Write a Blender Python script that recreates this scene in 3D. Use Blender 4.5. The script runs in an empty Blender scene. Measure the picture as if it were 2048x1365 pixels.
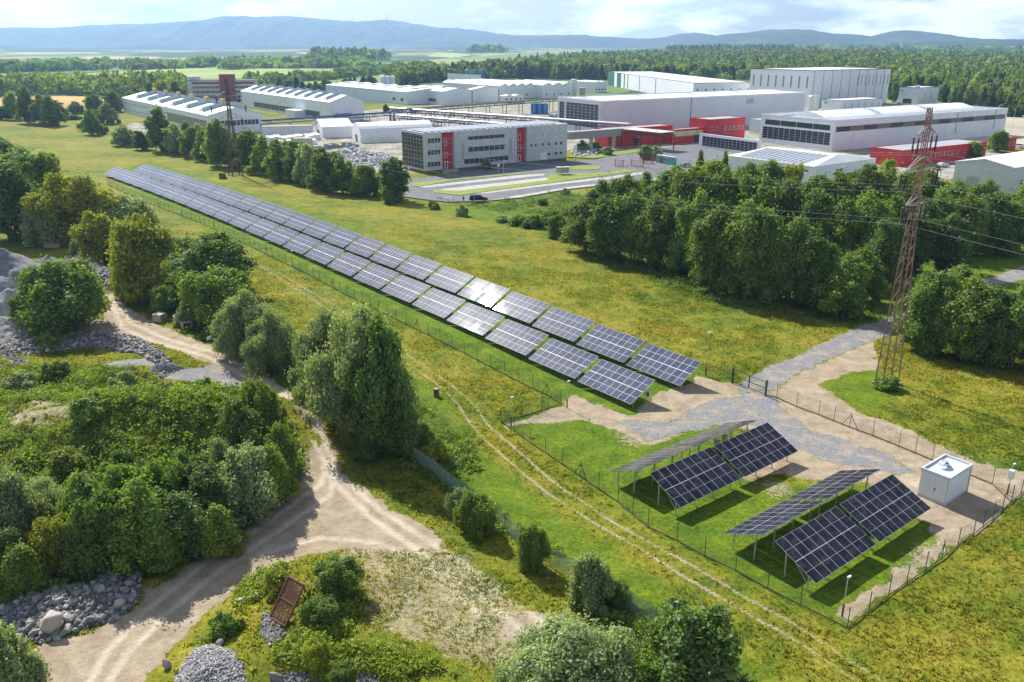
import bpy, math, random
import numpy as np
from mathutils import Vector, Matrix
R = math.radians
random.seed(7); rng = np.random.default_rng(7)
scene = bpy.context.scene
COL = scene.collection

# ------------------------------------------------------------------ camera, sky, sun, exposure
F, YH, CH = 1695.0, 85.0, 42.3                      # focal length and horizon in photo pixels (2048 wide), camera height in metres
PITCH = math.atan((682.5 - YH) / F)
cam = bpy.data.cameras.new('camera'); cam_o = bpy.data.objects.new('camera', cam); COL.objects.link(cam_o)
cam_o.location = (0, 0, CH); cam_o.rotation_euler = (math.pi / 2 - PITCH, 0, 0)
cam.sensor_width = 36.0; cam.lens = F / 2048 * 36.0
cam.clip_start = 0.5; cam.clip_end = 60000
scene.camera = cam_o
SUN_EL, SUN_AZ = R(40.1), R(124.1)                      # azimuth counter-clockwise from +X
world = bpy.data.worlds.new('World'); scene.world = world; world.use_nodes = True
wn = world.node_tree; wn.nodes.clear()
def wnode(t, **k):
    n = wn.nodes.new(t)
    for a, b in k.items(): setattr(n, a, b)
    return n
sky = wnode('ShaderNodeTexSky', sky_type='NISHITA', sun_disc=False, sun_elevation=SUN_EL, altitude=500, air_density=1.0, dust_density=1.5, ozone_density=1.0)
sky.sun_rotation = R(90) - SUN_AZ
wbg = wnode('ShaderNodeBackground'); wbg.inputs['Strength'].default_value = 0.068
wout = wnode('ShaderNodeOutputWorld')
tc = wnode('ShaderNodeTexCoord'); sep = wnode('ShaderNodeSeparateXYZ')
def wmath(op, a, b=None, clamp=False):
    n = wnode('ShaderNodeMath', operation=op); n.use_clamp = clamp
    for i, v in enumerate((a, b)):
        if v is None: continue
        if isinstance(v, (int, float)): n.inputs[i].default_value = v
        else: wn.links.new(v, n.inputs[i])
    return n.outputs[0]
wn.links.new(tc.outputs['Generated'], sep.inputs[0])
zz = wmath('MAXIMUM', sep.outputs[2], 0.0)
den = wmath('ADD', zz, 0.028)
cx = wmath('DIVIDE', sep.outputs[0], den); cy = wmath('DIVIDE', sep.outputs[1], den)
comb = wnode('ShaderNodeCombineXYZ'); wn.links.new(sep.outputs[0], comb.inputs[0]); wn.links.new(sep.outputs[1], comb.inputs[1]); wn.links.new(wmath('MULTIPLY', sep.outputs[2], 4.2), comb.inputs[2])
n1 = wnode('ShaderNodeTexNoise'); n1.inputs['Scale'].default_value = 5.5; n1.inputs['Detail'].default_value = 9; n1.inputs['Roughness'].default_value = 0.60
wn.links.new(comb.outputs[0], n1.inputs['Vector'])
n2 = wnode('ShaderNodeTexNoise'); n2.inputs['Scale'].default_value = 9.0; n2.inputs['Detail'].default_value = 6; n2.inputs['Roughness'].default_value = 0.6
mp = wnode('ShaderNodeMapping'); mp.inputs['Location'].default_value = (3.1, 7.7, 0); wn.links.new(comb.outputs[0], mp.inputs[0]); wn.links.new(mp.outputs[0], n2.inputs['Vector'])
cr = wnode('ShaderNodeValToRGB'); cr.color_ramp.elements[0].position = 0.40; cr.color_ramp.elements[1].position = 0.54
wn.links.new(n1.outputs['Fac'], cr.inputs[0])
crc = wnode('ShaderNodeValToRGB')                    # cloud colour: bright tops, blue-grey bases
crc.color_ramp.elements[0].position = 0.40; crc.color_ramp.elements[0].color = (7.6, 8.8, 11.2, 1)
crc.color_ramp.elements[1].position = 0.58; crc.color_ramp.elements[1].color = (18.5, 18.8, 19.4, 1)
wn.links.new(n2.outputs['Fac'], crc.inputs[0])
mixc = wnode('ShaderNodeMixRGB'); lowf = wnode('ShaderNodeMapRange'); lowf.inputs[1].default_value = 0.10; lowf.inputs[2].default_value = 0.40; lowf.inputs[3].default_value = 0.88; lowf.inputs[4].default_value = 0.22   # the cloud bank lies low over the hills, the sky overhead is clearer
wn.links.new(sep.outputs[2], lowf.inputs[0]); wn.links.new(wmath('MULTIPLY', cr.outputs['Color'], lowf.outputs[0]), mixc.inputs[0])
wn.links.new(sky.outputs[0], mixc.inputs[1]); wn.links.new(crc.outputs['Color'], mixc.inputs[2])
wn.links.new(mixc.outputs[0], wbg.inputs['Color']); wn.links.new(wbg.outputs[0], wout.inputs['Surface'])
sun = bpy.data.lights.new('sun', 'SUN'); sun_o = bpy.data.objects.new('sun', sun); COL.objects.link(sun_o)
sun.energy = 5.0; sun.angle = R(0.55); sun.color = (1.0, 0.95, 0.86)
sd = Vector((math.cos(SUN_AZ) * math.cos(SUN_EL), math.sin(SUN_AZ) * math.cos(SUN_EL), math.sin(SUN_EL)))
sun_o.rotation_euler = sd.to_track_quat('Z', 'Y').to_euler(); sun_o.location = (0, 0, 120)
vs = scene.view_settings; vs.view_transform = 'Standard'; vs.look = 'None'; vs.exposure = 0.76; vs.gamma = 1.0
scene.cycles.max_bounces = 6; scene.cycles.diffuse_bounces = 3; scene.cycles.transparent_max_bounces = 12
scene.cycles.transmission_bounces = 3; scene.cycles.glossy_bounces = 2; scene.cycles.volume_bounces = 0
scene.cycles.use_denoising = True; scene.cycles.sample_clamp_indirect = 6

# ------------------------------------------------------------------ noise, terrain, pixel to ground
def _hash(ix, iy, s):
    h = (ix * 374761393 + iy * 668265263 + s * 974634777) & 0xFFFFFFFF
    h = ((h ^ (h >> 13)) * 1274126177) & 0xFFFFFFFF
    return ((h ^ (h >> 16)) & 0xFFFF) / 65535.0
def vnoise(x, y, s=0):
    x = np.asarray(x, float); y = np.asarray(y, float)
    ix = np.floor(x).astype(np.int64); iy = np.floor(y).astype(np.int64)
    fx = x - ix; fy = y - iy; fx = fx * fx * (3 - 2 * fx); fy = fy * fy * (3 - 2 * fy)
    a = _hash(ix, iy, s); b = _hash(ix + 1, iy, s); c = _hash(ix, iy + 1, s); d = _hash(ix + 1, iy + 1, s)
    return (a * (1 - fx) + b * fx) * (1 - fy) + (c * (1 - fx) + d * fx) * fy
def fbm(x, y, s=0, o=4):
    t = 0; a = 0.5; n = 0
    for k in range(o):
        t = t + a * vnoise(x * 2 ** k, y * 2 ** k, s + k); n += a; a *= 0.5
    return t / n
def sstep(a, b, x):
    t = np.clip((x - a) / (b - a), 0, 1); return t * t * (3 - 2 * t)
UA = -0.8996                                       # azimuth of the long rows of tables
U = np.array([math.cos(UA), math.sin(UA)]); N = np.array([-U[1], U[0]])
A0 = np.array([8.5281, 101.8895]); B0 = np.array([15.5865, 107.8127])
C_, S_ = math.cos(PITCH), math.sin(PITCH)
def G(x, y, z=0.0):
    a, b = (x - 1024) / F, (682.5 - y) / F
    q = (z - CH) / (-S_ + b * C_)
    return np.array([a * q, (C_ + b * S_) * q])
def P(X, Y, Z):
    d = Z - CH; fw = Y * C_ - d * S_; up = Y * S_ + d * C_
    return 1024 + F * X / fw, 682.5 - F * up / fw
def depth(X, Y, Z=0): return Y * C_ - (Z - CH) * S_
MOUNDS = []
for (px, py, rx, ry, az, h) in [(230, 900, 17, 7, 20, 3.6), (430, 860, 12, 6, 0, 2.2), (60, 850, 16, 8, 0, 2.0),
                                (600, 1215, 6, 3.5, 40, 1.3), (560, 1330, 7, 3, 10, 1.2), (180, 745, 20, 7, 10, 1.2),
                                (215, 560, 10, 3, -40, 1.3), (130, 640, 9, 7, 0, 1.5)]:
    g = G(px, py); MOUNDS.append((g[0], g[1], rx, ry, R(az), h))
def TZ(x, y):
    x = np.asarray(x, float); y = np.asarray(y, float)
    t = -((x - A0[0]) * U[0] + (y - A0[1]) * U[1]); n = (x - A0[0]) * N[0] + (y - A0[1]) * N[1]
    z = 1.72 * np.maximum(0, 1 - ((t - 121) / 121) ** 2) * (1 - sstep(15, 44, np.abs(n - 6)))
    for mx, my, rx, ry, az, h in MOUNDS:
        dx = x - mx; dy = y - my; c, s = math.cos(az), math.sin(az)
        a = (dx * c + dy * s) / rx; b = (-dx * s + dy * c) / ry
        z = z + h * np.exp(-(a * a + b * b)) * (0.8 + 0.4 * fbm(x * 0.35, y * 0.35, 5, 3))
    near = 1 - sstep(170, 215, y)
    z = z + near * 0.25 * (fbm(x * 0.06, y * 0.06, 11, 3) - 0.5)
    far = sstep(650, 2600, y)
    z = z + far * (fbm(x / 700 + 3, y / 500, 21, 3) - 0.5) * 14
    hl = np.exp(-((x - 640) / 420) ** 2 - ((y - 1900) / 500) ** 2) * 7
    return z + hl
def G3(px, py, dz=0.0):
    z = 0.0
    for _ in range(6):
        g = G(px, py, z + dz); z = float(TZ(g[0], g[1]))
    return np.array([g[0], g[1], z])
def hgt(g, ty):
    lo, hi = -3.0, 200.0
    for _ in range(40):
        m = (lo + hi) / 2
        if P(g[0], g[1], m)[1] > ty: lo = m
        else: hi = m
    return lo - (g[2] if len(g) > 2 else 0)

# ------------------------------------------------------------------ object helpers
def tag(o, label=None, cat=None, group=None, kind=None):
    if label: o['label'] = label
    if cat: o['category'] = cat
    if group: o['group'] = group
    if kind: o['kind'] = kind
    return o
def empty(name, loc, rz=0.0, label=None, cat=None, group=None):
    o = bpy.data.objects.new(name, None); COL.objects.link(o)
    o.empty_display_size = 0.3; o.location = loc; o.rotation_euler = (0, 0, rz)
    return tag(o, label, cat, group)
def link(name, me, parent=None):
    o = bpy.data.objects.new(name, me); COL.objects.link(o)
    if parent: o.parent = parent
    return o
def copy_tree(o, parent=None):
    c = o.copy(); COL.objects.link(c)
    if parent: c.parent = parent
    for ch in [k for k in COL.objects if k.parent == o] if not hasattr(o, '_x') else []: copy_tree(ch, c)
    return c
def dup(parts_of, root_new, parts):                # copy the listed (object, sub-objects) parts onto a new root
    for p, subs in parts:
        c = p.copy(); COL.objects.link(c); c.parent = root_new
        for s in subs:
            d = s.copy(); COL.objects.link(d); d.parent = c
def np_mesh(name, v, f, mats, attrs=None, uv=None, smooth=False, midx=None):
    """v (n,3), f (m,k) with k 3 or 4"""
    me = bpy.data.meshes.new(name); v = np.ascontiguousarray(v, np.float32); f = np.ascontiguousarray(f, np.int32)
    m, k = f.shape
    me.vertices.add(len(v)); me.vertices.foreach_set('co', v.ravel())
    me.loops.add(m * k); me.loops.foreach_set('vertex_index', f.ravel())
    me.polygons.add(m); me.polygons.foreach_set('loop_start', np.arange(0, m * k, k, dtype=np.int32))
    try: me.polygons.foreach_set('loop_total', np.full(m, k, np.int32))
    except Exception: pass
    if midx is not None: me.polygons.foreach_set('material_index', np.asarray(midx, np.int32))
    for a, arr in (attrs or {}).items():
        at = me.color_attributes.new(a, 'FLOAT_COLOR', 'POINT'); at.data.foreach_set('color', np.ascontiguousarray(arr, np.float32).ravel())
    for mt in (mats if isinstance(mats, (list, tuple)) else [mats]): me.materials.append(mt)
    me.polygons.foreach_set('use_smooth', np.full(m, bool(smooth)))
    me.update(calc_edges=True)
    return me
class MB:
    def __init__(s): s.v = []; s.f = []; s.m = []; s.uv = {}
    def add(s, vs, fs, mi=0):
        b = len(s.v); s.v += [tuple(p) for p in vs]; s.f += [tuple(i + b for i in q) for q in fs]; s.m += [mi] * len(fs); return s
    def box(s, x0, x1, y0, y1, z0, z1, mi=0):
        return s.add([(x0, y0, z0), (x1, y0, z0), (x1, y1, z0), (x0, y1, z0), (x0, y0, z1), (x1, y0, z1), (x1, y1, z1), (x0, y1, z1)],
                     [(0, 3, 2, 1), (4, 5, 6, 7), (0, 1, 5, 4), (1, 2, 6, 5), (2, 3, 7, 6), (3, 0, 4, 7)], mi)
    def bar(s, p, q, w=0.05, h=None, mi=0, n=4):
        p = Vector(p); q = Vector(q); d = (q - p)
        if d.length < 1e-6: return s
        d.normalize(); up = Vector((0, 0, 1)) if abs(d.z) < 0.95 else Vector((1, 0, 0))
        a = d.cross(up).normalized(); b = a.cross(d).normalized(); h = h or w
        if n == 4: ring = [(-.5, -.5), (.5, -.5), (.5, .5), (-.5, .5)]
        else: ring = [(.5 * math.cos(2 * math.pi * k / n), .5 * math.sin(2 * math.pi * k / n)) for k in range(n)]
        vs = [c + a * (x * w) + b * (y * h) for c in (p, q) for x, y in ring]
        fs = [(k, (k + 1) % n, n + (k + 1) % n, n + k) for k in range(n)] + [tuple(range(n))[::-1], tuple(range(n, 2 * n))]
        return s.add(vs, fs, mi)
    def lathe(s, prof, n=16, c=(0, 0, 0), mi=0):
        vs = [(c[0] + r * math.cos(2 * math.pi * k / n), c[1] + r * math.sin(2 * math.pi * k / n), c[2] + z) for r, z in prof for k in range(n)]
        fs = [(i * n + k, i * n + (k + 1) % n, (i + 1) * n + (k + 1) % n, (i + 1) * n + k) for i in range(len(prof) - 1) for k in range(n)]
        fs += [tuple(range(n))[::-1], tuple(range((len(prof) - 1) * n, len(prof) * n))]
        return s.add(vs, fs, mi)
    def prism(s, poly, z0, z1, mi=0):
        n = len(poly)
        vs = [(x, y, z0) for x, y in poly] + [(x, y, z1) for x, y in poly]
        return s.add(vs, [tuple(range(n))[::-1], tuple(range(n, 2 * n))] + [(k, (k + 1) % n, n + (k + 1) % n, n + k) for k in range(n)], mi)
    def extr_y(s, prof, y0, y1, mi=0):                # prof in (x,z)
        n = len(prof); vs = [(x, y0, z) for x, z in prof] + [(x, y1, z) for x, z in prof]
        return s.add(vs, [tuple(range(n)), tuple(range(n, 2 * n))[::-1]] + [(k, n + k, n + (k + 1) % n, (k + 1) % n) for k in range(n)], mi)
    def extr_x(s, prof, x0, x1, mi=0):                # prof in (y,z)
        n = len(prof); vs = [(x0, y, z) for y, z in prof] + [(x1, y, z) for y, z in prof]
        return s.add(vs, [tuple(range(n))[::-1], tuple(range(n, 2 * n))] + [(k, (k + 1) % n, n + (k + 1) % n, n + k) for k in range(n)], mi)
    def mesh(s, name, mats, uvf=None, smooth=False):
        me = bpy.data.meshes.new(name); me.from_pydata(s.v, [], s.f); me.update()
        for mt in (mats if isinstance(mats, (list, tuple)) else [mats]): me.materials.append(mt)
        if any(s.m): me.polygons.foreach_set('material_index', s.m)
        if uvf:
            uvl = me.uv_layers.new(name='UVMap')
            for p in me.polygons:
                for li in p.loop_indices: uvl.data[li].uv = uvf(me.vertices[me.loops[li].vertex_index].co, p)
        if smooth:
            me.polygons.foreach_set('use_smooth', [True] * len(me.polygons))
        return me
    def build(s, name, mats, parent=None, **k): return link(name, s.mesh(name, mats, **k), parent)

# ------------------------------------------------------------------ materials
class NT:
    def __init__(s, name):
        s.m = bpy.data.materials.new(name); s.m.use_nodes = True; s.t = s.m.node_tree; s.n = s.t.nodes
        s.b = s.n['Principled BSDF']; s.out = s.n['Material Output']; s.b.inputs['Roughness'].default_value = 0.8
        s.b.inputs['Specular IOR Level'].default_value = 0.3
    def node(s, t, **k):
        n = s.n.new(t)
        for a, b in k.items(): setattr(n, a, b)
        return n
    def link(s, a, b): s.t.links.new(a, b)
    def set(s, sock, v):
        if isinstance(v, (int, float)): sock.default_value = v
        elif isinstance(v, (tuple, list)): sock.default_value = (*v, 1) if len(v) == 3 and sock.type == 'RGBA' else v
        else: s.link(v, sock)
    def math(s, op, a, b=None, c=None, clamp=False):
        n = s.node('ShaderNodeMath', operation=op); n.use_clamp = clamp
        for i, v in enumerate((a, b, c)):
            if v is not None: s.set(n.inputs[i], v)
        return n.outputs[0]
    def mix(s, f, a, b, blend='MIX'):
        n = s.node('ShaderNodeMixRGB', blend_type=blend); s.set(n.inputs[0], f); s.set(n.inputs[1], a); s.set(n.inputs[2], b); return n.outputs[0]
    def pos(s, kind='world'):
        if kind == 'world': return s.node('ShaderNodeNewGeometry').outputs['Position']
        return s.node('ShaderNodeTexCoord').outputs['Object' if kind == 'object' else kind]
    def noise(s, vec, scale, detail=4, rough=0.55, dist=0.0):
        n = s.node('ShaderNodeTexNoise'); s.link(vec, n.inputs['Vector']); n.inputs['Scale'].default_value = scale
        n.inputs['Detail'].default_value = detail; n.inputs['Roughness'].default_value = rough; n.inputs['Distortion'].default_value = dist
        return n.outputs['Fac']
    def ramp(s, f, pts):
        n = s.node('ShaderNodeValToRGB'); e = n.color_ramp.elements
        while len(e) < len(pts): e.new(0.5)
        for k, (p, c) in enumerate(pts):
            e[k].position = p; e[k].color = (*c, 1) if isinstance(c, (tuple, list)) else (c, c, c, 1)
        s.link(f, n.inputs[0]); return n.outputs['Color']
    def smooth(s, x, a, b):
        n = s.node('ShaderNodeMapRange', interpolation_type='SMOOTHSTEP'); s.set(n.inputs[0], x)
        n.inputs[1].default_value = a; n.inputs[2].default_value = b; return n.outputs[0]
    def mapv(s, vec, scale=(1, 1, 1), loc=(0, 0, 0), rot=(0, 0, 0)):
        n = s.node('ShaderNodeMapping'); s.link(vec, n.inputs[0]); n.inputs['Scale'].default_value = scale
        n.inputs['Location'].default_value = loc; n.inputs['Rotation'].default_value = rot; return n.outputs[0]
    def bump(s, h, strength=0.5, dist=0.1):
        n = s.node('ShaderNodeBump'); s.link(h, n.inputs['Height']); n.inputs['Strength'].default_value = strength
        n.inputs['Distance'].default_value = dist; s.link(n.outputs[0], s.b.inputs['Normal'])
    def attr(s, name, out='Color'):
        n = s.node('ShaderNodeAttribute'); n.attribute_name = name; return n.outputs[out]
MATS = {}
def M(name, col=(0.5, 0.5, 0.5), rough=0.8, metal=0.0, var=0.15, scale=0.6, dirt=None, seam=None, bump=0.0):
    if name in MATS: return MATS[name]
    t = NT(name); pos = t.pos('world'); n = t.noise(pos, scale, 5)
    lo = tuple(c * (1 - var) for c in col); hi = tuple(min(1, c * (1 + var)) for c in col)
    c = t.ramp(n, [(0.3, lo), (0.7, hi)])
    if dirt:                                         # run-off streaks: stretched vertical noise
        st = t.noise(t.mapv(pos, (1.2, 1.2, 0.12)), 1.3, 5)
        c = t.mix(t.math('MULTIPLY', t.smooth(st, 0.5, 0.75), dirt), c, tuple(x * 0.55 for x in col))
    if seam:                                         # upright cladding joints
        sx = t.node('ShaderNodeSeparateXYZ'); t.link(t.pos('object'), sx.inputs[0])
        a = t.math('FRACT', t.math('DIVIDE', t.math('ADD', sx.outputs[0], sx.outputs[1]), seam))
        c = t.mix(t.math('MULTIPLY', t.math('LESS_THAN', a, 0.04), 0.16), c, tuple(x * 0.5 for x in col))
    t.link(c, t.b.inputs['Base Color']); t.b.inputs['Roughness'].default_value = rough; t.b.inputs['Metallic'].default_value = metal
    if bump: t.bump(t.noise(pos, scale * 12, 4), bump, 0.03)
    MATS[name] = t.m; return t.m
def leaf_mat(name, col, yellow=0.25, trans=0.42):
    t = NT(name); t.n.remove(t.b)
    oi = t.node('ShaderNodeObjectInfo'); at = t.attr('tint')
    s = t.node('ShaderNodeSeparateColor'); t.link(at, s.inputs[0])
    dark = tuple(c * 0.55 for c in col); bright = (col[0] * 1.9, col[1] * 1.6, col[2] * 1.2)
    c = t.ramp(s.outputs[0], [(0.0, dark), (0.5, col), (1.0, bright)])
    yel = (col[1] * 1.15, col[1] * 1.1, col[2] * 0.7)
    c = t.mix(t.math('MULTIPLY', oi.outputs['Random'], yellow), c, yel)
    hv = t.math('ADD', 0.78, t.math('MULTIPLY', t.math('FRACT', t.math('MULTIPLY', oi.outputs['Random'], 7.3)), 0.45))
    c = t.mix(1.0, c, hv, 'MULTIPLY')
    d = t.node('ShaderNodeBsdfDiffuse'); tr = t.node('ShaderNodeBsdfTranslucent'); t.link(c, d.inputs[0])
    t.link(t.mix(1.0, c, (1.3, 1.35, 0.55), 'MULTIPLY'), tr.inputs[0])
    gl = t.node('ShaderNodeBsdfGlossy'); gl.inputs['Roughness'].default_value = 0.6; gl.inputs[0].default_value = (0.9, 0.95, 1, 1)
    mx = t.node('ShaderNodeMixShader'); mx.inputs[0].default_value = trans; t.link(d.outputs[0], mx.inputs[1]); t.link(tr.outputs[0], mx.inputs[2])
    m2 = t.node('ShaderNodeMixShader'); m2.inputs[0].default_value = 0.025; t.link(mx.outputs[0], m2.inputs[1]); t.link(gl.outputs[0], m2.inputs[2])
    t.link(m2.outputs[0], t.out.inputs['Surface']); return t.m

# ------------------------------------------------------------------ ground regions (outlines read off the photograph, laid on the terrain)
def W2(pts): return np.array([G3(*p)[:2] for p in pts])
def sdist(x, y, poly):
    """signed distance, positive inside"""
    out = np.full(x.shape, -1e3)
    lo = poly.min(0) - 12; hi = poly.max(0) + 12
    sel = (x > lo[0]) & (x < hi[0]) & (y > lo[1]) & (y < hi[1])
    if not sel.any(): return out
    X = x[sel]; Y = y[sel]; d = np.full(X.shape, 1e9); ins = np.zeros(X.shape, bool); n = len(poly)
    for i in range(n):
        a = poly[i]; b = poly[(i + 1) % n]; e = b - a; L = e @ e + 1e-9
        t = np.clip(((X - a[0]) * e[0] + (Y - a[1]) * e[1]) / L, 0, 1)
        d = np.minimum(d, np.hypot(X - a[0] - t * e[0], Y - a[1] - t * e[1]))
        c = ((a[1] > Y) != (b[1] > Y)) & (X < (b[0] - a[0]) * (Y - a[1]) / (b[1] - a[1] + 1e-12) + a[0]); ins ^= c
    out[sel] = np.where(ins, d, -d); return out
def ldist(x, y, line):
    d = np.full(x.shape, 1e3); lo = line.min(0) - 6; hi = line.max(0) + 6
    sel = (x > lo[0]) & (x < hi[0]) & (y > lo[1]) & (y < hi[1])
    if not sel.any(): return d
    X = x[sel]; Y = y[sel]; q = np.full(X.shape, 1e3)
    for i in range(len(line) - 1):
        a = line[i]; e = line[i + 1] - a; L = e @ e + 1e-9
        t = np.clip(((X - a[0]) * e[0] + (Y - a[1]) * e[1]) / L, 0, 1)
        q = np.minimum(q, np.hypot(X - a[0] - t * e[0], Y - a[1] - t * e[1]))
    d[sel] = q; return d
ROAD = [[(150, 1420), (70, 1365), (70, 1310), (95, 1285), (190, 1265), (245, 1228), (300, 1180), (370, 1138), (450, 1085), (517, 1035), (578, 985), (612, 925), (622, 880), (612, 850), (590, 812), (545, 776), (497, 792), (470, 755), (400, 720), (320, 690), (260, 672), (190, 662), (90, 665), (0, 700), (-60, 700), (-60, 655), (60, 655), (205, 640), (225, 610), (205, 590), (225, 585), (262, 622), (330, 655), (395, 682), (470, 712), (530, 745), (570, 775), (612, 805), (650, 860), (676, 905), (688, 950), (740, 985), (800, 1028), (862, 1062), (890, 1100), (760, 1100), (690, 1095), (610, 1110), (520, 1150), (440, 1205), (370, 1270), (320, 1330), (290, 1365), (280, 1420)]]
SPARSE = [[(1215, 862), (1290, 862), (1300, 900), (1230, 892)], [(1500, 968), (1560, 952), (1610, 985), (1550, 1005)], [(1820, 1085), (1885, 1055), (1870, 1110), (1780, 1160), (1750, 1170)], [(1075, 1160), (1100, 1130), (1120, 1160), (1090, 1180)], [(690, 1085), (850, 1062), (930, 1095), (985, 1150), (1060, 1205), (1130, 1250), (1150, 1290), (1090, 1330), (1000, 1345), (930, 1345), (850, 1300), (760, 1275), (715, 1240), (720, 1180), (700, 1130), (640, 1118)],
          [(140, 1290), (240, 1240), (330, 1165), (300, 1150), (210, 1215), (60, 1300)],
          [(0, 820), (90, 800), (190, 805), (170, 840), (60, 865), (0, 885)], [(470, 775), (500, 760), (545, 775), (530, 815), (480, 805)]]
BARE = [[(1000, 1240), (1095, 1225), (1140, 1270), (1125, 1300), (1050, 1305), (1005, 1280)]]
ISLE = [[(598, 812), (612, 830), (640, 880), (646, 898), (634, 890), (608, 850)]]
YARD = [[(1125, 812), (1145, 790), (1210, 815), (1260, 835), (1300, 800), (1340, 775), (1380, 770), (1395, 752), (1440, 765), (1475, 768), (1540, 785), (1548, 775), (1600, 745), (1660, 720), (1720, 690), (1752, 685), (1756, 740), (1700, 745), (1640, 770), (1680, 800), (1730, 830), (1800, 850), (1870, 888), (1960, 925), (2060, 945), (2090, 985), (2020, 1010), (1960, 1060), (1885, 1105), (1800, 1165), (1730, 1215), (1690, 1246), (1672, 1230), (1740, 1180), (1830, 1115), (1880, 1075), (1850, 1050), (1740, 965), (1620, 965), (1560, 945), (1500, 968), (1480, 940), (1560, 905), (1500, 860), (1420, 845), (1300, 893), (1240, 865), (1170, 840), (1040, 850), (1010, 860), (1000, 850), (1060, 838)]]
GRAV = [[(1236, 843), (1290, 842), (1340, 846), (1395, 815), (1430, 798), (1490, 795), (1475, 772), (1545, 788), (1560, 815), (1620, 860), (1700, 885), (1790, 915), (1835, 948), (1790, 948), (1730, 935), (1650, 925), (1600, 900), (1560, 885), (1520, 850), (1460, 845), (1400, 860), (1340, 868), (1300, 882), (1262, 866)],
        [(1478, 775), (1500, 752), (1560, 725), (1640, 690), (1710, 658), (1770, 637), (1830, 620), (1890, 595), (1950, 565), (2040, 535), (2100, 515), (2100, 545), (2000, 572), (1960, 590), (1900, 620), (1840, 640), (1790, 665), (1720, 692), (1640, 728), (1585, 752), (1545, 780)],
        [(318, 752), (370, 738), (430, 730), (470, 748), (492, 770), (440, 773), (380, 765)], [(200, 728), (330, 715), (345, 730), (240, 738)]]
LUSH = [[(205, 352), (240, 372), (383, 440), (545, 516), (697, 596), (880, 683), (1038, 765), (1120, 808), (1010, 845), (1060, 887), (1235, 1006), (1410, 1114), (1600, 1212), (1690, 1258), (1850, 1143), (1900, 1090), (1750, 980), (1500, 960), (1420, 760), (1440, 750), (1083, 610), (640, 430), (400, 355), (300, 320)],
        [(600, 790), (700, 860), (860, 950), (1000, 1040), (1200, 1180), (1330, 1270), (1460, 1365), (1560, 1365), (1300, 1150), (1100, 1020), (960, 900), (900, 800), (800, 740)],
        [(1640, 770), (1700, 740), (1760, 740), (1790, 790), (1760, 830), (1700, 810)], [(820, 400), (900, 410), (1120, 420), (1100, 470), (950, 440)], [(1740, 640), (1840, 520), (2048, 480), (2048, 600), (1850, 620)]]
WEED = [[(0, 900), (0, 745), (110, 745), (260, 735), (330, 765), (450, 795), (560, 815), (610, 900), (590, 990), (480, 1080), (330, 1140), (180, 1200), (0, 1190)],
        [(780, 790), (880, 820), (960, 890), (945, 960), (870, 945), (760, 880)], [(640, 1150), (720, 1180), (700, 1260), (640, 1290), (560, 1270), (590, 1200)],
        [(850, 395), (1000, 425), (1120, 435), (1200, 520), (1400, 600), (1700, 650), (1750, 620), (1480, 480), (1250, 400), (1100, 385), (960, 412)],
        [(200, 585), (330, 640), (450, 700), (560, 760), (640, 830), (700, 860), (640, 790), (500, 700), (330, 600)]]
RUTL = [[(312, 427), (391, 463), (470, 505), (548.7, 550), (600, 583), (648.7, 614), (725, 668), (800, 719), (874, 768), (889.7, 780), (918, 813), (941, 846.7), (966.7, 877), (1010, 916), (1061.5, 959.5), (1100, 990), (1195, 1050), (1280.8, 1098.8), (1371, 1155), (1451.7, 1201), (1500, 1230.7), (1560, 1262), (1631.5, 1307), (1715, 1365), (1760, 1400)],
        [(497, 518), (564, 550), (668, 611.5), (730, 652), (787, 691), (850, 735), (900, 768), (912.8, 780), (951, 813), (977, 852), (1010, 880), (1048.7, 913), (1100, 959.5), (1234, 1050), (1300, 1086.6), (1390.6, 1135.4), (1464, 1179.4), (1500, 1201), (1560, 1231), (1631.5, 1276), (1691, 1317), (1770, 1365), (1820, 1400)]]
TREAD = [[(230, 600), (260, 645), (340, 680), (430, 705), (510, 745), (590, 800), (640, 860), (668, 930), (660, 990), (560, 1060), (440, 1140), (330, 1230), (250, 1310), (200, 1390)],
         [(222, 608), (245, 655), (330, 690), (420, 716), (500, 757), (572, 808), (622, 862), (650, 925), (640, 970), (530, 1050), (410, 1125), (300, 1215), (215, 1300), (160, 1390)],
         [(668, 940), (760, 1020), (900, 1110), (1010, 1190), (1100, 1260)], [(650, 945), (735, 1030), (860, 1120), (970, 1200), (1060, 1275)], [(520, 1110), (640, 1075), (760, 1085), (880, 1150), (960, 1230)]]
CONC = [[(528, 300), (470, 275), (500, 258), (650, 250), (700, 225), (880, 205), (1210, 195), (1500, 200), (1800, 205), (1900, 222), (2060, 235), (2120, 280), (2010, 300), (1960, 340), (1860, 370), (1640, 380), (1400, 330), (1340, 330), (1200, 300), (1140, 300), (800, 350), (760, 345), (700, 330), (640, 300)],
        [(240, 255), (270, 262), (420, 305), (460, 300), (270, 245)]]
PW = {k: [W2(p) for p in v] for k, v in dict(road=ROAD, sparse=SPARSE, bare=BARE, isle=ISLE, yard=YARD, grav=GRAV, lush=LUSH, weed=WEED, rut=RUTL, tread=TREAD, conc=CONC).items()}
def FP(pts): return np.array([G(*p) for p in pts])
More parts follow.
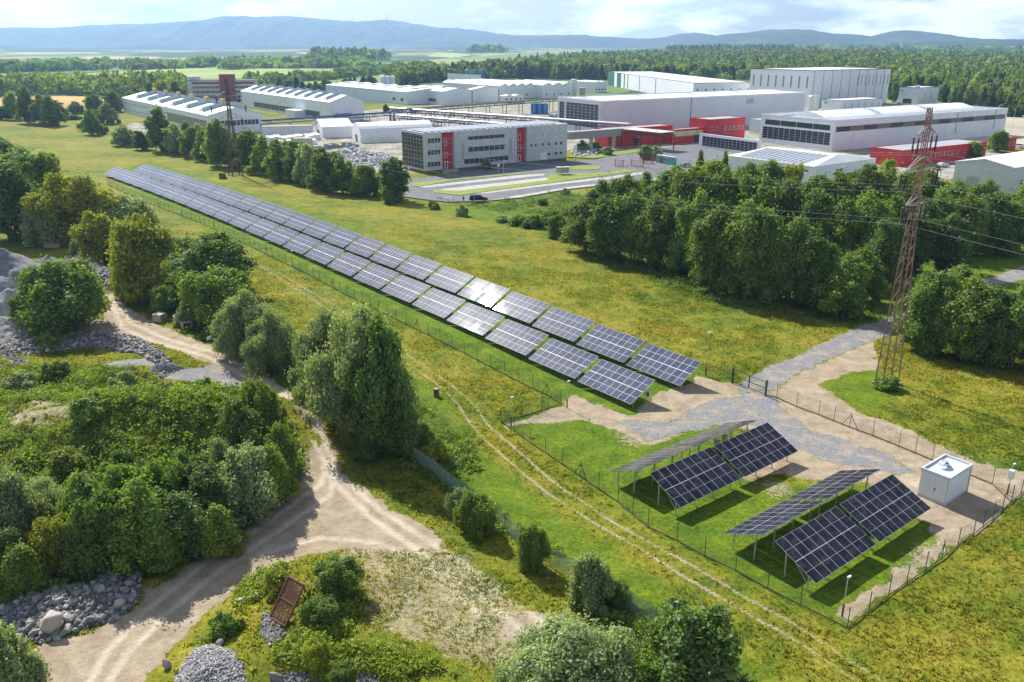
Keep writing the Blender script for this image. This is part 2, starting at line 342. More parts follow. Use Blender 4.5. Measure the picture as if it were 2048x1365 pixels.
FIELDS = [([(-300, 205), (0, 196), (60, 191), (200, 193), (262, 201), (250, 214), (140, 216), (0, 214), (-300, 225)], (0.42, 0.29, 0.11)),
          ([(-300, 155), (90, 152), (250, 142), (430, 133), (560, 138), (640, 150), (500, 156), (250, 160), (60, 159), (-300, 165)], (0.27, 0.34, 0.10)),
          ([(-300, 165), (60, 159), (250, 160), (330, 168), (130, 176), (-300, 182)], (0.13, 0.24, 0.06)),
          ([(560, 168), (760, 148), (1000, 121), (1060, 126), (920, 148), (830, 166), (700, 174)], (0.19, 0.25, 0.08)),
          ([(640, 140), (800, 128), (980, 108), (1120, 110), (900, 128), (760, 143)], (0.26, 0.29, 0.11)),
          ([(800, 120), (1000, 110), (1160, 104), (1190, 110), (1000, 120)], (0.15, 0.24, 0.08)),
          ([(1160, 107), (1300, 103), (1490, 102), (1480, 110), (1200, 113)], (0.42, 0.32, 0.14)),
          ([(235, 119), (300, 113), (330, 116), (260, 122)], (0.50, 0.30, 0.16)), ([(470, 118), (520, 115), (600, 118), (540, 124)], (0.42, 0.36, 0.2)),
          ([(0, 125), (120, 119), (200, 124), (100, 130), (0, 130)], (0.38, 0.36, 0.2)), ([(590, 108), (690, 104), (730, 109), (640, 112)], (0.4, 0.36, 0.2)),
          ([(0, 104), (150, 100), (210, 107), (60, 110)], (0.32, 0.36, 0.18)), ([(850, 112), (900, 101), (960, 108), (900, 115)], (0.32, 0.38, 0.16)),
          ([(1450, 250), (2060, 225), (2200, 260), (2100, 300), (1960, 290)], (0.40, 0.36, 0.28))]
FIELDS = [(FP(p), c) for p, c in FIELDS + [([(0, 101), (60, 97), (150, 98), (230, 102), (140, 105), (20, 104)], (0.04, 0.075, 0.035)), ([(250, 110), (330, 103), (460, 102), (560, 106), (480, 114), (330, 115)], (0.045, 0.08, 0.035)), ([(560, 112), (680, 107), (800, 108), (760, 114), (640, 116)], (0.05, 0.085, 0.04)), ([(840, 105), (930, 101), (1060, 103), (940, 109)], (0.05, 0.085, 0.04)), ([(0, 140), (120, 134), (220, 138), (60, 146)], (0.06, 0.10, 0.04)), ([(60, 118), (220, 112), (300, 118), (180, 121)], (0.35, 0.34, 0.2)), ([(620, 118), (720, 114), (780, 119), (700, 123)], (0.36, 0.36, 0.2))]]
def mx(x, y, key, w, f=lambda v: v):
    m = np.zeros(x.shape)
    for p in PW[key]: m = np.maximum(m, sstep(-w, w, sdist(x, y, p)))
    return m
def masks(x, y):
    wob = (fbm(x * 0.8, y * 0.8, 31, 3) - 0.5) * 1.6; xx = x + wob; yy = y + (fbm(x * 0.8, y * 0.8, 41, 3) - 0.5) * 1.6
    road = mx(xx, yy, 'road', 0.7); isle = mx(xx, yy, 'isle', 0.5); sparse = mx(xx, yy, 'sparse', 1.4); bare = mx(xx, yy, 'bare', 1.0)
    yard = mx(xx, yy, 'yard', 0.7); grav = mx(xx, yy, 'grav', 0.7); lush = mx(x, y, 'lush', 1.5); weed = mx(xx, yy, 'weed', 2.0)
    conc = mx(x, y, 'conc', 1.0)
    rut = np.zeros(x.shape)
    for l in PW['rut']: rut = np.maximum(rut, 1 - sstep(0.08, 0.36, ldist(x, y, l)))
    rut = rut * (0.62 + 0.62 * fbm(x * 0.25, y * 0.25, 77, 2))
    tread = np.zeros(x.shape)
    for l in PW['tread']: tread = np.maximum(tread, 1 - sstep(0.1, 0.55, ldist(x + wob * 0.2, y, l)))
    tr = np.full(x.shape, 1e3)
    for l in PW['rut']: tr = np.minimum(tr, ldist(x, y, l))
    road = road * (1 - isle)
    soil = np.maximum.reduce([road, yard * (1 - grav), sparse * 0.53, bare, rut * 0.72])
    return dict(road=road, yard=yard, grav=grav, lush=lush, weed=weed, soil=soil, conc=conc, tread=tread, sparse=sparse, track=tr)

# ---- one material for natural ground
def ground_mat(tuft=False):
    t = NT('grass_blades' if tuft else 'ground_cover'); pos = t.pos(); A = t.attr('ma'); B = t.attr('mb'); Fc = t.node('ShaderNodeAttribute'); Fc.attribute_name = 'fc'
    sa = t.node('ShaderNodeSeparateColor'); t.link(A, sa.inputs[0]); sb = t.node('ShaderNodeSeparateColor'); t.link(B, sb.inputs[0])
    soil, grav, lush = sa.outputs; weed, tread, conc = sb.outputs
    nA = t.noise(pos, 0.045, 4); nB = t.noise(pos, 0.33, 5, 0.6); nC = t.noise(pos, 2.2, 5, 0.65); nD = t.noise(pos, 8.0, 3, 0.6)
    f = t.math('ADD', t.math('MULTIPLY', nA, 0.5), t.math('MULTIPLY', nB, 0.5))
    grass = t.ramp(f, [(0.38, (0.078, 0.128, 0.012)), (0.47, (0.140, 0.165, 0.015)), (0.56, (0.205, 0.198, 0.020)), (0.66, (0.265, 0.222, 0.040))])
    red = t.smooth(t.noise(t.mapv(pos, (1, 1, 1), (9, 3, 0)), 0.22, 6, 0.7), 0.54, 0.72)
    grass = t.mix(t.math('MULTIPLY', red, 0.32), grass, (0.30, 0.175, 0.055))
    lushc = t.ramp(nB, [(0.35, (0.062, 0.125, 0.008)), (0.6, (0.118, 0.190, 0.010)), (0.72, (0.19, 0.21, 0.02))])
    grass = t.mix(t.math('MULTIPLY', lush, 0.85), grass, lushc)
    grass = t.mix(t.math('MULTIPLY', weed, t.smooth(nB, 0.35, 0.6)), grass, (0.075, 0.115, 0.018))
    fine = t.math('ADD', 0.40, t.math('ADD', t.math('MULTIPLY', t.smooth(nC, 0.25, 0.75), 0.62), t.math('MULTIPLY', t.smooth(nD, 0.25, 0.75), 0.52)))
    if tuft: fine = t.math('MULTIPLY', fine, 1.75)  # blade colour brightened to make up for the shade they cast on each other
    grass = t.mix(1.0, grass, fine, 'MULTIPLY')
    # soil
    sn = t.noise(pos, 0.5, 8, 0.7); so = t.ramp(sn, [(0.32, (0.235, 0.185, 0.125)), (0.5, (0.345, 0.280, 0.198)), (0.7, (0.455, 0.385, 0.285))])
    peb = t.noise(pos, 6.0, 5, 0.8); so = t.mix(t.smooth(peb, 0.55, 0.7), so, t.mix(0.5, so, (0.18, 0.16, 0.13)))
    so = t.mix(t.math('MULTIPLY', tread, t.math('MULTIPLY', nB, 1.5)), so, (0.55, 0.48, 0.38))
    mud = t.smooth(t.noise(t.mapv(pos, (1, 1, 1), (4, 8, 0)), 0.9, 7, 0.75), 0.5, 0.62); so = t.mix(t.math('MULTIPLY', mud, 0.40), so, (0.27, 0.22, 0.16))
    pb2 = t.noise(pos, 17.0, 4, 0.7); so = t.mix(1.0, so, t.ramp(pb2, [(0.34, 0.66), (0.5, 0.98), (0.66, 1.16)]), 'MULTIPLY')
    gv = t.node('ShaderNodeTexVoronoi'); t.link(pos, gv.inputs['Vector']); gv.inputs['Scale'].default_value = 13.0
    gs = t.node('ShaderNodeSeparateColor'); t.link(gv.outputs['Color'], gs.inputs[0])
    gc = t.ramp(gs.outputs[0], [(0.0, (0.12, 0.125, 0.135)), (0.5, (0.195, 0.20, 0.215)), (1.0, (0.30, 0.305, 0.32))])
    gc = t.mix(t.math('MULTIPLY', t.smooth(sn, 0.44, 0.62), 0.65), gc, so)
    # thresholds broken up by fine noise
    ragg = t.math('ADD', t.math('MULTIPLY', t.math('SUBTRACT', nC, 0.5), 0.9), t.math('MULTIPLY', t.math('SUBTRACT', nD, 0.5), 0.8))
    fs = t.smooth(t.math('ADD', soil, ragg), 0.42, 0.60); fg = t.smooth(t.math('ADD', grav, t.math('MULTIPLY', ragg, 0.9)), 0.42, 0.62)
    c = t.mix(fs, grass, so); c = t.mix(fg, c, gc)
    cc = t.ramp(t.noise(pos, 0.12, 7, 0.65), [(0.38, (0.17, 0.20, 0.05)), (0.47, (0.27, 0.255, 0.22)), (0.65, (0.40, 0.38, 0.35))])
    c = t.mix(t.smooth(t.math('ADD', conc, t.math('MULTIPLY', ragg, 0.4)), 0.4, 0.6), c, cc)
    fn = t.mix(1.0, Fc.outputs['Color'], t.ramp(t.noise(pos, 0.012, 5, 0.6), [(0.3, 0.8), (0.7, 1.2)]), 'MULTIPLY')
    c = t.mix(Fc.outputs['Alpha'], c, fn)
    t.link(c, t.b.inputs['Base Color']); t.b.inputs['Roughness'].default_value = 0.95; t.b.inputs['Specular IOR Level'].default_value = 0.1
    cd = t.node('ShaderNodeCameraData')
    h = t.math('ADD', t.math('MULTIPLY', nC, 0.7), t.math('MULTIPLY', peb, 0.3))
    if tuft:
        gn = t.node('ShaderNodeNewGeometry').outputs['True Normal']; va = t.node('ShaderNodeVectorMath', operation='SCALE'); t.link(gn, va.inputs[0]); va.inputs['Scale'].default_value = 0.22
        vb = t.node('ShaderNodeVectorMath', operation='ADD'); t.link(va.outputs[0], vb.inputs[0]); vb.inputs[1].default_value = (0, 0, 1)
        vn = t.node('ShaderNodeVectorMath', operation='NORMALIZE'); t.link(vb.outputs[0], vn.inputs[0]); t.link(vn.outputs[0], t.b.inputs['Normal'])
        tl_ = t.node('ShaderNodeBsdfTranslucent'); t.link(c, tl_.inputs[0]); mt_ = t.node('ShaderNodeMixShader'); mt_.inputs[0].default_value = 0.5; t.link(t.b.outputs[0], mt_.inputs[1]); t.link(tl_.outputs[0], mt_.inputs[2]); t.link(mt_.outputs[0], t.out.inputs['Surface'])
    else: t.bump(h, 0.75, 0.22)
    return t.m
GMAT = ground_mat()
def build_ground():
    ys = [26.0]
    while ys[-1] < 9900:
        y = ys[-1]; ys.append(y + (0.34 if y < 75 else 0.34 + (y - 75) * 0.0095))
    ys = np.array(ys); nx = 700
    # columns: denser in the view, coarser to the sides
    tcol = np.linspace(-1, 1, nx); tcol = 0.66 * tcol + 0.34 * tcol ** 3
    X = (ys[:, None] + 10) * tcol[None, :] * 1.05; Y = np.repeat(ys[:, None], nx, 1)
    x, y = X.ravel(), Y.ravel(); mk = masks(x, y); z = TZ(x, y)
    z = z - 0.05 * mk['road'] * mk['tread'] + (mk['grav'] > 0.5) * 0.02
    clump = (fbm(x * 0.7, y * 0.7, 51, 3) - 0.5) * (1 - np.maximum(mk['soil'], mk['grav'])) * (1 - mk['conc']) * (0.30 + 0.9 * mk['weed'] - 0.2 * mk['lush']) * (1 - sstep(170, 230, y)); z = z + clump
    ma = np.stack([mk['soil'], mk['grav'], mk['lush'], np.ones_like(x)], 1)
    mb = np.stack([mk['weed'], mk['tread'], mk['conc'], np.ones_like(x)], 1)
    fc = np.zeros((len(x), 4)); far = sstep(560, 700, y)
    nn = fbm(x / 260, y / 420, 61, 3)[:, None]
    base = np.where(nn > 0.56, [[0.24, 0.26, 0.10]], np.where(nn > 0.45, [[0.13, 0.19, 0.06]], [[0.05, 0.085, 0.03]]))
    fc[:, :3] = base; fc[:, 3] = far
    for p, c in FIELDS:
        s = sdist(x + (fbm(x / 90, y / 90, 3) - .5) * 10, y, p) > 0
        fc[s, :3] = c; fc[s, 3] = 1
    v = np.stack([x, y, z], 1); ny = len(ys)
    i = np.arange(ny - 1)[:, None] * nx + np.arange(nx - 1)[None, :]; i = i.ravel()
    f = np.stack([i, i + 1, i + nx + 1, i + nx], 1)
    fm = lambda a: a[f].mean(1)
    cls = np.zeros(len(f), int)
    cls[fm(mk['track']) < 0.55] = 4
    cls[fm(mk['road']) > 0.5] = 1; cls[fm(mk['yard']) > 0.5] = 3
    g = fm(mk['grav']) > 0.5; cls[g] = 3
    g2 = g & (fm(x) > 27) & (fm(y) > 101) ; cls[g2] = 2
    names = {0: ('ground', 'meadow and rough grass'), 1: ('dirt_road', 'pale sandy dirt road'), 2: ('gravel_road', 'grey gravel road running away from the green gate'), 3: ('gravel_yard', 'bare sand and gravel inside and beside the solar park fence'), 4: ('field_track', 'two wheel ruts through the grass')}
    for k, (nm, lb) in names.items():
        ff = f[cls == k]
        if len(ff) == 0: continue
        used = np.unique(ff); rm = np.full(len(v), -1); rm[used] = np.arange(len(used))
        me = np_mesh(nm, v[used], rm[ff], GMAT, dict(ma=ma[used], mb=mb[used], fc=fc[used]), smooth=True)
        tag(link(nm, me), kind='structure')
build_ground()

# ---- asphalt, kerbed islands and pale concrete bays in front of the office (outlines: x/3.413+780, y/3.413+300)
def Z3(pts): return [(x / 3.413 + 780, y / 3.413 + 300) for x, y in pts]
def sheet(name, px, z, mat, thick=0.0):
    w = W2(px) if not isinstance(px, np.ndarray) else px
    mb = MB()
    if thick: mb.prism([tuple(p) for p in w], z - thick, z)
    else: mb.add([(p[0], p[1], z) for p in w], [tuple(range(len(w)))])
    o = mb.build(name, mat); tag(o, kind='structure'); return o
asph = M('asphalt', (0.135, 0.14, 0.155), 0.9, var=0.22, scale=0.25)
palec = M('pale_concrete', (0.38, 0.37, 0.35), 0.9, var=0.18, scale=0.5)
turf = NT('island_turf'); tp = turf.pos(); tcx = turf.ramp(turf.noise(tp, 0.8, 6, 0.7), [(0.35, (0.11, 0.19, 0.015)), (0.65, (0.24, 0.28, 0.03))]); turf.link(tcx, turf.b.inputs['Base Color']); turf.bump(turf.noise(tp, 3, 4), 0.8, 0.2); turf = turf.m
sheet('car_park', Z3([(60, 320), (105, 300), (130, 205), (240, 198), (360, 178), (880, 98), (1220, 85), (1400, 72), (1560, 35), (1700, 10), (1850, -12), (2048, -30), (2300, -40), (2300, 120), (2048, 172), (1900, 207), (1500, 242), (1200, 277), (900, 332), (680, 354), (400, 362), (250, 347), (160, 335)]), 0.30, asph, 0.9)
PALES = [[(190, 258), (870, 180), (1062, 168), (1045, 181), (240, 264)], [(335, 284), (360, 274), (1070, 195), (1085, 212), (480, 286)],
         [(490, 300), (900, 258), (1300, 212), (1500, 190), (1700, 158), (1760, 166), (1500, 205), (1200, 236), (640, 306)],
         [(690, 350), (1200, 263), (1500, 228), (1900, 190), (1900, 205), (1500, 240), (1200, 275), (900, 330)]]
for p in PALES: sheet('parking_bay', Z3(p), 0.304, palec)
for p in [[(150, 235), (440, 205), (452, 213), (205, 258), (152, 256)], [(440, 205), (930, 163), (935, 170), (455, 214)], [(288, 282), (480, 288), (1085, 215), (1062, 182), (1130, 172), (1480, 163), (1600, 138), (1705, 150), (1300, 206), (640, 296), (480, 320), (300, 300)],
          [(1230, 118), (1330, 112), (1425, 118), (1438, 128), (1425, 140), (1330, 145), (1235, 144)], [(1200, 55), (1390, 65), (1700, 22), (1790, 5), (1600, 5), (1400, 45)]]:
    sheet('grass_island', Z3(p), 0.42, turf, 0.4)
sheet('factory_road', [(1362, 318), (1398, 312), (1400, 300), (1330, 296), (1310, 304), (1340, 318)], 0.05, asph)

# ------------------------------------------------------------------ solar tables
steel = M('galvanised_steel', (0.52, 0.56, 0.58), 0.45, 0.6, var=0.12, scale=2)
dsteel = M('weathered_steel', (0.20, 0.17, 0.14), 0.7, 0.3, var=0.2, scale=3)
def module_mat(name, cell, line, lw, rough, half, bus):
    t = NT(name); uvn = t.node('ShaderNodeUVMap'); s = t.node('ShaderNodeSeparateXYZ'); t.link(uvn.outputs[0], s.inputs[0])
    u, v = s.outputs[0], s.outputs[1]
    def edge(x, w):                                  # 1 near 0 or 1
        return t.math('MAXIMUM', t.math('LESS_THAN', x, w), t.math('GREATER_THAN', x, 1 - w))
    fr = t.math('MAXIMUM', edge(u, lw), edge(v, lw * 0.5))
    mid = t.math('LESS_THAN', t.math('ABSOLUTE', t.math('SUBTRACT', v, 0.5)), half)
    cu = t.math('LESS_THAN', t.math('FRACT', t.math('MULTIPLY', u, 6.0)), 0.07)
    oi = t.node('ShaderNodeObjectInfo')
    rv = t.math('ADD', 0.8, t.math('MULTIPLY', oi.outputs['Random'], 0.4))
    c = t.mix(1.0, cell, rv, 'MULTIPLY')
    c = t.mix(t.math('MULTIPLY', cu, bus), c, line)
    c = t.mix(t.math('MULTIPLY', mid, 0.85), c, line); c = t.mix(fr, c, line)
    dirt = t.noise(t.pos(), 1.5, 5); c = t.mix(t.math('MULTIPLY', t.smooth(dirt, 0.4, 0.8), 0.10), c, (0.4, 0.38, 0.34))
    d = t.node('ShaderNodeBsdfDiffuse'); t.link(c, d.inputs[0]); gl = t.node('ShaderNodeBsdfGlossy'); gl.inputs['Roughness'].default_value = rough; gl.inputs[0].default_value = (1, 1, 1, 1)
    g2_ = t.node('ShaderNodeBsdfGlossy'); g2_.inputs['Roughness'].default_value = 0.30; g2_.inputs[0].default_value = (1, 1, 1, 1)
    lw_ = t.node('ShaderNodeLayerWeight'); lw_.inputs['Blend'].default_value = 0.5
    f = t.math('ADD', 0.0007, t.math('MULTIPLY', t.math('POWER', lw_.outputs['Facing'], 5.0), 0.85))
    ms = t.node('ShaderNodeMixShader'); t.link(f, ms.inputs[0]); t.link(d.outputs[0], ms.inputs[1]); t.link(gl.outputs[0], ms.inputs[2]); m2_ = t.node('ShaderNodeMixShader'); m2_.inputs[0].default_value = 0.0022; t.link(ms.outputs[0], m2_.inputs[1]); t.link(g2_.outputs[0], m2_.inputs[2]); t.link(m2_.outputs[0], t.out.inputs['Surface'])
    return t.m
mod_blue = module_mat('solar_module_blue', (0.058, 0.070, 0.118), (0.56, 0.58, 0.62), 0.022, 0.03, 0.012, 0.22)  # blue cells, lightened so the base colour carries some sky reflection
mod_black = module_mat('solar_module_black', (0.014, 0.016, 0.030), (0.46, 0.48, 0.52), 0.015, 0.10, 0.006, 0.10)
def module_mesh(name, w, l, mat):
    mb = MB(); mb.box(0, w, 0, l, -0.035, 0.0)
    return mb.mesh(name, mat, uvf=lambda co, p: (co.x / w, co.y / l) if p.normal.z > 0.9 else (0.0, 0.0))
def rows_mesh(name, w, l, n, gap, mat):
    mb = MB()
    for i in range(n): mb.box(i * (w + gap), i * (w + gap) + w, 0, l, -0.035, 0)
    return mb.mesh(name, mat, uvf=lambda co, p: (min(1, max(0, (co.x - (w + gap) * int((p.center.x) / (w + gap))) / w)), co.y / l) if p.normal.z > 0.9 else (0.0, 0.0))
def frame_mesh(L, W, tilt, zlow, high_first=False, nst=4):
    """supports in the table frame: x along the table, y horizontal up the slope"""
    mb = MB(); ct, st = math.cos(tilt), math.sin(tilt)
    pt = lambda x, s, d=0: (x, s * ct + d * st, zlow + s * st - d * ct)
    legs = []
    for k in range(nst):
        x = 0.45 + (L - 0.9) * k / (nst - 1)
        mb.bar(pt(x, 0.15, .14), pt(x, W - 0.15, .14), 0.09, 0.09)
        mb.bar((x, W * .22 * ct, 0.35), pt(x, W * .62, .14), 0.06)
        legs.append((x, W * .22)); legs.append((x, W * .76))
    for s in (0.3, 1.7, W - 1.7, W - 0.3): mb.bar(pt(0.03, s, .075), pt(L - 0.03, s, .075), 0.05, 0.05)
    return mb, [((x, s * ct, -0.3), pt(x, s, .17)) for x, s in legs]
class Proto: pass
def make_proto(L, W, tilt, zlow, mat, name, mod):
    p = Proto(); p.L, p.W, p.tilt, p.zlow = L, W, tilt, zlow; gap = 0.022
    p.mw = (L - 7 * gap) / 8; p.ml = (W - 0.03) / 2; p.gap = gap
    p.mod = module_mesh(name, p.mw, p.ml, mat); p.row = rows_mesh(name + '_row', p.mw, p.ml, 8, gap, mat)
    fb, legs = frame_mesh(L, W, tilt, zlow); p.frame = fb.mesh('support_frame', steel)
    p.legs = []
    for a, b in legs:
        m = MB(); m.bar((0, 0, 0), (b[0] - a[0], b[1] - a[1], b[2] - a[2]), 0.11, 0.08); p.legs.append((a, m.mesh('leg', steel)))
    m = MB(); m.box(0, L, p.ml + 0.0, p.ml + 0.03, -0.034, -0.006); p.rail = m.mesh('rail', M('aluminium_rail', (0.60, 0.62, 0.65), 0.5, 0.2))
    return p
def place_table(p, loc, rz, flip, label, group, full=True, off=0.0):
    """flip: the low edge lies at +y instead of at the origin side"""
    root = empty('solar_table', (loc[0], loc[1], loc[2]), rz, label, 'solar table', group)
    tl = -p.tilt if flip else p.tilt
    ct, st = math.cos(p.tilt), math.sin(p.tilt); Wh = p.W * ct
    base = Matrix.Translation((0, Wh, p.zlow)) @ Matrix.Rotation(math.pi, 4, 'Z') @ Matrix.Translation((-p.L, 0, 0)) @ Matrix.Rotation(p.tilt, 4, 'X') if flip else Matrix.Translation((0, 0, p.zlow)) @ Matrix.Rotation(p.tilt, 4, 'X')
    for r in range(2):
        if full:
            for c in range(8):
                o = link('solar_panel', p.mod, root)
                j = Matrix.Rotation(off + random.gauss(0, .003), 4, 'X') @ Matrix.Rotation(random.gauss(0, .003), 4, 'Y')
                o.matrix_local = base @ Matrix.Translation((c * (p.mw + p.gap), r * (p.ml + 0.03), random.random() * .003)) @ j
        else:
            o = link('panel_row', p.row, root); o.matrix_local = base @ Matrix.Translation((0, r * (p.ml + 0.03), 0))
    o = link('rail', p.rail, root); o.matrix_local = base
    fb = Matrix.Translation((p.L, Wh, 0)) @ Matrix.Rotation(math.pi, 4, 'Z') if flip else Matrix.Identity(4)
    o = link('support_frame', p.frame, root); o.matrix_local = fb
    for a, m in p.legs:
        o = link('leg', m, root); o.matrix_local = fb @ Matrix.Translation(a)
    return root
ORD = ['nearest', 'second', 'third', 'fourth', 'fifth', 'sixth', 'seventh', 'eighth', 'ninth', 'tenth', 'eleventh', 'twelfth', 'thirteenth', 'fourteenth', 'fifteenth', 'sixteenth', 'seventeenth', 'eighteenth', 'nineteenth', 'twentieth', 'twenty-first', 'twenty-second', 'twenty-third', 'farthest']
pb = make_proto(9.43, 4.69, 0.5014, 0.80, mod_blue, 'solar_panel', None)
pa_ = make_proto(9.43, 4.69, 0.462, 0.82, mod_blue, 'solar_panel', None)
for nm, O in (('lower', A0), ('upper', B0)):
    for k in range(24):
        q = O - U * 10.043 * k; c = q + U * 4.7 + N * 2
        zt = float(TZ(c[0], c[1]))
        side = 'left long row beside the wheel ruts' if nm == 'lower' else 'right long row away from the ruts'
        place_table(pa_ if nm == 'lower' else pb, (q[0], q[1], zt), UA, False, '%s blue solar table from the yard, %s' % (ORD[k], side), 'solar tables in the two long rows', full=(k < 11), off=0.0)
# double-sided tents of black tables
V = np.array([math.cos(UA + math.pi / 2), math.sin(UA + math.pi / 2)]); Mv = np.array([V[1], -V[0]])
VA = UA + math.pi / 2
SC = (CH - 3.25) / (CH - 2.72)
pk = make_proto(9.08, 4.50, 0.430, 1.30, mod_black, 'solar_panel', None)
g2 = 9.786 * SC
for base, nm, zr in (((13.3512, 73.4146), 'far', 2.7234), ((22.1125, 61.58), 'near', 2.7234)):
    P0 = np.array(base) * (CH - (1.30 + 4.50 * math.sin(.43))) / (CH - zr)
    for k in range(2):
        q = P0 + V * g2 * k + Mv * 4.50 * math.cos(.43)        # low near corner; table frame has x along -V? keep x along V, y to the left
        o = q; z = float(TZ(o[0], o[1])) - 0.0
        place_table(pk, (o[0], o[1], z), VA, False, 'black solar table facing the viewer, %s end of the %s tent' % (('near', 'far')[k], ('rear' if nm == 'far' else 'front')), 'black solar tables set up as two tents')
for base, nm in (((9.9242, 77.5466), 'far'), ((18.845, 65.839), 'near')):
    P0 = np.array(base) * (CH - 1.30) / (CH - 0.797)
    for k in range(2):
        q = P0 + V * g2 * k + Mv * 4.50 * math.cos(.43)
        z = float(TZ(q[0], q[1]))
        place_table(pk, (q[0], q[1], z), VA, True, 'black solar table leaning away with its underside legs showing, %s end of the %s tent' % (('near', 'far')[k], ('rear' if nm == 'far' else 'front')), 'black solar tables set up as two tents')
# inverter box on the end post of the left long row
def inverter(px, py, h0, label):
    g = G3(px, py); r = empty('inverter_box', (g[0], g[1], g[2] + h0), UA, label, 'inverter')
    m = MB(); m.box(-.28, .28, -.12, .12, 0, .75); m.build('casing', M('light_grey_paint', (0.55, 0.58, 0.6), 0.5), r)
    m = MB(); m.box(-.2, .2, -.15, -.121, .2, .6); m.build('cover', M('dark_plastic', (0.06, 0.06, 0.07), 0.5), r)
inverter(1296, 805, 0.75, 'grey inverter box on the post at the near end of the left-hand long row')
for i, (px, py) in enumerate([(1435, 893), (1449, 881)]):
    g = G3(px, py, 0.6); r = empty('inverter_box', (g[0], g[1], g[2] + 0.5), VA, ['grey inverter box under the rear tent, the left one of two', 'grey inverter box under the rear tent, the right one of two'][i], 'inverter')
    m = MB(); m.box(-.3, .3, -.14, .14, 0, .8); m.build('casing', M('light_grey_paint'), r)

# ------------------------------------------------------------------ fences, gate, camera masts
fgreen = M('fence_green', (0.025, 0.085, 0.060), 0.6, 0.2, var=0.2); fgrey = M('fence_post_dark', (0.09, 0.08, 0.07), 0.7, var=0.2)
def mesh_mat(name, col, alpha):
    t = NT(name); tr = t.node('ShaderNodeBsdfTransparent'); mxs = t.node('ShaderNodeMixShader')
    s = t.node('ShaderNodeSeparateXYZ'); uv = t.node('ShaderNodeUVMap'); t.link(uv.outputs[0], s.inputs[0])
    a = t.math('LESS_THAN', t.math('FRACT', t.math('MULTIPLY', t.math('ADD', s.outputs[0], s.outputs[1]), 14)), alpha)
    b = t.math('LESS_THAN', t.math('FRACT', t.math('MULTIPLY', t.math('SUBTRACT', s.outputs[0], s.outputs[1]), 14)), alpha)
    t.link(t.math('MAXIMUM', a, b), mxs.inputs[0]); t.link(tr.outputs[0], mxs.inputs[1]); t.b.inputs['Base Color'].default_value = (*col, 1)
    t.link(t.b.outputs[0], mxs.inputs[2]); t.link(mxs.outputs[0], t.out.inputs['Surface']); return t.m
wire_g = mesh_mat('wire_mesh_green', (0.030, 0.105, 0.075), 0.075); wire_d = mesh_mat('wire_mesh_dark', (0.10, 0.10, 0.09), 0.05); wire_p = mesh_mat('wire_mesh_pale', (0.30, 0.42, 0.38), 0.26)
def polyline(pts, step):
    out = []; 
    for i in range(len(pts) - 1):
        a, b = np.array(pts[i][:2]), np.array(pts[i + 1][:2]); n = max(1, int(round(np.hypot(*(b - a)) / step)))
        for k in range(n): out.append(a + (b - a) * k / n)
    out.append(np.array(pts[-1][:2])); return out
def fence(px, h, wire, post, label, step=2.6, brace=10, pr=0.055, world_pts=None, base=True):
    pts = world_pts or [G3(*p)[:2] for p in px]; pl = polyline(pts, step)
    o = pl[0]; root = empty('fence', (o[0], o[1], float(TZ(*o))), 0, label, 'fence'); z0 = root.location.z
    pm = MB(); pm.bar((0, 0, -0.2), (0, 0, h + 0.08), pr); post_me = pm.mesh('post', post)
    mb = MB(); uv = []; s = 0
    for i in range(len(pl) - 1):
        a, b = pl[i], pl[i + 1]; za, zb = float(TZ(*a)) - z0, float(TZ(*b)) - z0; l = np.hypot(*(b - a))
        mb.add([(a[0] - o[0], a[1] - o[1], za + .05), (b[0] - o[0], b[1] - o[1], zb + .05), (b[0] - o[0], b[1] - o[1], zb + h), (a[0] - o[0], a[1] - o[1], za + h)], [(0, 1, 2, 3)])
        uv += [(s, 0), (s + l, 0), (s + l, h), (s, h)]; s += l
    me = mb.mesh('wire_mesh', wire); ul = me.uv_layers.new(name='UVMap')
    for i, q in enumerate(uv): ul.data[i].uv = q
    link('wire_mesh', me, root)
    if base:
        mb = MB()
        for i in range(len(pl) - 1):
            a, b = pl[i], pl[i + 1]; mb.bar((a[0] - o[0], a[1] - o[1], float(TZ(*a)) - z0 + .12), (b[0] - o[0], b[1] - o[1], float(TZ(*b)) - z0 + .12), .04, .12)
        mb.build('kick_board', M('kick_board_dark', (0.10, 0.11, 0.07), 0.8), root)
    idx = list(range(len(pl)))
    if len(idx) > 100: idx = idx[:99]
    for i in idx:
        c = link('post', post_me, root); c.location = (pl[i][0] - o[0], pl[i][1] - o[1], float(TZ(*pl[i])) - z0)
        if brace and i % brace == brace // 2 and i < len(pl) - 1:
            d = (pl[i + 1] - pl[i]) / np.hypot(*(pl[i + 1] - pl[i])) * 1.1
            m = MB(); zz_ = c.location.z
            for sg in (-1, 1): m.bar((c.location.x + d[0] * sg, c.location.y + d[1] * sg, zz_), (c.location.x, c.location.y, zz_ + h * .85), .05)
            m.build('brace', post, root)
    return root
fence([(383, 440), (459, 473), (545, 516), (614, 549), (695, 592), (792, 640), (880, 683), (954, 721), (1038, 765), (1094, 792), (1122, 809)], 1.9, wire_g, fgreen, 'green mesh fence along the left side of the long solar rows, near stretch', step=2.9)
fence([(215, 370), (249, 387), (289, 404), (330, 420), (383, 440)], 1.9, wire_g, fgreen, 'green mesh fence along the left side of the long solar rows, far stretch', step=2.9)
fence([(1122, 809), (1084, 822), (1044, 835), (1002, 846)], 1.9, wire_g, fgreen, 'short green fence jogging from the long rows out towards the wheel ruts', brace=0)
fence([(1002, 846), (1029, 863), (1060, 887), (1091, 908), (1161, 955), (1236, 1006), (1296, 1056), (1354, 1083), (1409, 1114), (1471, 1143), (1535, 1179), (1600, 1212), (1694, 1258)], 1.9, wire_g, fgreen, 'green mesh fence between the black solar tents and the wheel ruts')
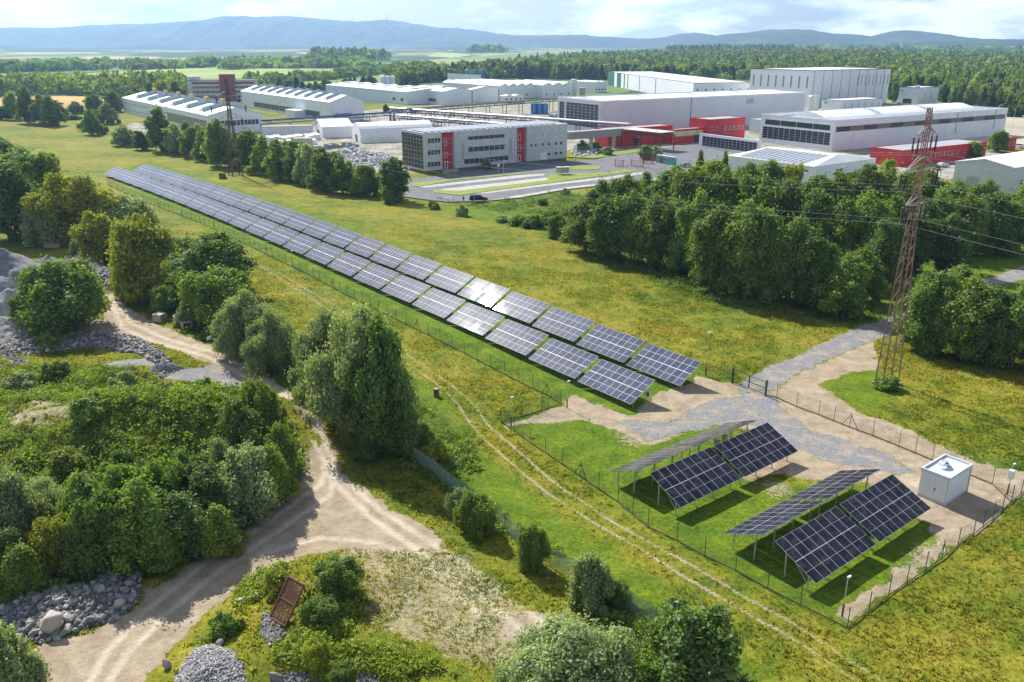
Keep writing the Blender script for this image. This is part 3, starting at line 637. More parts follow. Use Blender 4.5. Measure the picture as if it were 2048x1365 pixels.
fence([(1694, 1258), (1737, 1225), (1777, 1193), (1813, 1168), (1850, 1143), (1883, 1119), (1915, 1094), (1946, 1072), (1985, 1040), (2022, 1006)], 1.9, wire_g, fgreen, 'green mesh fence on the right of the black solar tents beside the meadow')
fence([(1531, 792), (1553, 797), (1593, 815), (1637, 831), (1699, 856), (1745, 873), (1797, 894), (1864, 922), (1925, 946), (1984, 970), (2022, 1006)], 1.9, wire_d, fgrey, 'thin dark fence on bare sand between the green gate and the white kiosk', pr=.05)
q0 = B0 + N * 6.9
fence(None, 1.8, wire_g, fgreen, 'green mesh fence behind the right-hand long row', world_pts=[G3(1464, 765)[:2], G3(1441, 748)[:2], q0 + U * 8.2, q0 - U * 130, q0 - U * 240], step=3.0, brace=0, base=False)
fence([(590, 765), (650, 805), (720, 855), (800, 905), (870, 955), (905, 985), (985, 1040), (1035, 1087), (1100, 1132), (1210, 1192), (1310, 1257), (1400, 1310)], 1.9, wire_p, M('old_fence_post', (0.12, 0.16, 0.13), 0.8), 'old pale green mesh fence sagging between the dirt road and the wheel ruts', step=3.0, brace=0, base=False)
fence([(2022, 1006), (2060, 975), (2110, 945)], 1.9, wire_g, fgreen, 'green fence running out of the picture beyond the white kiosk', brace=0)
def gate():
    a, b = G3(1464, 767), G3(1531, 793); d = b - a; L = math.hypot(d[0], d[1]); r = empty('gate', tuple(a), math.atan2(d[1], d[0]), 'green two-leaf gate across the gravel road', 'gate')
    for x in (0, L): m = MB(); m.box(x - .08, x + .08, -.08, .08, -.2, 2.2); m.build('gate_post', fgreen, r)
    for x0, x1 in ((.12, L / 2 - .03), (L / 2 + .03, L - .12)):
        m = MB()
        for z in (.25, 1.1, 1.95): m.bar((x0, 0, z), (x1, 0, z), .06)
        for x in (x0, x1): m.bar((x, 0, .2), (x, 0, 2.0), .07)
        o = m.build('gate_leaf', fgreen, r)
        me = MB(); me.add([(x0, .02, .25), (x1, .02, .25), (x1, .02, 1.95), (x0, .02, 1.95)], [(0, 1, 2, 3)]); w = me.mesh('wire_mesh', wire_g, uvf=lambda co, p: (co.x, co.z)); link('wire_mesh', w, o)
gate()
wmat = M('white_paint', (0.78, 0.78, 0.76), 0.5, var=0.06)
def mast(px, py, py_top, label, box=False):
    g = G3(px, py); h = hgt(g, py_top); r = empty('camera_mast', tuple(g), 0.6, label, 'camera mast', 'security camera masts around the solar park')
    m = MB(); m.bar((0, 0, -.2), (0, 0, h), .085, n=8); m.build('pole', steel, r)
    m = MB(); m.box(-.05, .34, -.07, .07, h - .03, h + .10); c = m.build('camera', wmat, r)
    m = MB(); m.box(.341, .37, -.05, .05, h - .02, h + .08); m.build('lens', M('dark_plastic', (0.06, 0.06, 0.07), 0.5), c)
    m = MB(); m.box(-.06, .06, -.06, .06, 0, 1.2); m.build('cable_guard', M('rust_red', (0.30, 0.09, 0.05), 0.8), r)
    if box: m = MB(); m.box(-.25, .25, -.2, .2, h - 1.5, h - .6); m.build('control_box', wmat, r)
mast(1411, 751, 666, 'camera mast behind the right-hand long row near the gate')
mast(1134, 816, 764, 'camera mast beside the near corner of the left-hand long row')
mast(1022, 852, 796, 'camera mast at the fence corner beside the wheel ruts')
mast(1684, 1234, 1156, 'camera mast at the bottom corner of the solar park')
mast(585, 534, 503, 'camera mast halfway along the left-hand long row')
mast(319, 414, 389, 'camera mast at the far end of the left-hand long row')
mast(2014, 990, 930, 'camera mast with a white control box right of the kiosk', True)

# white kiosk beside the tents
def kiosk():
    g = G3(1889, 1013); r = empty('kiosk', tuple(g), UA + math.pi / 2, 'small white windowless kiosk with a flat grey roof beside the solar tents', 'kiosk')
    lx, ly, h = 4.6, 2.7, 2.75; wp = M('kiosk_wall', (0.66, 0.68, 0.70), 0.6, var=0.05, dirt=0.15)
    m = MB(); m.box(0, lx, 0, ly, .3, h); w = m.build('wall', wp, r)
    m = MB(); m.box(-.02, lx + .02, -.02, ly + .02, -.2, .3); m.build('plinth', M('kiosk_plinth', (0.42, 0.44, 0.46), 0.8), r)
    m = MB(); m.box(-.08, lx + .08, -.08, ly + .08, h + .002, h + .14)
    for a, b, c, d in ((-.08, lx + .08, -.08, .1), (-.08, lx + .08, ly - .1, ly + .08), (-.08, .1, .1, ly - .1), (lx - .1, lx + .08, .1, ly - .1)): m.box(a, b, c, d, h + .141, h + .34)
    rf = m.build('roof', M('kiosk_roof', (0.50, 0.55, 0.60), 0.5, var=.05), r)
    prof = [(0, 0)]
    m = MB(); n = 8
    for k in range(n):
        a, b = math.pi * k / n / 1.2, math.pi * (k + 1) / n / 1.2
        m.bar((2.1 + .55 * math.cos(a) * 1.2, 1.7, h + .14 + .62 * math.sin(a)), (2.1 + .55 * math.cos(b) * 1.2, 1.7, h + .14 + .62 * math.sin(b)), .55, .10)
    m.box(2.45, 2.95, 1.4, 2.0, h + .145, h + .38); m.build('roof_vent', steel, rf)
    m = MB(); m.box(-.03, -.002, .4, 1.25, .32, 2.45); m.box(-.03, -.002, 1.3, 2.2, .32, 2.45); d = m.build('door', M('kiosk_door', (0.60, 0.62, 0.64), 0.5, var=.04), r)
    m = MB(); m.box(-.08, -.031, 1.12, 1.2, 1.2, 1.5); m.build('handle', M('dark_plastic', (0.06, 0.06, 0.07)), d)
    m = MB(); m.bar((-.06, .02, .0), (-.06, .02, h), .08); m.bar((lx * .98, -.06, 0), (lx * .98, -.06, h), .08); m.build('downpipe', steel, r)
kiosk()

# ------------------------------------------------------------------ pylons and conductors
rust = M('rusty_lattice_paint', (0.255, 0.150, 0.118), 0.75, 0.1, var=0.3, scale=1.5); greyl = M('grey_lattice_steel', (0.13, 0.095, 0.08), 0.8, 0.2, var=0.3)
insm = M('insulator_black', (0.02, 0.016, 0.014), 0.35); wirem = M('conductor_wire', (0.45, 0.46, 0.47), 0.5, 0.6)
LINE = np.array([142., -184.]); LINE /= np.hypot(*LINE); ARM = np.array([-LINE[1], LINE[0]]); AAZ = math.atan2(ARM[1], ARM[0])
def pylon(px, py, top_y, b0, btop, arms, mat, label, k_=1.0):
    g = G3(px, py); Hh = hgt(g, top_y); r = empty('pylon', tuple(g), AAZ, label, 'pylon'); out = []
    def hw(z):
        f = z / Hh; zb = arms[-1][0] / Hh
        return (b0 + (btop * 1.9 - b0) * min(1, f / zb) if f < zb else btop * 1.9 + (btop - btop * 1.9) * (f - zb) / (1 - zb)) / 2
    for sx in (-1, 1):
        for sy in (-1, 1):
            m = MB(); lv = np.linspace(0, Hh, 14)
            for a, b in zip(lv[:-1], lv[1:]): m.bar((sx * hw(a), sy * hw(a), a - (.3 if a == 0 else 0)), (sx * hw(b), sy * hw(b), b), .12 * k_ if a < Hh * .5 else .085 * k_)
            m.build('leg', mat, r)
    m = MB(); z = 0.3; k = 0
    while z < Hh - .5:
        s = max(0.9, hw(z) * 1.75); z2 = min(Hh, z + s); a, b = hw(z), hw(z2); d = 1 if k % 2 else -1
        for (p, q) in (((-a * d, -a, z), (b * d, -b, z2)), ((-a * d, a, z), (b * d, b, z2)), ((-a, -a * d, z), (-b, b * d, z2)), ((a, -a * d, z), (b, b * d, z2))): m.bar(p, q, .048 * k_)
        if k % 3 == 0:
            for (p, q) in (((-a, -a, z), (a, -a, z)), ((-a, a, z), (a, a, z)), ((-a, -a, z), (-a, a, z)), ((a, -a, z), (a, a, z))): m.bar(p, q, .048 * k_)
        z = z2; k += 1
    m.build('lattice', mat, r)
    for za, half in arms:
        m = MB(); w = hw(za)
        for sg in (-1, 1):
            for sy in (-1, 1):
                m.bar((sg * w, sy * w, za), (sg * half, 0, za + .05), .11); m.bar((sg * w * .9, sy * w * .9, za + half * .45), (sg * half, 0, za + .1), .09)
                m.bar((sg * (w + half) / 2, sy * w / 2, za), (sg * (w + half) / 2 * .97, sy * w * .4, za + half * .22), .06)
            m.bar((sg * (w + half) / 2, -w / 2, za), (sg * (w + half) / 2, w / 2, za), .07)
        m.build('crossarm', M('arm_steel', (0.28, 0.25, 0.23), 0.7, .3), r)
        for sg in (-1, 1):
            for dy in (-.30, .30):
                m = MB(); prof = [(.03, 0)]
                for i in range(12): zz0 = -.25 - i * .155; prof += [(.05, zz0), (.15, zz0 - .04), (.15, zz0 - .10), (.05, zz0 - .13)]
                m.lathe(prof[::-1], 8, (sg * half, dy, za)); m.build('insulator', insm, r, smooth=True)
            m = MB(); m.bar((sg * half, -.38, za - 2.15), (sg * half, .38, za - 2.15), .07); m.build('yoke', M('arm_steel'), r)
            p = g[:2] + ARM * sg * half; out.append((p[0], p[1], g[2] + za - 2.2, za, sg))
    m = MB(); 
    for sx in (-1, 1):
        for sy in (-1, 1): m.box(sx * b0 / 2 - .3, sx * b0 / 2 + .3, sy * b0 / 2 - .3, sy * b0 / 2 + .3, -.5, .25)
    m.build('footing', M('footing_concrete', (0.38, 0.36, 0.33)), r)
    return g, Hh, out
gR = G3(1773, 768); zA = [hgt(gR, y) for y in (269.5, 341, 409)]
PR = pylon(1773, 768, 215, 2.1, .38, [(zA[0], 2.1), (zA[1], 3.7), (zA[2], 2.2)], rust, 'tall rusty red lattice pylon on the right in front of the halls')
gL = G3(472, 352); zB = [hgt(gL, y) for y in (193, 212, 237)]
PL = pylon(472, 352, 156, 3.6, .5, [(zB[0], 3.7), (zB[1], 5.6), (zB[2], 4.0)], greyl, 'dark lattice pylon on four legs in the meadow before the left tree row', 2.3)
LV = ['top', 'middle', 'bottom']
for i in range(6):
    a = PR[2][i]; b = PL[2][i]; side = 'left' if a[4] < 0 else 'right'
    far2 = (a[0] + LINE[0] * 235, a[1] + LINE[1] * 235, a[2] - 1.0)
    for (p, q, nm) in ((a, b, 'between the two pylons'), (a, far2, 'running off to the right')):
        n = 28; m = MB(); L = math.hypot(q[0] - p[0], q[1] - p[1]); prev = None
        for k in range(n + 1):
            t = k / n; c = (p[0] + (q[0] - p[0]) * t, p[1] + (q[1] - p[1]) * t, p[2] + (q[2] - p[2]) * t - 4 * 4.5 * t * (1 - t))
            if prev: m.bar(prev, c, .024)
            prev = c
        tag(m.build('power_cable', wirem), 'thin overhead conductor %s, from the %s crossarm on its %s side' % (nm, LV[i // 2], side), 'power cable', 'conductors of the power line')

# ------------------------------------------------------------------ factory buildings (local frame: x along the right-hand face, y along the left-hand face, origin at the near corner)
BAZ = R(36)
wallw = M('white_cladding', (0.68, 0.72, 0.76), 0.6, var=0.06, scale=.2, dirt=0.25, seam=6.0); wallg = M('grey_cladding', (0.50, 0.54, 0.58), 0.55, var=0.05, scale=.15, dirt=0.1, seam=3.0)
walld = M('aged_render', (0.50, 0.51, 0.51), 0.85, var=0.10, scale=.5, dirt=0.4); redw = M('red_cladding', (0.52, 0.032, 0.035), 0.6, var=0.10, scale=.4)
roofw = M('pale_roof', (0.66, 0.69, 0.71), 0.6, var=0.10, scale=.15); roofg = M('grey_roof', (0.32, 0.35, 0.38), 0.6, var=0.12, scale=.2); roofb = M('bluish_roof', (0.42, 0.52, 0.60), 0.5, var=0.10, scale=.2)
glassd = M('dark_window_glass', (0.045, 0.055, 0.06), 0.12, var=0.3, scale=.8); glassb = M('bluish_skylight_glass', (0.34, 0.44, 0.48), 0.3, var=0.25, scale=.6)
framew = M('window_frame_white', (0.72, 0.72, 0.70), 0.5); trimd = M('dark_trim', (0.05, 0.055, 0.06), 0.6); concr = M('yard_concrete', (0.36, 0.35, 0.33), 0.85, var=.15)
def pv_mat(name, nx_, cell=(0.014, 0.017, 0.028), line=(0.60, 0.63, 0.66), lw=.05):
    t = NT(name); uvn = t.node('ShaderNodeUVMap'); s = t.node('ShaderNodeSeparateXYZ'); t.link(uvn.outputs[0], s.inputs[0])
    u = t.math('FRACT', s.outputs[0]); v = t.math('FRACT', s.outputs[1])
    e = t.math('MAXIMUM', t.math('LESS_THAN', u, lw), t.math('LESS_THAN', v, lw * 1.0))
    n = t.noise(t.mapv(t.pos(), (.4, .4, .4)), 1.0, 3); c = t.mix(e, t.ramp(n, [(.3, cell), (.7, tuple(x * 1.8 for x in cell))]), line)
    t.link(c, t.b.inputs['Base Color']); t.b.inputs['Roughness'].default_value = 0.22; t.b.inputs['Specular IOR Level'].default_value = 0.5; return t.m
pvf = pv_mat('facade_solar_cells', 1); pvr = pv_mat('roof_solar_cells', 1, (0.055, 0.060, 0.085), (0.60, 0.62, 0.64), .16)
class Bld:
    def __init__(s, name, label, cat, near, h, xr, xl, az=BAZ, group=None, z=0.0, lx=None, ly=None):
        s.g = G(*near, z) if not isinstance(near, np.ndarray) else near
        s.e1 = np.array([math.cos(az), math.sin(az)]); s.e2 = np.array([-s.e1[1], s.e1[0]]); s.h = h; s.z = z
        s.root = empty(name, (s.g[0], s.g[1], z), az, label, cat, group)
        s.lx = lx or s.sol(s.e1, xr, h + z); s.ly = ly or s.sol(s.e2, xl, h + z)
    def sol(s, e, x, z, org=None):
        o = s.g if org is None else org
        a, b = -5.0, 320.0; fa = P(*(o + e * a), z)[0] - x
        for _ in range(60):
            m = (a + b) / 2; fm = P(*(o + e * m), z)[0] - x
            if (fm > 0) == (fa > 0): a, fa = m, fm
            else: b = m
        return a
    def ax(s, x, z, y=0.0): return s.sol(s.e1, x, z + s.z, s.g + s.e2 * y)      # along the right face
    def ay(s, x, z, xx=0.0): return s.sol(s.e2, x, z + s.z, s.g + s.e1 * xx)    # along the left face
    def xbox(s, name, mat, a0, a1, z0, z1, d=.12, y=0.0, parent=None):      # proud of the right-hand face
        m = MB(); m.box(a0, a1, y - d, y - .003, z0, z1); return m.build(name, mat, parent or s.root)
    def ybox(s, name, mat, a0, a1, z0, z1, d=.12, x=0.0, parent=None):
        m = MB(); m.box(x - d, x - .003, a0, a1, z0, z1); return m.build(name, mat, parent or s.root)
    def xwin(s, a0, a1, z0, z1, n=1, y=0.0, fr=.12, gm=None, fm=None):
        f = MB(); f.box(a0, a1, y - .08, y - .003, z0, z1); o = f.build('window', fm or framew, s.root)
        m = MB(); w = (a1 - a0) / n
        for k in range(n): m.box(a0 + k * w + fr, a0 + (k + 1) * w - fr, y - .10, y - .081, z0 + fr, z1 - fr)
        m.build('pane', gm or glassd, o); return o
    def ywin(s, a0, a1, z0, z1, n=1, x=0.0, fr=.12, gm=None, fm=None):
        f = MB(); f.box(x - .08, x - .003, a0, a1, z0, z1); o = f.build('window', fm or framew, s.root)
        m = MB(); w = (a1 - a0) / n
        for k in range(n): m.box(x - .10, x - .081, a0 + k * w + fr, a0 + (k + 1) * w - fr, z0 + fr, z1 - fr)
        m.build('pane', gm or glassd, o); return o
    def body(s, mat, h=None, x0=0, x1=None, y0=0, y1=None, z0=-.6, name='wall'):
        m = MB(); m.box(x0, s.lx if x1 is None else x1, y0, s.ly if y1 is None else y1, z0, h or s.h); return m.build(name, mat, s.root)
    def flat(s, mat, h=None, x0=0, x1=None, y0=0, y1=None, par=.5, pm=None):
        h = h or s.h; x1 = s.lx if x1 is None else x1; y1 = s.ly if y1 is None else y1
        m = MB(); m.box(x0 + .25, x1 - .25, y0 + .25, y1 - .25, h + .002, h + .12)
        r = m.build('roof', mat, s.root); m = MB(); t = .3
        m.box(x0 - .03, x1 + .03, y0 - .03, y0 + t, h + .003, h + par); m.box(x0 - .03, x1 + .03, y1 - t, y1 + .03, h + .003, h + par)
        m.box(x0 - .03, x0 + t, y0 + t, y1 - t, h + .003, h + par); m.box(x1 - t, x1 + .03, y0 + t, y1 - t, h + .003, h + par)
        m.build('parapet', pm or trimd, r); return r
    def gable_y(s, wall, roof, rise, over=.35, h=None):       # ridge runs along y
        h = h or s.h; lx, ly = s.lx, s.ly; m = MB(); m.extr_y([(0, -.6), (lx, -.6), (lx, h), (lx / 2, h + rise), (0, h)], 0, ly); m.build('wall', wall, s.root)
        t = .22; sl = rise / (lx / 2); m = MB()
        m.extr_y([(-over, h - over * sl + .01), (lx / 2, h + rise + .01), (lx + over, h - over * sl + .01), (lx + over, h - over * sl + t), (lx / 2, h + rise + t), (-over, h - over * sl + t)], -over, ly + over)
        return m.build('roof', roof, s.root)
    def gable_x(s, wall, roof, rise, over=.35, h=None):       # ridge runs along x
        h = h or s.h; lx, ly = s.lx, s.ly; m = MB(); m.extr_x([(0, -.6), (ly, -.6), (ly, h), (ly / 2, h + rise), (0, h)], 0, lx); m.build('wall', wall, s.root)
        t = .22; sl = rise / (ly / 2); m = MB()
        m.extr_x([(-over, h - over * sl + .01), (ly / 2, h + rise + .01), (ly + over, h - over * sl + .01), (ly + over, h - over * sl + t), (ly / 2, h + rise + t), (-over, h - over * sl + t)], -over, lx + over)
        return m.build('roof', roof, s.root)
    def pvx(s, a0, a1, z0, z1, nx_, nz, y=0.0, name='facade_solar_array'):
        m = MB(); m.box(a0, a1, y - .14, y - .003, z0, z1)
        return link(name, m.mesh(name, pvf, uvf=lambda co, p: ((co.x - a0) / (a1 - a0) * nx_ + .015, (co.z - z0) / (z1 - z0) * nz + .015) if p.normal.y < -.9 else (.01, .01)), s.root)
    def pvy(s, a0, a1, z0, z1, nx_, nz, x=0.0, name='facade_solar_array'):
        m = MB(); m.box(x - .14, x - .003, a0, a1, z0, z1)
        return link(name, m.mesh(name, pvf, uvf=lambda co, p: ((co.y - a0) / (a1 - a0) * nx_ + .015, (co.z - z0) / (z1 - z0) * nz + .015) if p.normal.x < -.9 else (.01, .01)), s.root)

# --- office block with red stair towers
o = Bld('office_building', 'three-storey grey office block with two red stair towers and a black solar gable', 'office building', (849.8, 348.8), 13.3, 1134.8, 802.5, az=R(35.3))
sx = [o.ax(x, 7) for x in (884, 903.5, 909, 1034, 1049.5, 1054)]; W_ = o.ly
secs = [(0, sx[0]), (sx[2], sx[3]), (sx[5], o.lx)]
for a, b in secs: o.body(walld, x0=a, x1=b, z0=1.0)
o.body(M('office_plinth', (0.16, 0.13, 0.11), .9), h=1.0, x0=.1, x1=o.lx - .1, y0=.1, name='plinth')
for a, b in ((sx[0], sx[2]), (sx[3], sx[5])):
    m = MB(); m.box(a + .01, b - .01, 1.6, W_ - .2, 1.0, 12.9); m.build('stair_tower', redw, o.root)
    xm = (a + b) / 2
    for z in (4.6, 8.6): o.xwin(xm - .55, xm + .45, z, z + 2.0, 1, y=1.6, fr=.15)
    o.xwin(xm - .6, xm + .6, 1.0, 3.4, 1, y=1.6, fr=.25)
o.flat(M('office_roof', (0.45, 0.47, 0.49), .7, var=.12), par=.35, pm=M('parapet_pale', (0.6, 0.61, 0.6), .7))
m = MB()
for k in range(22): m.box(2 + k * 2.6, 3.9 + k * 2.6, 2, W_ - 2, 13.65, 13.80)
m.build('roof_solar_array', M('pale_module', (0.40, 0.44, 0.50), .25), o.root)
o.pvy(.5, W_ - .6, 1.6, 12.9, 7, 8)
for z in (2.3, 6.2, 10.1): o.xwin(o.ax(855, z), o.ax(881, z), z, z + 1.7, 4, fr=.07)
a0, a1 = o.ax(936, 9), o.ax(1009, 9)
o.xwin(a0, a1, 10.2, 11.5, 7, fr=.05); o.xwin(a0, a1, 6.1, 7.9, 7, fr=.06); o.xwin(o.ax(928, 3), o.ax(1017, 3), 2.1, 3.9, 9, fr=.06)
for i, px in enumerate((1062, 1071, 1085, 1098, 1112, 1122)):
    a = o.ax(px, 9)
    for z, hh in ((9.2, 2.0), (6.0, 1.3)): o.xwin(a - .6, a + .7, z, z + hh, 1, gm=glassb if hh > 1.9 else None)
    if i > 2: o.xwin(a - .7, a + .8, 2.4, 3.6, 1)
o.xbox('door', framew, o.ax(1080, 2), o.ax(1094, 2), 1.1, 3.8); o.xbox('door', M('pale_door', (0.5, 0.55, 0.6)), o.ax(1067, 2), o.ax(1075, 2), 1.1, 3.5)
o.xbox('steps', concr, sx[0] - .5, sx[2] + .5, -.2, .9, d=1.6)
for k, x in enumerate((923, 1018)): o.xbox('perforated_panel', M('panel_grey', (0.36, 0.37, 0.38)), o.ax(x, 6), o.ax(x + 6, 6), 3.9, 9.8, d=.06)

# --- sawtooth-lit halls on the left
def lanterns(b, n, rise, wid, y0, y1, ends=None, hh=2.2):
    lx = b.lx; h = b.h
    for k in range(n):
        y = y0 + (y1 - y0) * (k + .5) / n; w = wid
        x0, x1 = lx * .10, lx * .5; z = lambda x: h + rise * x / (lx / 2) + .2
        m = MB(); v = [(x0, y - w / 2, z(x0)), (x1, y - w / 2, z(x1)), (x1, y - w / 2 + .1, z(x1) + hh), (x0, y - w / 2 + .1, z(x0) + hh), (x0, y + w / 2, z(x0)), (x1, y + w / 2, z(x1))]
        m.add(v, [(0, 1, 2, 3)], 0); m.add(v, [(3, 2, 5, 4), (0, 3, 4), (1, 5, 2), (0, 4, 5, 1)], 1)
        for j in range(9):
            x = x0 + (x1 - x0) * j / 8; m.bar((x, y - w / 2 - .05, z(x)), (x, y - w / 2 + .05, z(x) + hh), .12, mi=1)
        x0b, x1b = lx * .5, lx * .9; zb = lambda x: h + rise * (lx - x) / (lx / 2) + .2
        v = [(x0b, y - w / 2, zb(x0b)), (x1b, y - w / 2, zb(x1b)), (x1b, y - w / 2 + .1, zb(x1b) + hh), (x0b, y - w / 2 + .1, zb(x0b) + hh), (x0b, y + w / 2, zb(x0b)), (x1b, y + w / 2, zb(x1b))]
        m.add(v, [(0, 1, 2, 3)], 0); m.add(v, [(3, 2, 5, 4), (0, 3, 4), (1, 5, 2), (0, 4, 5, 1)], 1)
        rl = m.build('rooflight', [glassb, M('lantern_back', (0.62, 0.67, 0.70), .6)], b.root)
        if ends: m = MB(); m.box(x1 - .7, x1 + .7, y - w / 2 - .2, y + .8, h + rise, h + rise + hh + 1.2); m.build('vent_cowl', M('ochre_wood', (0.42, 0.33, 0.14), .8), rl)
l1 = Bld('factory_hall', 'pale blue-white hall with six slanted roof lights, far left behind the trees', 'factory hall', (418.8, 269.5), 8.8, 524, 244.6)
l1.gable_y(wallw, roofw, 3.2); lanterns(l1, 6, 3.2, 7.5, 6, l1.ly - 12, ends=True)
l1.xwin(l1.ax(427, 4), l1.ax(518, 4), 3.6, 6.2, 12)
a0, a1 = l1.ay(415, 3), l1.ay(335, 3)
for k in range(6): l1.ywin(a0 + (a1 - a0) * k / 6 + .15, a0 + (a1 - a0) * (k + 1) / 6 - .15, 1.6, 6.4, 3, gm=M('greenish_glass', (0.10, 0.14, 0.13), .2), fr=.1)
for z in (1.4, 5.4):
    for k in range(10):
        a = l1.ay(295 - k * 4.6, z); l1.ywin(a - .7, a + .7, z, z + 1.5, 1)
for px in (378, 396): a = l1.ay(px, 1); l1.ybox('door', M('blue_door', (0.05, 0.16, 0.42)), a - 1.2, a + 1.2, 0, 3.4, d=.16)
l2 = Bld('factory_hall', 'white hall with nine small sawtooth roof lights behind the dark pylon', 'factory hall', (662, 243.5), 10.4, 727, 481.6)
l2.gable_y(wallw, roofw, 3.4); lanterns(l2, 9, 3.4, 5, 4, l2.ly - 6, hh=1.7)
a0, a1 = l2.ay(640, 3), l2.ay(508, 3)
for k in range(7): l2.ywin(a0 + (a1 - a0) * k / 7 + .15, a0 + (a1 - a0) * (k + 1) / 7 - .15, 1.2, 4.6, 4, fr=.1)
l2.xwin(l2.ax(669, 3), l2.ax(703, 3), 2.0, 4.2, 6)
m = MB(); m.box(-7, -.01, l2.ly * .24, l2.ly * .34, -.3, 4.2); m.build('annex', wallw, l2.root)
l3 = Bld('factory_hall', 'long low white hall with roof vents behind the sawtooth hall', 'factory hall', (813, 210), 8.6, 905, 651)
l3.gable_y(wallw, roofw, 2.0)
for k in range(6): m = MB(); y = l3.ly * (k + .5) / 6; m.extr_y([(l3.lx * .3, 10.3), (l3.lx * .6, 10.6), (l3.lx * .6, 11.4), (l3.lx * .3, 11.0)], y - 3, y + 3); m.build('roof_vent', roofw, l3.root)
for px in (806, 790): a = l3.ay(px, 3); l3.ywin(a - 1, a + 3.5, 2, 4.5, 4)
for i, (px, py, xr) in enumerate([(886.5, 211, 945), (945, 206, 998)]):
    b = Bld('factory_hall', ['white twin-gabled hall, left gable, above the blue pipe bridge', 'white twin-gabled hall, right gable, above the blue pipe bridge'][i], 'factory hall', (px, py), 9.2, xr, 814 if i == 0 else 935)
    b.gable_y(wallw, roofw, 2.0)
    if i == 0: b.ywin(b.ay(872, 3), b.ay(835, 3), 1.8, 4.2, 6); m = MB(); m.extr_y([(b.lx * .35, 10.9), (b.lx * .65, 10.9), (b.lx * .6, 12.3), (b.lx * .4, 12.3)], b.ly * .3, b.ly * .6); m.build('roof_light', glassb, b.root)
    b.xbox('roof_ladder', M('arm_steel'), b.lx - .8, b.lx - .1, 0, 9, d=.3)
# far glasshouse-like sawtooth sheds
for i, (px, py, h, xr, xl, lab) in enumerate([(1000, 199, 10, 1085, 885, 'white multi-bay shed with rippled roof behind the twin gables, left'), (1085, 197, 10, 1145, 1000, 'white multi-bay shed with rippled roof left of the cream silo, right'), (1190, 186, 9, 1214, 1150, 'small pale shed with windows beside the green-striped hall'), (1008, 207, 5, 1046, 998, 'low white annex below the rippled roofs')]):
    b = Bld('factory_shed', lab, 'factory shed', (px, py), h, xr, xl); b.body(wallw)
    n = max(2, int(b.lx / 8)); m = MB()
    for k in range(n):
        x0 = b.lx * k / n; x1 = b.lx * (k + 1) / n; m.extr_y([(x0, h + .01), (x1, h + .01), ((x0 * .4 + x1 * .6), h + (1.9 if i < 2 else .8))], 0, b.ly)
    m.build('roof', roofw, b.root)
    for k in range(4): a = b.lx * (k + .5) / 4; b.xwin(a - .9, a + .9, 2, 3.4, 1)
b = Bld('factory_shed', 'small white rooftop block with three blue cylinders behind the rippled roofs', 'factory shed', (952, 178), 13, 962, 895); b.body(wallw); b.flat(roofw)
for k in range(3):
    m = MB(); m.lathe([(1.6, 0), (1.6, 6.5), (.9, 7.2)], 12, (4 + k * 9, b.ly * .4, 10)); m.build('blue_cylinder', M('blue_tank_paint', (0.03, 0.15, 0.40), .4), b.root)
def tank(px, py, r_, h, mat, name, label, cat, n=1, legs=0, z=0.):
    g = G(px, py); rt = empty(name, (g[0], g[1], z), 0, label, cat)
    for k in range(n):
        m = MB(); m.lathe([(r_ * .98, 0), (r_, .1), (r_, h * .93), (r_ * .92, h * .97), (r_ * .3, h)], 24, (k * r_ * 2.15, 0, 0)); m.build('barrel', mat, rt, smooth=False)
        m = MB(); m.lathe([(r_ * 1.03, 0), (r_ * 1.03, .15)], 24, (k * r_ * 2.15, 0, h * .92)); m.build('rim', mat, rt)
    m = MB()
    for z_ in np.arange(.5, h, .5): m.bar((-r_ * .3, -r_ - .12, z_), (r_ * .1, -r_ - .12, z_), .05)
    m.bar((-r_ * .3, -r_ - .12, .2), (-r_ * .3, -r_ - .12, h), .06); m.bar((r_ * .1, -r_ - .12, .2), (r_ * .1, -r_ - .12, h), .06); m.build('ladder', steel, rt)
stain = M('stainless', (0.62, 0.64, 0.65), 0.28, 0.7, var=.08); cream = M('cream_silo', (0.62, 0.60, 0.52), .6, var=.08, dirt=.3)
tank(1625, 226, 3.6, 11.0, stain, 'storage_tank', 'shiny stainless round tank beside the big grey hall', 'tank')
tank(767, 188, 2.0, 15.0, wallw, 'silo', 'pair of slim white silos behind the long low hall', 'silo', n=3)
tank(1147, 192, 2.6, 13.5, cream, 'silo', 'tall cream silo right of the rippled roofs', 'silo'); tank(1164, 194, 2.8, 7.5, M('beige_tank', (0.40, 0.36, 0.30), .7), 'storage_tank', 'squat beige tank right of the cream silo', 'tank')
for i in range(3): tank(1068 + i * 11, 228, 2.0, 6.5, M('blue_tank_paint'), 'storage_tank', '%s of three blue upright tanks left of the solar-faced hall' % ('leftmost', 'middle', 'rightmost')[i], 'tank')

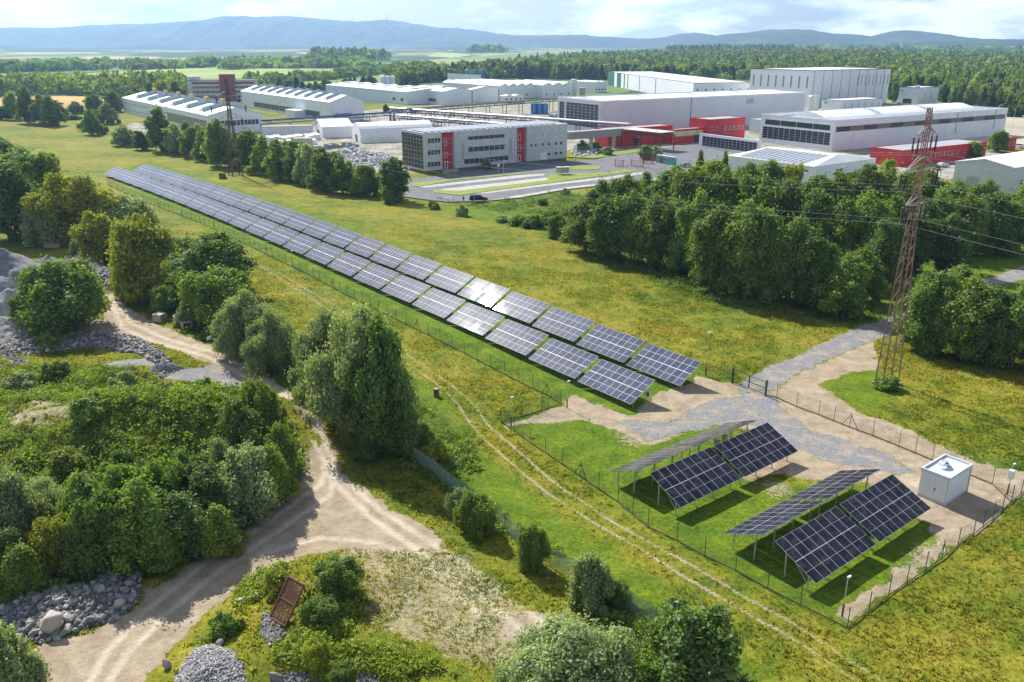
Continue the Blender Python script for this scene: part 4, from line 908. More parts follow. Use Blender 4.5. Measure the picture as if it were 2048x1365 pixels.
# --- big grey hall with solar gable, centre
c = Bld('factory_hall', 'big plain grey hall with a black solar gable end in the centre', 'factory hall', (1200.5, 272), 15.6, 1612, 1115.6, az=R(31.5))
c.body(wallg); c.flat(roofw, par=.6, pm=M('pale_trim', (0.7, 0.72, 0.74), .5))
c.pvy(c.ay(1197, 10), c.ay(1133, 10), 3.2, 14.2, 8, 8); c.pvy(c.ay(1129, 10), c.ay(1119, 10), 3.2, 14.2, 1, 8)
for k in range(4):
    m = MB(); a, b_ = c.lx * (.03 + .24 * k), c.lx * (.03 + .24 * k) + c.lx * .2; m.extr_x([(c.ly * .25 + c.ly * .5 * i / 8, 15.7 + 1.2 * math.sin(math.pi * i / 8)) for i in range(9)], a, b_); m.build('barrel_rooflight', M('rooflight_white', (0.78, 0.80, 0.80), .35), c.root, smooth=False)
c.xbox('downpipe', trimd, c.ax(1381, 8) - .15, c.ax(1381, 8) + .15, 0, 15.6); c.xbox('vent_panel', M('panel_grey'), c.ax(1492, 12), c.ax(1507, 12), 11.5, 14.0, d=.05)
# --- red annexes along it
def red(label, near, h, xr, xl, wins, dorr, roof=roofg, banner=None):
    b = Bld('annex_building', label, 'annex', near, h, xr, xl, az=R(33)); b.body(redw); b.flat(roof, par=.4, pm=redw)
    for x in wins: a = b.ax(x, h * .6); b.xwin(a - .6, a + .6, h * .5, h * .5 + 1.7, 1)
    for x in dorr: a = b.ax(x, 2); b.xbox('door', trimd, a - 1.4, a + 1.4, 0, 3.2, d=.1); b.xbox('door_canopy', concr, a - 1.8, a + 1.8, 3.3, 3.5, d=1.2)
    if banner: b.xbox('cream_banner', M('cream_banner', (0.62, 0.55, 0.32), .7), b.ax(banner[0], h * .75), b.ax(banner[1], h * .75), h * .55, h * .92, d=.08)
    return b
red('low red annex under the covered walkway, left of the cream banner', (1215, 296), 7.2, 1345, 1190, (), (1272, 1333))
red('low red annex with a long cream banner over its door', (1345, 289), 5.8, 1416, 1330, (), (1393,), banner=(1347, 1415))
red('taller two-storey red annex with a row of small windows', (1416.5, 285.5), 9.6, 1492, 1381, (1423, 1433, 1451, 1460, 1468, 1477, 1485), (1447,))
b = Bld('shed', 'bluish lean-to roof behind the red annex and the solar-faced hall', 'shed', (1520.5, 266), 6.0, 1660, 1500, az=R(31)); b.body(wallg); b.flat(roofb, par=.25, pm=wallg)
# --- long hall on the right with solar gable
d = Bld('factory_hall', 'long white hall with a window band, solar gable and three barrel rooflights, right', 'factory hall', (1663.5, 303), 11.9, 2016, 1523, az=R(32))
d.body(wallw); d.flat(roofg, par=.5, pm=M('pale_trim'))
gy0, gy1 = d.ay(1661, 6), d.ay(1526, 6)
d.pvy(gy0, gy1, 2.2, 7.2, 12, 5); d.ywin(gy0 + .5, gy1 - .8, 8.0, 10.4, 4, fr=.1, gm=M('dark_green_glass', (0.04, 0.06, 0.055), .15))
wx = np.linspace(1.0, d.lx - 1.5, 15)
for k in range(14): d.xwin(wx[k], wx[k + 1] - .05, 7.6, 9.7, 5, fr=.06, gm=M('louvre_brown', (0.14, 0.12, 0.11), .4) if k % 2 else glassd, fm=M('frame_grey', (0.3, 0.3, 0.3)))
for px in (1861, 1912, 1988): a = d.ax(px, 6); d.xbox('downpipe', M('panel_grey'), a - .12, a + .12, 3, 11.9, d=.25)
for a, b_ in ((.06, .34), (.37, .63), (.66, .93)):
    m = MB(); m.extr_x([(d.ly * .28 + d.ly * .44 * i / 10, 12.0 + 2.2 * math.sin(math.pi * i / 10)) for i in range(11)], d.lx * a, d.lx * b_); m.build('barrel_rooflight', M('rooflight_white'), d.root)
m = MB(); m.box(2, d.lx - 3, 1.0, d.ly * .26, 12.2, 12.3)
link('roof_solar_array', m.mesh('roof_solar_array', pvr, uvf=lambda co, p: (co.x / 2.0, co.y / 1.2)), d.root)
m = MB(); m.box(2, d.lx - 3, d.ly * .75, d.ly - 1, 12.2, 12.3); link('roof_solar_array', m.mesh('roof_solar_array', pvr, uvf=lambda co, p: (co.x / 2.0, co.y / 1.2)), d.root)
r1 = Bld('annex_building', 'long low red annex with white windows along the right-hand hall', 'annex', (1800, 335), 5.6, 1975, 1742, az=R(32)); r1.body(redw); r1.flat(roofg, par=.35, pm=redw)
for px in (1826, 1840, 1853, 1862, 1872, 1881, 1890, 1898, 1906, 1916, 1931, 1948, 1955, 1963): a = r1.ax(px, 3); r1.xwin(a - .55, a + .55, 2.4, 3.9, 1)
r2 = Bld('annex_building', 'small red block at the far end of the right-hand hall', 'annex', (2012, 302), 5.0, 2034, 1978, az=R(32)); r2.body(redw); r2.flat(roofg, par=.3, pm=redw)
for px in (2020, 2027): a = r2.ax(px, 2.5); r2.xwin(a - .5, a + .5, 2.0, 3.2, 1)
# --- low annexes in front of its gable
e = Bld('annex_building', 'low annex clad in black solar panels left of the white solar-roofed shed', 'annex', (1516, 312), 5.6, 1523, 1399, az=R(32)); e.body(wallw); e.flat(roofw, par=.3, pm=wallw)
e.pvy(e.ay(1514, 3), e.ay(1405, 3), 1.0, 5.0, 14, 4)
f = Bld('factory_shed', 'white shed with a hipped roof full of solar panels among the trees', 'factory shed', (1624, 368), 5.4, 1752, 1459, az=R(36))
f.body(wallw); m = MB(); X, Y_, h = f.lx, f.ly, 5.4; hx, hy, rr = X * .30, Y_ * .26, 2.9
v = [(-.3, -.3, h + .01), (X + .3, -.3, h + .01), (X + .3, Y_ + .3, h + .01), (-.3, Y_ + .3, h + .01), (X * .5, Y_ * .10, h + 2.2), (X * .5, Y_ * .9, h + 2.2)]
m.add(v, [(0, 1, 4), (1, 2, 5, 4), (2, 3, 5), (3, 0, 4, 5), (0, 3, 2, 1)]); m.build('roof', roofw, f.root)
n_ = Vector((-(2.2), 0, X * .5)).normalized(); sl = math.atan2(2.2, X * .5 + .3)
m = MB(); m.box(0, X * .42, 0, Y_ * .74, .05, .12); pa = link('roof_solar_array', m.mesh('roof_solar_array', pvr, uvf=lambda co, p: (co.y / 2.1, co.x / 1.15)), f.root); pa.location = (.35, Y_ * .14, h + .12); pa.rotation_euler = (0, -sl, 0)
f.xbox('door', M('roller_door', (0.10, 0.11, 0.12), .6), f.ax(1672, 2), f.ax(1684, 2), 0, 3.6); f.ywin(f.ay(1618, 3.8), f.ay(1535, 3.8), 3.4, 4.1, 1)
s_ = Bld('warehouse', 'plain pale blue-white warehouse cut by the right edge of the picture', 'warehouse', (2018, 394), 8.2, 2230, 1911.8, az=R(36))
s_.gable_x(wallg, roofw, 1.6); s_.ybox('door', M('roller_door_grey', (0.34, 0.36, 0.38), .6), s_.ay(1955, 2), s_.ay(1931, 2), 0, 4.4); s_.xwin(s_.ax(2039, 3), s_.ax(2044, 3), 2.4, 4.4, 1)
# --- far white halls
f1 = Bld('factory_hall', 'tallest white hall with dark vertical joints and slot windows, upper right', 'factory hall', (1617, 216), 24.0, 1782, 1502, az=R(33)); f1.body(M('bright_cladding', (0.70, 0.73, 0.76), .5, var=.04, scale=.1)); f1.flat(roofw, par=.5)
for k in range(9): a = f1.lx * (k + .25) / 9; f1.xbox('joint', trimd, a, a + .35, .5, 24, d=.06)
for k in range(8): a = f1.ly * (k + .5) / 8; f1.ywin(a - .7, a + .7, 12.5, 20.5, 1, gm=M('slot_glass', (0.16, 0.20, 0.24), .3), fr=.1)
for k in range(9): a = f1.lx * (.55 + .45 * (k + .5) / 9); f1.xwin(a - .5, a + .5, 13, 20.5, 1, gm=M('slot_glass'), fr=.1)
g1 = Bld('factory_hall', 'white hall with green and white vertical stripes at its left corner', 'factory hall', (1385, 204), 13.4, 1505, 1216.4, az=R(8)); g1.body(wallw); g1.flat(roofw, par=.4)
gst = M('green_stripe', (0.03, 0.13, 0.10), .6)
for a, b_ in ((0.90, 1.0), (.80, .86), (.745, .76), (.70, .71), (.55, .556), (.36, .366)): g1.ybox('green_stripe', gst if a > .6 else trimd, g1.ly * a, g1.ly * b_, 0, 13.4, d=.07)
for k in range(7): a = g1.lx * (k + .5) / 7; g1.xwin(a - .8, a + .8, 5, 9.5, 1, gm=M('slot_glass'))
h1 = Bld('factory_shed', 'low white shed with a green emblem in front of the tallest hall', 'factory shed', (1681, 224), 6.8, 1765.5, 1644, az=R(33)); h1.body(wallw); h1.flat(roofw, par=.3)
h1.ybox('green_emblem', M('emblem_green', (0.10, 0.55, 0.16), .6), h1.ly * .72, h1.ly * .86, 4.4, 6.0, d=.06)
for k in range(6): a = h1.lx * (k + .5) / 6; h1.xwin(a - .4, a + .4, 1.5, 5, 1, gm=M('slot_glass'))
i1 = Bld('factory_shed', 'separate white shed with a green emblem at the forest edge', 'factory shed', (1834, 209.5), 11.4, 1879, 1799.7, az=R(33)); i1.body(wallw); i1.flat(roofw, par=.4)
i1.ybox('green_emblem', M('emblem_green'), i1.ly * .82, i1.ly * .93, 8.2, 10.0, d=.06); i1.ybox('door', trimd, i1.ly * .3, i1.ly * .75, 0, 3.6)
for k in range(2): a = i1.lx * (k + .9) / 3; i1.xwin(a - .4, a + .4, 2.5, 8.5, 1, gm=M('slot_glass'))
m = MB(); m.box(1.5, 3.5, 2, 4, 11.45, 13.2); m.build('roof_vent', wallw, i1.root)
# --- old brick-red office tower far left
k1 = Bld('apartment_block', 'far five-storey block in white and brick-red bands with a red stair tower', 'office block', (378, 201), 14.5, 512, 366, az=R(12), ly=14)
brick = M('brick_red', (0.26, 0.075, 0.060), .85, var=.15); k1.body(M('off_white', (0.58, 0.56, 0.52), .8)); k1.flat(roofg, par=.4)
for z in (1.8, 5.2, 8.6, 11.8): k1.xbox('brick_band', brick, 3.5, k1.lx - 1.5, z, z + 1.6, d=.1)
for z in (3.5, 6.9, 10.3):
    for k in range(12): a = 4 + (k1.lx - 7) * k / 12; k1.xwin(a + .3, a + 2.4, z - 1.4, z - .2, 2, y=-.1)
a = k1.ax(452, 16); m = MB(); m.box(a - 5, a + 6, -2.0, 10, 0, 19.0); m.build('stair_tower', brick, k1.root); m = MB(); m.box(0, 9, 2, 10, 14.9, 17.5); m.build('roof_house', M('off_white'), k1.root)

# --- tent halls, low stores, pipe bridges
def arch(label, near, L, az, w, h, wallh, mat, flipx=False):
    g = G(*near); r = empty('tent_hall', (g[0], g[1], 0), az, label, 'tent hall'); m = MB(); n = 14
    prof = [(0, -.3)] + [(w / 2 - w / 2 * math.cos(math.pi * i / n), wallh + (h - wallh) * math.sin(math.pi * i / n)) for i in range(n + 1)] + [(w, -.3)]
    m.extr_x([(p[0], p[1]) for p in prof], 0, L); m.build('cover', mat, r)
    m = MB(); m.box(-.06, -.003, w * .38, w * .62, 0, 3.0); m.build('door', trimd, r)
    m = MB()
    for k in range(int(L / 5) + 1): m.box(k * 5 - .06, k * 5 + .06, -.05, -.003, 0, wallh)
    m.build('rib', concr, r)
tentm = M('white_tarpaulin', (0.70, 0.72, 0.73), .6, var=.06, dirt=.3)
arch('round-topped white tarpaulin hall nearest the office block', (722, 287), 34, R(22), 18, 8.2, 2.2, tentm)
b = Bld('tent_hall', 'pitched white tarpaulin hall left of the round-topped one', 'tent hall', (646, 277), 5.0, 705, 628, az=R(22)); b.gable_x(tentm, M('tarp_roof', (0.78, 0.79, 0.80), .6), 2.6); b.ybox('door', trimd, b.ly * .4, b.ly * .6, 0, 3)
b = Bld('store_building', 'long low grey store with a flat roof left of the tarpaulin halls', 'store', (525, 275), 4.6, 626, 505, az=R(14), ly=9); b.body(wallg); b.flat(M('moss_roof', (0.26, 0.30, 0.22), .8), par=.2)
b = Bld('store_building', 'small beige block between the tree row and the tarpaulin halls', 'store', (583, 296), 3.6, 624, 575, az=R(10), ly=5); b.body(M('beige_paint', (0.52, 0.49, 0.38), .8)); b.flat(concr, par=.15); b.xwin(b.ax(600, 2), b.ax(618, 2), 1.6, 2.4, 2)
for i, (px, py, w, l) in enumerate([(520, 285, 9, 24), (560, 292, 8, 16), (600, 281, 10, 12)]):
    g = G(px, py); r = empty('covered_stack', (g[0], g[1], 0), R(20), ['left', 'middle', 'right'][i] + ' white foil-covered stack beside the low grey store', 'covered stack')
    for k in range(int(l / 3.2)): m = MB(); m.box(k * 3.2, k * 3.2 + 2.9, 0, w, 0, 1.6 + .3 * ((k * 7) % 3)); m.build('bale', M('white_foil', (0.72, 0.74, 0.76), .4), r)
pblue = M('pipe_bridge_blue', (0.035, 0.075, 0.20), .55); psil = M('pipe_silver', (0.66, 0.62, 0.58), .4, .2); pyel = M('pipe_ochre', (0.40, 0.30, 0.10), .6)
def pipebridge(label, p0, p1, z, w, pipes, mat=None, deck=True):
    mat = mat or pblue; a, b_ = G(*p0, z), G(*p1, z); d_ = b_ - a; L = np.hypot(*d_); az = math.atan2(d_[1], d_[0]); r = empty('pipe_bridge', (a[0], a[1], 0), az, label, 'pipe bridge')
    m = MB(); n = int(L / 3)
    for y in (-w / 2, w / 2):
        m.bar((0, y, z), (L, y, z), .28); m.bar((0, y, z - 1.3), (L, y, z - 1.3), .28)
        for k in range(n): m.bar((L * k / n, y, z - 1.3 * (k % 2)), (L * (k + 1) / n, y, z - 1.3 * ((k + 1) % 2)), .14)
    for k in range(n): m.bar((L * k / n, -w / 2, z - 1.3), (L * k / n, w / 2, z - 1.3), .14)
    m.build('truss', mat, r)
    ns = max(2, int(L / 14))
    for k in range(ns + 1):
        for y in (-w / 2, w / 2): m = MB(); m.bar((L * k / ns, y, -.2), (L * k / ns, y, z - 1.3), .30); m.build('support', mat, r)
    for k, (rad, mt) in enumerate(pipes):
        y = -w / 2 + w * (k + .5) / len(pipes); m = MB(); m.bar((0, y, z + rad + .15), (L, y, z + rad + .15), rad * 2, n=10); m.build('pipe', mt, r)
pipebridge('long pipe bridge with silver pipes passing behind the office roof', (783, 218), (1260, 251), 7.0, 3.2, [(.45, psil), (.35, pyel), (.3, psil)])
pipebridge('blue pipe bridge running left in front of the sawtooth halls', (783, 226), (523, 243), 6.5, 2.6, [(.25, pblue), (.25, pblue)])
pipebridge('upper blue pipe bridge with ochre pipes leading towards the cream silo', (785, 222), (1186, 193), 7.5, 3.0, [(.3, pyel), (.35, pblue), (.25, psil)])
pipebridge('second lower blue pipe bridge behind the round-topped tarpaulin hall', (795, 232), (1020, 250), 6.0, 2.6, [(.3, psil), (.22, pblue)])
br = G(1140, 276, 6.0), G(1243, 268, 6.0)
r = empty('walkway_bridge', (br[0][0], br[0][1], 0), math.atan2(*(br[1] - br[0])[::-1]), 'enclosed grey walkway bridge between the office block and the red annex', 'walkway bridge'); L = np.hypot(*(br[1] - br[0]))
m = MB(); m.box(0, L, 0, 3, 5.2, 8.0); m.build('cabin', M('walkway_grey', (0.28, 0.30, 0.29), .7, dirt=.3), r); m = MB(); m.box(-.2, L + .2, -.2, 3.2, 8.01, 8.2); m.build('roof', concr, r)
for x in (L * .9, L * .45): m = MB(); m.box(x - .4, x + .4, .8, 2.2, -.3, 5.19); m.build('support', concr, r)
cb = G(1243, 262, 7.0), G(1322, 270, 7.0)
r = empty('canopy', (cb[0][0], cb[0][1], 0), math.atan2(*(cb[1] - cb[0])[::-1]), 'dark open steel canopy in front of the low red annex', 'canopy'); L = np.hypot(*(cb[1] - cb[0]))
m = MB(); m.box(0, L, 0, 9, 7.6, 7.8); m.build('roof', M('canopy_roof', (0.5, 0.48, 0.44), .7), r); m = MB()
for k in range(8):
    x = L * k / 7; m.bar((x, 0, 6.2), (x, 9, 6.2), .2); m.bar((x, 0, 6.2), (x, 4.5, 7.5), .15); m.bar((x, 9, 6.2), (x, 4.5, 7.5), .15)
m.bar((0, 0, 6.2), (L, 0, 6.2), .3); m.build('truss', M('dark_rust', (0.10, 0.055, 0.045), .8), r)
for x in (0.2, L * .5, L - .2):
    for y in (.2, 8.8): m = MB(); m.bar((x, y, -.3), (x, y, 6.2), .3); m.build('post', M('dark_rust'), r)

# ------------------------------------------------------------------ trees: crowns of leaf clumps on branching lobes, unit radius 1, height = aspect
LM = dict(green=leaf_mat('foliage_green', (0.128, 0.225, 0.030)), grey=leaf_mat('foliage_grey_willow', (0.225, 0.295, 0.135), .1),
          dark=leaf_mat('foliage_dark', (0.096, 0.176, 0.028), .15), yellow=leaf_mat('foliage_yellow_green', (0.24, 0.29, 0.018), .3),
          spruce=leaf_mat('foliage_spruce', (0.060, 0.105, 0.032), .1), fresh=leaf_mat('foliage_fresh', (0.155, 0.255, 0.026), .35))
barkm = M('bark', (0.13, 0.10, 0.08), .9, var=.3, scale=3); birchm = M('birch_bark', (0.50, 0.49, 0.45), .8, var=.3, scale=4)
def leaf_quads(c, n, size, rg, elong=1.5):
    """c centres (k,3), n normals (k,3), size (k,) -> verts, faces"""
    k = len(c); r = rg.normal(size=(k, 3)); a = np.cross(n, r); a /= np.linalg.norm(a, axis=1)[:, None] + 1e-9; b = np.cross(n, a)
    s = size[:, None]; f = 0.25 * s * n
    v = np.stack([c - a * s * .5 * elong, c + b * s * .42 + f * .4, c + a * s * .5 * elong, c - b * s * .42 - f * .4], 1).reshape(-1, 3)
    return v, np.arange(4 * k).reshape(-1, 4)
ICO = None
def crown_mesh(name, seed, aspect, nl, nleaf, size, mat, shape='round', low=0.12, core=True):
    rg = np.random.default_rng(seed); V = []; Fq = []; T = []; off = 0; H = aspect
    lobes = []
    leaders = [(0, 0, 1.0, .62)] + [(rg.uniform(.28, .50) * math.cos(q), rg.uniform(.28, .50) * math.sin(q), rg.uniform(.58, .95), rg.uniform(.36, .52)) for q in np.arange(4) * 1.57 + rg.uniform(0, 6)]
    for i in range(nl):
        if shape == 'cone':
            h = (i + .5) / nl; r = (1 - h) ** 0.85 * .80 + .03; th = i * 2.4 + rg.normal() * .3
            lobes.append((r * .55 * math.cos(th), r * .55 * math.sin(th), H * (low + (1 - low) * h * .97), max(.10, r * rg.uniform(.45, .75)), H * .09 + .04))
        else:
            ox, oy, tp, rd = leaders[i % 5]; th = rg.uniform(0, 2 * math.pi); h = rg.uniform(0, 1)
            prof = math.sqrt(max(.05, 1 - ((h - .42) / .62) ** 2)) if shape == 'round' else max(.22, 1 - max(0, h - .25) ** 1.4 * 1.15)
            rr = rd * prof * rg.uniform(.45, 1.05); lr = rg.uniform(.12, .26) * (.6 + .4 * prof)
            lobes.append((ox + rr * math.cos(th), oy + rr * math.sin(th), H * (low + (tp - low) * h * .95), lr, lr * rg.uniform(.7, 1.35)))
    if shape != 'cone':
        for ox, oy, tp, rd in leaders: lobes += [(ox, oy, H * tp * .5, rd * .62, H * tp * .36), (ox, oy, H * tp * .88, rd * .30, H * .10)]
    vol = np.array([l[3] * l[4] for l in lobes]); cnt = np.maximum(12, (vol / vol.sum() * nleaf)).astype(int)
    for (x, y, z, r, rz), k in zip(lobes, cnt):
        d = rg.normal(size=(k, 3)); d /= np.linalg.norm(d, axis=1)[:, None]; d[:, 2] = np.where(d[:, 2] < -.7, -d[:, 2], d[:, 2])
        rad = np.clip(rg.normal(.96, .17, k), .5, 1.5) + (rg.random(k) < .10) * rg.uniform(.1, .65, k)
        p = np.stack([x + d[:, 0] * r * rad, y + d[:, 1] * r * rad, z + d[:, 2] * rz * rad], 1)
        p[:, 2] = np.maximum(p[:, 2], .02 * H + rg.random(k) * .05)
        nrm = d + rg.normal(size=(k, 3)) * .6; nrm /= np.linalg.norm(nrm, axis=1)[:, None]
        v, f = leaf_quads(p, nrm, size * rg.uniform(.6, 1.35, k), rg); lb = rg.uniform(-.12, .12)
        V.append(v); Fq.append(f + off); off += len(v)
        t = np.clip(.5 + lb + rg.normal(0, .20, k), 0, 1); T.append(np.repeat(t, 4))
    if core:                                            # coarse inner leaf shells that close the crown, inside shade put into their tint
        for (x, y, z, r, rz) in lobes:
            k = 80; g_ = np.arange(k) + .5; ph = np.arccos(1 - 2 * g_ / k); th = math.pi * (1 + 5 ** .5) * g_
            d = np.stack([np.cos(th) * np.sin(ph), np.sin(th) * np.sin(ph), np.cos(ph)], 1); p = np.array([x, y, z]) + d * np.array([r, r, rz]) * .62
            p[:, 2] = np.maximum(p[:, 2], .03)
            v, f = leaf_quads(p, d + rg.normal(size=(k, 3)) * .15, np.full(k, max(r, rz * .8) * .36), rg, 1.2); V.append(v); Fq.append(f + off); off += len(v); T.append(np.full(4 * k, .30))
    V = np.concatenate(V); rad = np.percentile(np.hypot(V[:, 0], V[:, 1]), 96.5); V[:, :2] /= rad; V[:, 2] *= H / np.percentile(V[:, 2], 99.7); Fq = np.concatenate(Fq); T = np.concatenate(T)
    col = np.stack([T, T, T, np.ones_like(T)], 1)
    return np_mesh(name, V, Fq, mat, dict(tint=col))
def trunk_mesh(name, seed, aspect, mat, multi=1):
    rg = random.Random(seed); m = MB()
    for j in range(multi):
        x, y = (rg.uniform(-.15, .15), rg.uniform(-.15, .15)) if multi > 1 else (0, 0); px_, py_, pz = x, y, -.15; r = .085 / (multi ** .5)
        for k in range(6):
            nx_, ny_, nz = px_ + rg.uniform(-.05, .05) + x * .2, py_ + rg.uniform(-.05, .05) + y * .2, aspect * .85 * (k + 1) / 6
            m.bar((px_, py_, pz), (nx_, ny_, nz), r * (1.9 - .28 * k), n=6)
            if k > 0:
                for _ in range(2):
                    th = rg.uniform(0, 6.28); l = .55 * (1 - k / 8); m.bar((nx_, ny_, nz * .95), (nx_ + l * math.cos(th), ny_ + l * math.sin(th), nz + l * .5), r * .6, n=5)
            px_, py_, pz = nx_, ny_, nz
    return m.mesh(name, mat)
SP = {}
def species(key, aspect, nl, nleaf, size, mat, shape, n=2, trunk=barkm, multi=1, low=.12, core=True):
    SP[key] = (aspect, [(crown_mesh(key + '_crown', 100 + hash_(key) + i, aspect, nl, nleaf, size, mat, shape, low, core), trunk_mesh(key + '_trunk', i, aspect, trunk, multi)) for i in range(n)])
def hash_(s): return sum(ord(c) * (i + 3) for i, c in enumerate(s)) % 997
species('willow', 1.6, 60, 52000, .030, LM['grey'], 'round', 2, multi=4, low=.05)
species('bush', 1.5, 34, 21000, .050, LM['green'], 'round', 3, multi=4, low=.04)
species('greybush', 1.4, 30, 21000, .050, LM['grey'], 'round', 2, multi=4, low=.04)
species('yellowbush', 1.5, 32, 21000, .052, LM['yellow'], 'round', 2, multi=3, low=.05)
species('thick', 2.4, 38, 19000, .056, LM['green'], 'round', 4, multi=2, low=.08)
species('darktree', 2.3, 38, 19000, .056, LM['dark'], 'round', 3, multi=2, low=.06)
species('fresh', 2.5, 36, 18000, .058, LM['fresh'], 'column', 3, birchm, low=.08)
species('pointed', 3.4, 22, 12000, .065, LM['green'], 'cone', 2, low=.05)
species('midtree', 2.6, 28, 6500, .095, LM['green'], 'round', 4, low=.08)
species('midfresh', 2.8, 24, 6500, .095, LM['fresh'], 'column', 3, birchm, low=.08)
species('middark', 2.4, 24, 6500, .095, LM['dark'], 'round', 3, low=.06)
species('midgrey', 2.0, 24, 6500, .095, LM['grey'], 'round', 2, low=.05)
species('midyellow', 2.2, 24, 6500, .095, LM['yellow'], 'round', 2, low=.08)
species('spruce', 4.2, 16, 1600, .20, LM['spruce'], 'cone', 3, low=.04)
species('shrub', 1.1, 16, 5000, .090, LM['green'], 'round', 3, multi=3, low=.03)
species('shrubgrey', 1.1, 16, 5000, .090, LM['grey'], 'round', 2, multi=3, low=.03)
species('shrubyellow', 1.1, 16, 5000, .090, LM['yellow'], 'round', 2, multi=3, low=.03)
KIND = dict(bush='bush', shrub='bush', shrubgrey='bush', shrubyellow='bush', greybush='bush', yellowbush='bush')
trng = random.Random(5)
def tree(px, py, top, width, sp, label, group=None, cat=None, sink=0.25):
    g = G3(px, py); h = max(.8, hgt(g, top)); r = width / 2 / (F / depth(*g)); asp, var = SP[sp]; cm, tm = trng.choice(var)
    name = 'willow_tree' if 'willow' in label else 'bush' if sp in KIND else ('spruce_tree' if 'spruce' in sp or sp == 'pointed' else ('willow_tree' if sp == 'willow' else 'leafy_tree'))
    root = empty(name, (g[0], g[1], g[2] - sink), trng.uniform(0, 6.28), label, cat or ('bush' if name == 'bush' else 'tree'), group)
    c = link('crown', cm, root); c.scale = (r * 1.06, r * 1.06, h / asp / .99); t = link('trunk', tm, root); t.scale = (r, r, h / asp)
    return root
def many(lst, label, group, seed=3):
    for q in lst: tree(*q[:5], label if len(q) < 6 else q[5], group)
# --- the row of big bushes between dirt road and wheel ruts
tree(734, 872, 622, 168, 'willow', 'largest grey-green willow, right half of the great bush in the middle')
tree(664, 806, 628, 150, 'willow', 'broad grey-green willow, left half of the great bush in the middle')
tree(548, 738, 622, 100, 'willow', 'small round willow squeezed between two larger ones by the dirt road')
tree(500, 708, 583, 128, 'willow', 'grey-green willow right of the two concrete box sections')
tree(448, 642, 536, 132, 'bush', 'broad two-toned green bush above the concrete box sections')
tree(602, 745, 690, 36, 'greybush', 'low grey-green bush at the left foot of the largest willow')
tree(432, 600, 468, 155, 'darktree', 'dark leafy tree left of the wheel ruts at the head of the willow row')
tree(372, 560, 475, 90, 'greybush', 'pale grey bush wedged behind the yellow-green trees')
tree(300, 588, 438, 150, 'yellowbush', 'large bright yellow-green tree in the left clump')
tree(345, 605, 520, 80, 'yellowbush', 'smaller yellow-green tree in front of the large bright one')
tree(215, 522, 425, 100, 'yellowbush', 'yellow-green tree at the left end of the rubble strip')
tree(252, 468, 393, 110, 'greybush', 'pale silvery willow at the far end of the left clump')
tree(250, 520, 440, 70, 'greybush', 'second pale silvery willow below the far one')
tree(165, 480, 348, 155, 'yellowbush', 'broad sunlit tree left of the far end of the solar rows')
tree(92, 490, 410, 90, 'greybush', 'round grey-green bush beside the concrete block')
tree(30, 480, 330, 130, 'darktree', 'dark tree at the left edge above the gravel heaps')
tree(60, 400, 300, 110, 'thick', 'tall green tree near the left edge, behind the dark one')
tree(100, 395, 305, 60, 'fresh', 'slim pointed tree beside the tall green one on the left')
tree(12, 370, 272, 90, 'thick', 'leafy tree cut by the left edge, farthest of its clump')
tree(160, 515, 478, 40, 'greybush', 'small silvery shrub beside the gravel heaps')
tree(125, 660, 526, 168, 'bush', 'large dense bush growing on the gravel heaps')
tree(62, 655, 580, 60, 'thick', 'narrow upright tree at the left flank of the gravel-heap bush')
tree(290, 580, 530, 50, 'thick', 'small leafy tree hanging over the rubble strip')
tree(330, 625, 572, 60, 'bush', 'green bush at the lower end of the rubble strip')
tree(380, 650, 600, 50, 'greybush', 'low bush directly above the concrete box sections')
tree(762, 902, 640, 112, 'darktree', 'dark leafy tree joined to the right side of the largest willow')
tree(800, 905, 815, 90, 'darktree', 'dark bush in the shade of the largest willow')
tree(835, 900, 850, 60, 'bush', 'small bush below the tree stump')
tree(872, 925, 880, 55, 'shrubyellow', 'yellowish shrub below the tree stump')
tree(735, 918, 866, 54, 'darktree', 'dark shrub against the old mesh fence under the largest willow')
tree(705, 895, 850, 36, 'bush', 'bush at the fence left of the shaded dark bush')
# --- thicket on the mound, lower left
TH = [(535, 915, 762, 72), (510, 935, 815, 95), (560, 970, 850, 72), (480, 960, 800, 110), (500, 1030, 900, 130), (552, 1005, 890, 80), (420, 1060, 930, 110), (380, 1110, 990, 120), (300, 1125, 960, 125), (230, 1130, 980, 110), (180, 1090, 950, 100), (50, 1110, 950, 110), (20, 1060, 930, 100), (15, 1175, 1060, 90), (330, 1135, 1040, 90), (440, 1105, 1010, 95), (250, 1080, 930, 100), (330, 1070, 920, 100), (450, 1000, 880, 80), (140, 1010, 900, 90), (270, 1030, 900, 90), (380, 1030, 900, 90), (60, 1190, 1090, 80), (170, 1150, 1040, 90), (520, 980, 860, 90)]
spp = ['thick', 'fresh', 'bush', 'thick', 'greybush', 'fresh', 'darktree']
many([(*q, spp[i % 7]) for i, q in enumerate(TH)], 'green young tree in the dense thicket on the mound, lower left', 'young trees in the thicket on the mound')
tree(110, 1150, 1035, 100, 'yellowbush', 'yellow-green young tree at the lower left corner of the thicket')
tree(100, 1075, 960, 115, 'willow', 'silvery grey willow inside the thicket near the left edge')
tree(515, 905, 760, 50, 'fresh', 'tall slim young tree at the upper tip of the thicket')
